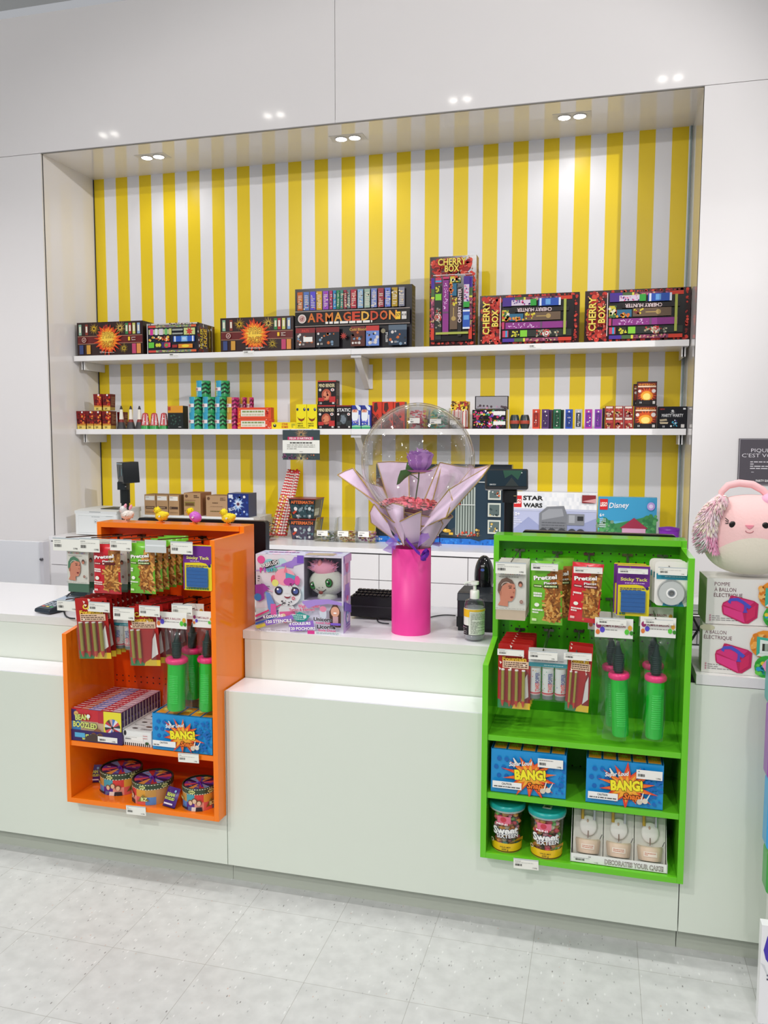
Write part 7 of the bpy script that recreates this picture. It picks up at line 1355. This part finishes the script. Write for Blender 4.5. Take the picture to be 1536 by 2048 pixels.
# wind-up chicks on top of the orange rack
def chick(px, Y, body, headc, label, beak, feet, extra=None, name='windup_chick', egg=None):
    z0 = 1.2005; X = Xat(px, Y, z0); o_ = (X, Y, z0); t = thing(name, o_, label, 'wind-up toy', 'fluffy wind-up animals on the orange rack'); T = Matrix.Translation(o_); b = C(body, .95, bump=1, nscale=500, noise=.04); h = C(headc, .95, bump=1, nscale=500, noise=.04)
    def fuzz(g, c, r, m, n):
        for k in range(n):
            d = Vector((R.gauss(0, 1), R.gauss(0, 1), R.gauss(0, 1))).normalized(); p = Vector(c)+Vector((d.x*r[0], d.y*r[1], d.z*r[2])); g.tube([p*1.0, p+d*.0035+Vector((R.random()-.5, 0, R.random()-.5))*.002], .0012, m, 3, rs=[.0013, .0003])
    g = G(T); c, r = (.004, 0, .024), (.0235, .018, .0165)
    if egg: g.ellipsoid((.006, 0, .024), (.024, .018, .019), C(egg, .3), 26, 18, None, Matrix.Rotation(.5, 3, 'Y'))
    else: g.ellipsoid(c, r, b, 24, 16, None, Matrix.Rotation(-.15, 3, 'Y')); g.ellipsoid((.022, 0, .03), (.01, .009, .009), b, 14, 10); fuzz(g, c, r, b, 150)
    g.build('body', o_, t)
    g = G(T); g.ellipsoid((-.013, 0, .043), (.0125, .0125, .0125), h, 20, 14); fuzz(g, (-.013, 0, .043), (.012, .012, .012), h, 90); g.build('head', o_, t)
    g = G(T)
    for s_ in (-1, 1): g.ellipsoid((-.0185, s_*.0095-.0, .045), (.0022, .0022, .0026), C('#1a2014', .1), 10, 6)
    g.build('eye', o_, t)
    if beak: G(T).lathe([(.0035, 0), (.0028, .003), (.0003, .008)], (0, 0, 0), beak, 10).build('x') if False else (lambda gg: (gg.tube([(-.024, 0, .0415), (-.028, 0, .0405), (-.032, 0, .0395)], .003, C(beak, .4), 8, rs=[.0034, .0024, .0004]), gg.build('beak', o_, t)))(G(T))
    g = G(T)
    for s_ in (-1, 1): g.tube([(.002, s_*.007, .012), (.0, s_*.007, .002)], .0022, C(feet, .4), 6); g.rbox(-.014, .01, s_*.007-.0045, s_*.007+.0045, 0, .0022, .003, C(feet, .4))
    g.build('foot', o_, t); g = G(T); g.lathe([(.0038, 0), (.0038, .004)], (0, 0, 0), '#eee', 10) if False else g.tube([(.006, -.017, .024), (.006, -.0225, .024)], .0032, C('#e8e8e0', .3), 10); g.build('winding_knob', o_, t)
    if extra: extra(g, T, o_, t)
def bunny(g, T, o_, t):
    for x, z, r in ((-.004, .055, .4), (.018, .052, .5)): g = G(T); g.ellipsoid((x, 0, z), (.0055, .004, .011), C('#f0a2b4', .8), 12, 8, None, Matrix.Rotation(r, 3, 'Y')); g.build('ear', o_, t)
chick(253, .205, '#e9e2da', '#eceaea', 'white fluffy wind-up bunny with pink ears, leftmost on the orange rack', None, '#e8b8a8', bunny, 'windup_bunny')
chick(322, .205, '#f2d832', '#f4dc2c', 'yellow fluffy wind-up chick beside the white bunny', '#e88a2a', '#f0801c')
chick(388, .205, '#c85ab8', '#f6d80c', 'wind-up chick in a purple egg shell body', '#e88a2a', '#f0801c', egg='#c45cc0')
chick(455, .205, '#f2d832', '#f4dc2c', 'rightmost yellow fluffy wind-up chick on the orange rack', '#e88a2a', '#f0801c')
# ================================================================== RIGHT END OF THE COUNTER
def pumpbox(px0, pyb, pyt, Y, Z, w, d, rz, label, second):
    X0 = Xat(px0, Y, Z); h = Zat(pyt, X0, Y)-Z; T = Matrix.Translation((X0, Y, Z)) @ Matrix.Rotation(rz, 4, 'Z'); g = G(T); wh = C('#e6e2de', .4); g.box(0, w, 0, d, 0, h, {'*': wh, 'l': C('#b9b39c', .5)})
    f = Face(g, (0, 0, 0), (w, 0, 0), (0, 0, h)); tx = C('#6a3a48', .5)
    if second: f.text('À BALLON', .17+.0, .86, w*.27, h*.075, tx, .0).text('ÉLECTRIQUE', .2, .75, w*.36, h*.075, tx, .0); f.ell(.06, .95, .02, '#c9c3a8', .009)
    else: f.text('POMPE', .2, .88, w*.2, h*.08, tx, .0).text('À BALLON', .24, .76, w*.28, h*.08, tx, .0).text('ÉLECTRIQUE', .28, .64, w*.37, h*.08, tx, .0)
    f.lines(.08, .07, .5, .2, 3, '#7a7478', .25)
    for v in (.19, .14, .09): f.ell(.055, v, .0025, '#c88a9a', n=8)
    ox, oy = (.0, -.02) if not second else (-.03, -.02)
    q = lambda p: [(.2+(a-.26)*.8+ox, b+oy) for a, b in p]
    f.poly(q([(.26, .42), (.27, .3), (.29, .24), (.62, .06), (.7, .06), (.84, .2), (.85, .5), (.78, .56), (.44, .66), (.4, .66), (.37, .56), (.28, .5)]), '#c0225a').poly(q([(.28, .46), (.38, .56), (.45, .63), (.78, .54), (.64, .36), (.6, .3)]), '#d8327a').poly(q([(.28, .42), (.6, .3), (.64, .08), (.3, .26)]), '#e03a84').poly(q([(.66, .1), (.8, .22), (.81, .48), (.66, .34)]), '#cf2a5e')
    f.poly(q([(.35, .52), (.39, .6), (.52, .62), (.62, .55), (.74, .44), (.7, .38), (.58, .5), (.5, .55), (.41, .54), (.4, .48)]), '#4a52c0').poly(q([(.62, .46), (.66, .46), (.66, .36), (.68, .3), (.6, .3), (.62, .36)]), '#5a4ab8')
    u0 = .86 if not second else .80
    f.ell(u0, .68, .04, '#e8902a').dots(u0-.17, .5, u0+.1, .86, 40, .006, ['#f3a84a', '#d87a20', '#f0b868']) ; f.poly([(u0-.11, .84), (u0+.13, .8), (u0+.13, .44), (u0-.11, .44)], '#3fae96').poly([(u0-.07, .78), (u0+.1, .75), (u0+.1, .5), (u0-.07, .5)], '#e3eae2').rect(u0-.04, .55, u0+.07, .7, '#3a342c').rect(u0-.01, .55, u0+.03, .7, '#9aa89a').poly([(u0-.11, .44), (u0+.12, .42), (u0+.1, .5), (u0-.07, .5)], '#dfe6dc')
    f.ell(u0+.03, .22, .033, '#3aa83a').dots(u0-.09, .08, u0+.12, .34, 40, .0065, ['#2f9a34', '#6ac84a', '#2a9ac0', '#e0c83a', '#4ab85a']).ell(u0+.06, .25, .017, '#e07aa8')
    for k in range(6): f.ell(u0+.06+.011*math.cos(k*1.05)/w, .25+.011*math.sin(k*1.05)/h, .008, '#e897bc', n=10); f.k -= .9
    o = g.build('balloon_pump_carton', (X0, Y, Z)); o['label'] = label; o['category'] = 'carton'; o['group'] = 'electric balloon pump cartons'; return h
h1 = pumpbox(1402, 1340, 1249, .03, ZCT+.0005, .205, .14, -.06, 'lower white electric balloon pump carton at the right counter end', True)
pumpbox(1411, 1250, 1156, .04, ZCT+h1+.002, .205, .13, .05, 'upper white electric balloon pump carton, under the pink plush bag', False)
# pink plush bunny bag
zt = ZCT+h1+.002+Zat(1156, 1.69, .04)-Zat(1252, 1.69, .04)
pc_ = atY(1500, 1088, .09); r_ = (atY(1500, 1088, .09)-atY(1402, 1088, .09)).length; o_ = (pc_.x, .09, zt); t = thing('plush_bag', o_, 'pink and cream round bunny plush bag with a fluffy rainbow ear', 'plush bag')
pz = (Zat(990, pc_.x, .09)-zt)/2; cz = zt+pz+.001; sq = lambda p: Vector((math.copysign(abs(p.x)**.86, p.x), math.copysign(abs(p.y)**.9, p.y), math.copysign(abs(p.z)**.82, p.z)))
pk = C('#f2c4c4', .85, noise=.03, nscale=30, bump=.4); cr = C('#e6dcc8', .85, noise=.03, nscale=30, bump=.4); ry = .085
g = G(); n, k = 64, 44
cz_low = cz
def plush_mat():
    # sewn two-colour cloth: pink head, cream belly below an arched seam (object coordinates)
    m = bpy.data.materials.new('two_colour_plush'); m.use_nodes = True; nt = m.node_tree; N = nt.nodes; L = nt.links; b = N['Principled BSDF']; b.inputs['Roughness'].default_value = .9; b.inputs['Sheen Weight'].default_value = .3
    tc = N.new('ShaderNodeTexCoord'); sp = N.new('ShaderNodeSeparateXYZ'); L.new(tc.outputs['Object'], sp.inputs[0])
    def M_(op, a, v=0):
        x = N.new('ShaderNodeMath'); x.operation = op
        for i_, q in enumerate((a, v)):
            if hasattr(q, 'is_linked'): L.new(q, x.inputs[i_])
            else: x.inputs[i_].default_value = q
        return x.outputs[0]
    dx = M_('DIVIDE', sp.outputs[0], r_); arch = M_('MULTIPLY', M_('MULTIPLY', dx, dx), .62); dz = M_('DIVIDE', M_('SUBTRACT', sp.outputs[2], cz-zt), pz); s_ = M_('ADD', dz, arch)
    r = N.new('ShaderNodeMapRange'); r.inputs[1].default_value = -.01; r.inputs[2].default_value = .01; L.new(s_, r.inputs[0]); x = N.new('ShaderNodeMix'); x.data_type = 'RGBA'; x.inputs[6].default_value = (*rgb('#e8dfcd'), 1); x.inputs[7].default_value = (*rgb('#f4c8c6'), 1); L.new(r.outputs[0], x.inputs[0]); L.new(x.outputs[2], b.inputs['Base Color'])
    nz = N.new('ShaderNodeTexNoise'); nz.inputs['Scale'].default_value = 120; L.new(tc.outputs['Object'], nz.inputs['Vector']); bp = N.new('ShaderNodeBump'); bp.inputs['Strength'].default_value = .25; bp.inputs['Distance'].default_value = .003; L.new(nz.outputs['Fac'], bp.inputs['Height']); L.new(bp.outputs['Normal'], b.inputs['Normal']); return m
g.ellipsoid((pc_.x, .09, cz), (r_, ry, pz), plush_mat(), n, k, sq)
g.build('body', o_, t)
def surf(dx, dz, e=0):
    # point on the plush front at offsets dx,dz (fractions)
    a = abs(dx)**(1/.86); b = abs(dz)**(1/.82); s_ = max(0, 1-a*a-b*b); return Vector((pc_.x+dx*r_, .09-ry*(math.sqrt(s_)**.9)-e, cz+dz*pz))
g = G()
for dx in (-.45, .18): g.ellipsoid(surf(dx, .30, -.001), (.0095, .003, .0095), C('#17110f', .25), 20, 12)
for q in range(3): a = surf(-.53, .33+.03*q, .001); g.tube([a, a+Vector((-.009, -.001, .004*(q)))], .0011, '#17110f', 5)
g.build('eye', o_, t)
g = G(); a = surf(-.13, .27, .0012); g.prism([(a.x-.011, a.z+.004), (a.x+.011, a.z+.004), (a.x+.006, a.z-.003), (a.x, a.z-.007), (a.x-.006, a.z-.003)], a.y-.002, a.y+.003, C('#ec8fa0', .7)); g.build('nose', o_, t)
g = G(); g.tube([surf(-.13+.075*math.cos(PI+PI*q/10), .17+.05*math.sin(PI+PI*q/10), .0012) for q in range(11)], .0009, '#b86a72', 5); g.build('mouth', o_, t)
g = G(); hp = [Vector(atY(x, y, .09)) for x, y in ((1441, 1000), (1443, 984), (1456, 971), (1478, 966), (1505, 969), (1525, 980), (1540, 996), (1546, 1010))]; g.tube(hp, .009, C('#f3c2c4', .85, bump=.4), 12, rs=[.008, .009, .010, .0105, .0105, .010, .009, .008]); g.build('handle', o_, t)
g = G()
def earc(p): return R.choice([['#f7c6d2', '#f3b0c6'], ['#f0ead2', '#e6eed8'], ['#cfe8d6', '#d8ecdf'], ['#f2a8c8', '#f08fb8']][min(3, int(4*p))])
ecs = [Vector(atY(x, y, .03)) for x, y in ((1444, 993), (1432, 1005), (1422, 1022), (1415, 1042), (1412, 1062), (1415, 1082), (1422, 1098))]; rw = [.014, .021, .026, .029, .029, .026, .018]
g.tube(ecs, .02, C('#efd4da', .95), 14, rs=[q*.8 for q in rw])
for k in range(1500):
    s_ = R.random()*5.99; i = int(s_); fr = s_-i; c = ecs[i].lerp(ecs[i+1], fr); r = rw[i]*(1-fr)+rw[i+1]*fr; a = R.random()*2*PI; d = Vector((math.cos(a), math.sin(a)*.6, .25*math.sin(a*2))).normalized()
    p = c+d*r*.75; L_ = .014+.012*R.random(); q = p+d*L_*.6+Vector((-.004, 0, -L_*.6)); pos = i/6;     g.tube([p, (p+q)/2+d*.002, q], .002, C((['#f8dfe2', '#f6ead8', '#f7c9d6'] if pos < .3 else ['#f4eed6', '#f5d8e0', '#f3e6ec'] if pos < .55 else ['#f3b9d0', '#d3ead9', '#f1e4ea'] if d.x < 0 else ['#f5aecd', '#f3bcd6', '#f2a2c6'])[R.randrange(3)], .95), 3, rs=[.0026, .002, .0004])
g.build('ear', o_, t)
g = G(); e2 = atY(1545, 1000, .06); g.ellipsoid(e2, (.03, .03, .02), C('#efb8d4', .95)); g.build('ear', o_, t)
# dark French notice on the right wall
A = atY(1478, 877, YW-.004); Bz = atY(1478, 969, YW-.004).z; w = .33; h = A.z-Bz; g = G(); g.box(A.x, A.x+w, YW-.008, YW-.001, Bz, A.z, C('#57525a', .4)); f = Face(g, (A.x, YW-.008, Bz), (w, 0, 0), (0, 0, h)); f.rect(.012, .015, .988, .985, '#cfccd0').rect(.018, .02, .982, .98, '#57525a')
f.text('PIQUER', .36, .745, .115, .019, '#ece8ee', -.005).text("C'EST VOLER", .37, .635, .21, .019, '#ece8ee', -.005); f.lines(.18, .33, .72, .52, 4, '#e4e0e6', .4).lines(.2, .26, .7, .29, 1, '#cfcbd2', .4).text('PARTY EXPERT', .41, .09, .09, .011, '#f0f0f0', .05)
o = g.build('wall_sign', (A.x, YW, Bz)); o['label'] = 'dark grey notice with thin white capitals on the right wall'; o['category'] = 'sign'
# mesh letter tray with papers behind the cartons
x0, x1 = Xat(1381, .34, .9), Xat(1412, .34, .9)+.12; z1 = Zat(1228, x0, .34); z0 = Zat(1291, x0, .34); o_ = (x0, .34, ZCT); t = thing('letter_tray', o_, 'black wire mesh letter tray behind the pump cartons', 'letter tray'); m = C('#17181c', .4); g = G()
for z in (ZCT+.004, (ZCT+z1)/2, z1): g.tube([(x0, .34, z), (x1, .34, z), (x1, .55, z), (x0, .55, z), (x0, .34, z)], .0022, m, 6)
for k in range(9): x = x0+(x1-x0)*k/8; g.tube([(x, .34, ZCT+.004), (x, .34, (ZCT+z1)/2)], .0012, m, 5)
g.tube([(x0, .34, ZCT+.01), (x0+.05, .34, z1)], .004, m, 6); g.tube([(x0+.05, .34, ZCT+.01), (x0, .34, z1)], .004, m, 6); g.box(x0, x1, .34, .55, (ZCT+z1)/2-.001, (ZCT+z1)/2, m); g.build('frame', o_, t)
o = G().box(x0-.004, x1, .345, .54, z1+.003, z1+.007, '#f4f4f6').box(x0-.01, x1-.02, .36, .53, z1+.0072, z1+.010, '#a88a7a').box(x0-.006, x1, .35, .53, z1+.0102, z1+.03, '#f2f2f5').build('paper_stack', (x0, .34, z1)); o['label'] = 'stack of white papers lying on the black mesh letter tray'; o['category'] = 'papers'
# colourful stand at the right picture edge and white info box
Y = -.16; x0 = atY(1529, 1500, Y+.05).x; t = thing('floor_stand', (x0+.12, Y, 0), 'tall colourful floor stand with teal, purple, blue and green panels, at right', 'display stand'); o_ = (x0+.12, Y, 0)
for k, (ya, yb, c, nm) in enumerate(((1325, 1412, '#2aa5a6', 'panel'), (1412, 1560, '#9a4fb2', 'panel'), (1560, 1700, '#3aa2da', 'panel'), (1700, 1788, '#45a348', 'panel'))):
    xa = atY((1530, 1529, 1526.5, 1524.5)[k], (ya+yb)/2, Y+.05).x; za, zb = Zat(ya, xa, Y), Zat(yb, xa, Y); g = G(); g.rbox(xa, xa+.24, Y, Y+.05, zb, za, .012, C(c, .3), axis='y'); f = Face(g, (xa, Y, zb), (.24, 0, 0), (0, 0, za-zb)); f.poly([(.03, .3), (.12, .1), (.2, .2), (.1, .8)] if k in (1, 2) else [(.05, .2), (.1, .2), (.1, .3)], '#cfd2d6'); g.build('panel', o_, t)
G().box(x0+.02, x0+.2, Y+.01, Y+.04, 0, Zat(1786, x0, Y), C('#d9dbd6', .4)).build('base_column', o_, t)
Y = -.24; xa = atY(1517, 1900, Y+.03).x; za, zb = Zat(1850, xa, Y), .0; g = G(); g.box(xa, xa+.2, Y, Y+.03, .0, za, C('#f2f2f4', .35)); f = Face(g, (xa, Y, 0), (.2, 0, 0), (0, 0, za)); f.poly([(.03, .75), (.07, .9), (.14, .76), (.12, .6), (.06, .66)], '#4a3ab0').poly([(.0, .62), (.05, .6), (.14, .4), (.05, .55)], '#d8dade').lines(.08, .44, .3, .52, 2, '#55506a')
o = g.build('brochure_box', (xa, Y, 0)); o['label'] = 'small white box with a violet mark on the floor at the right edge'; o['category'] = 'box'
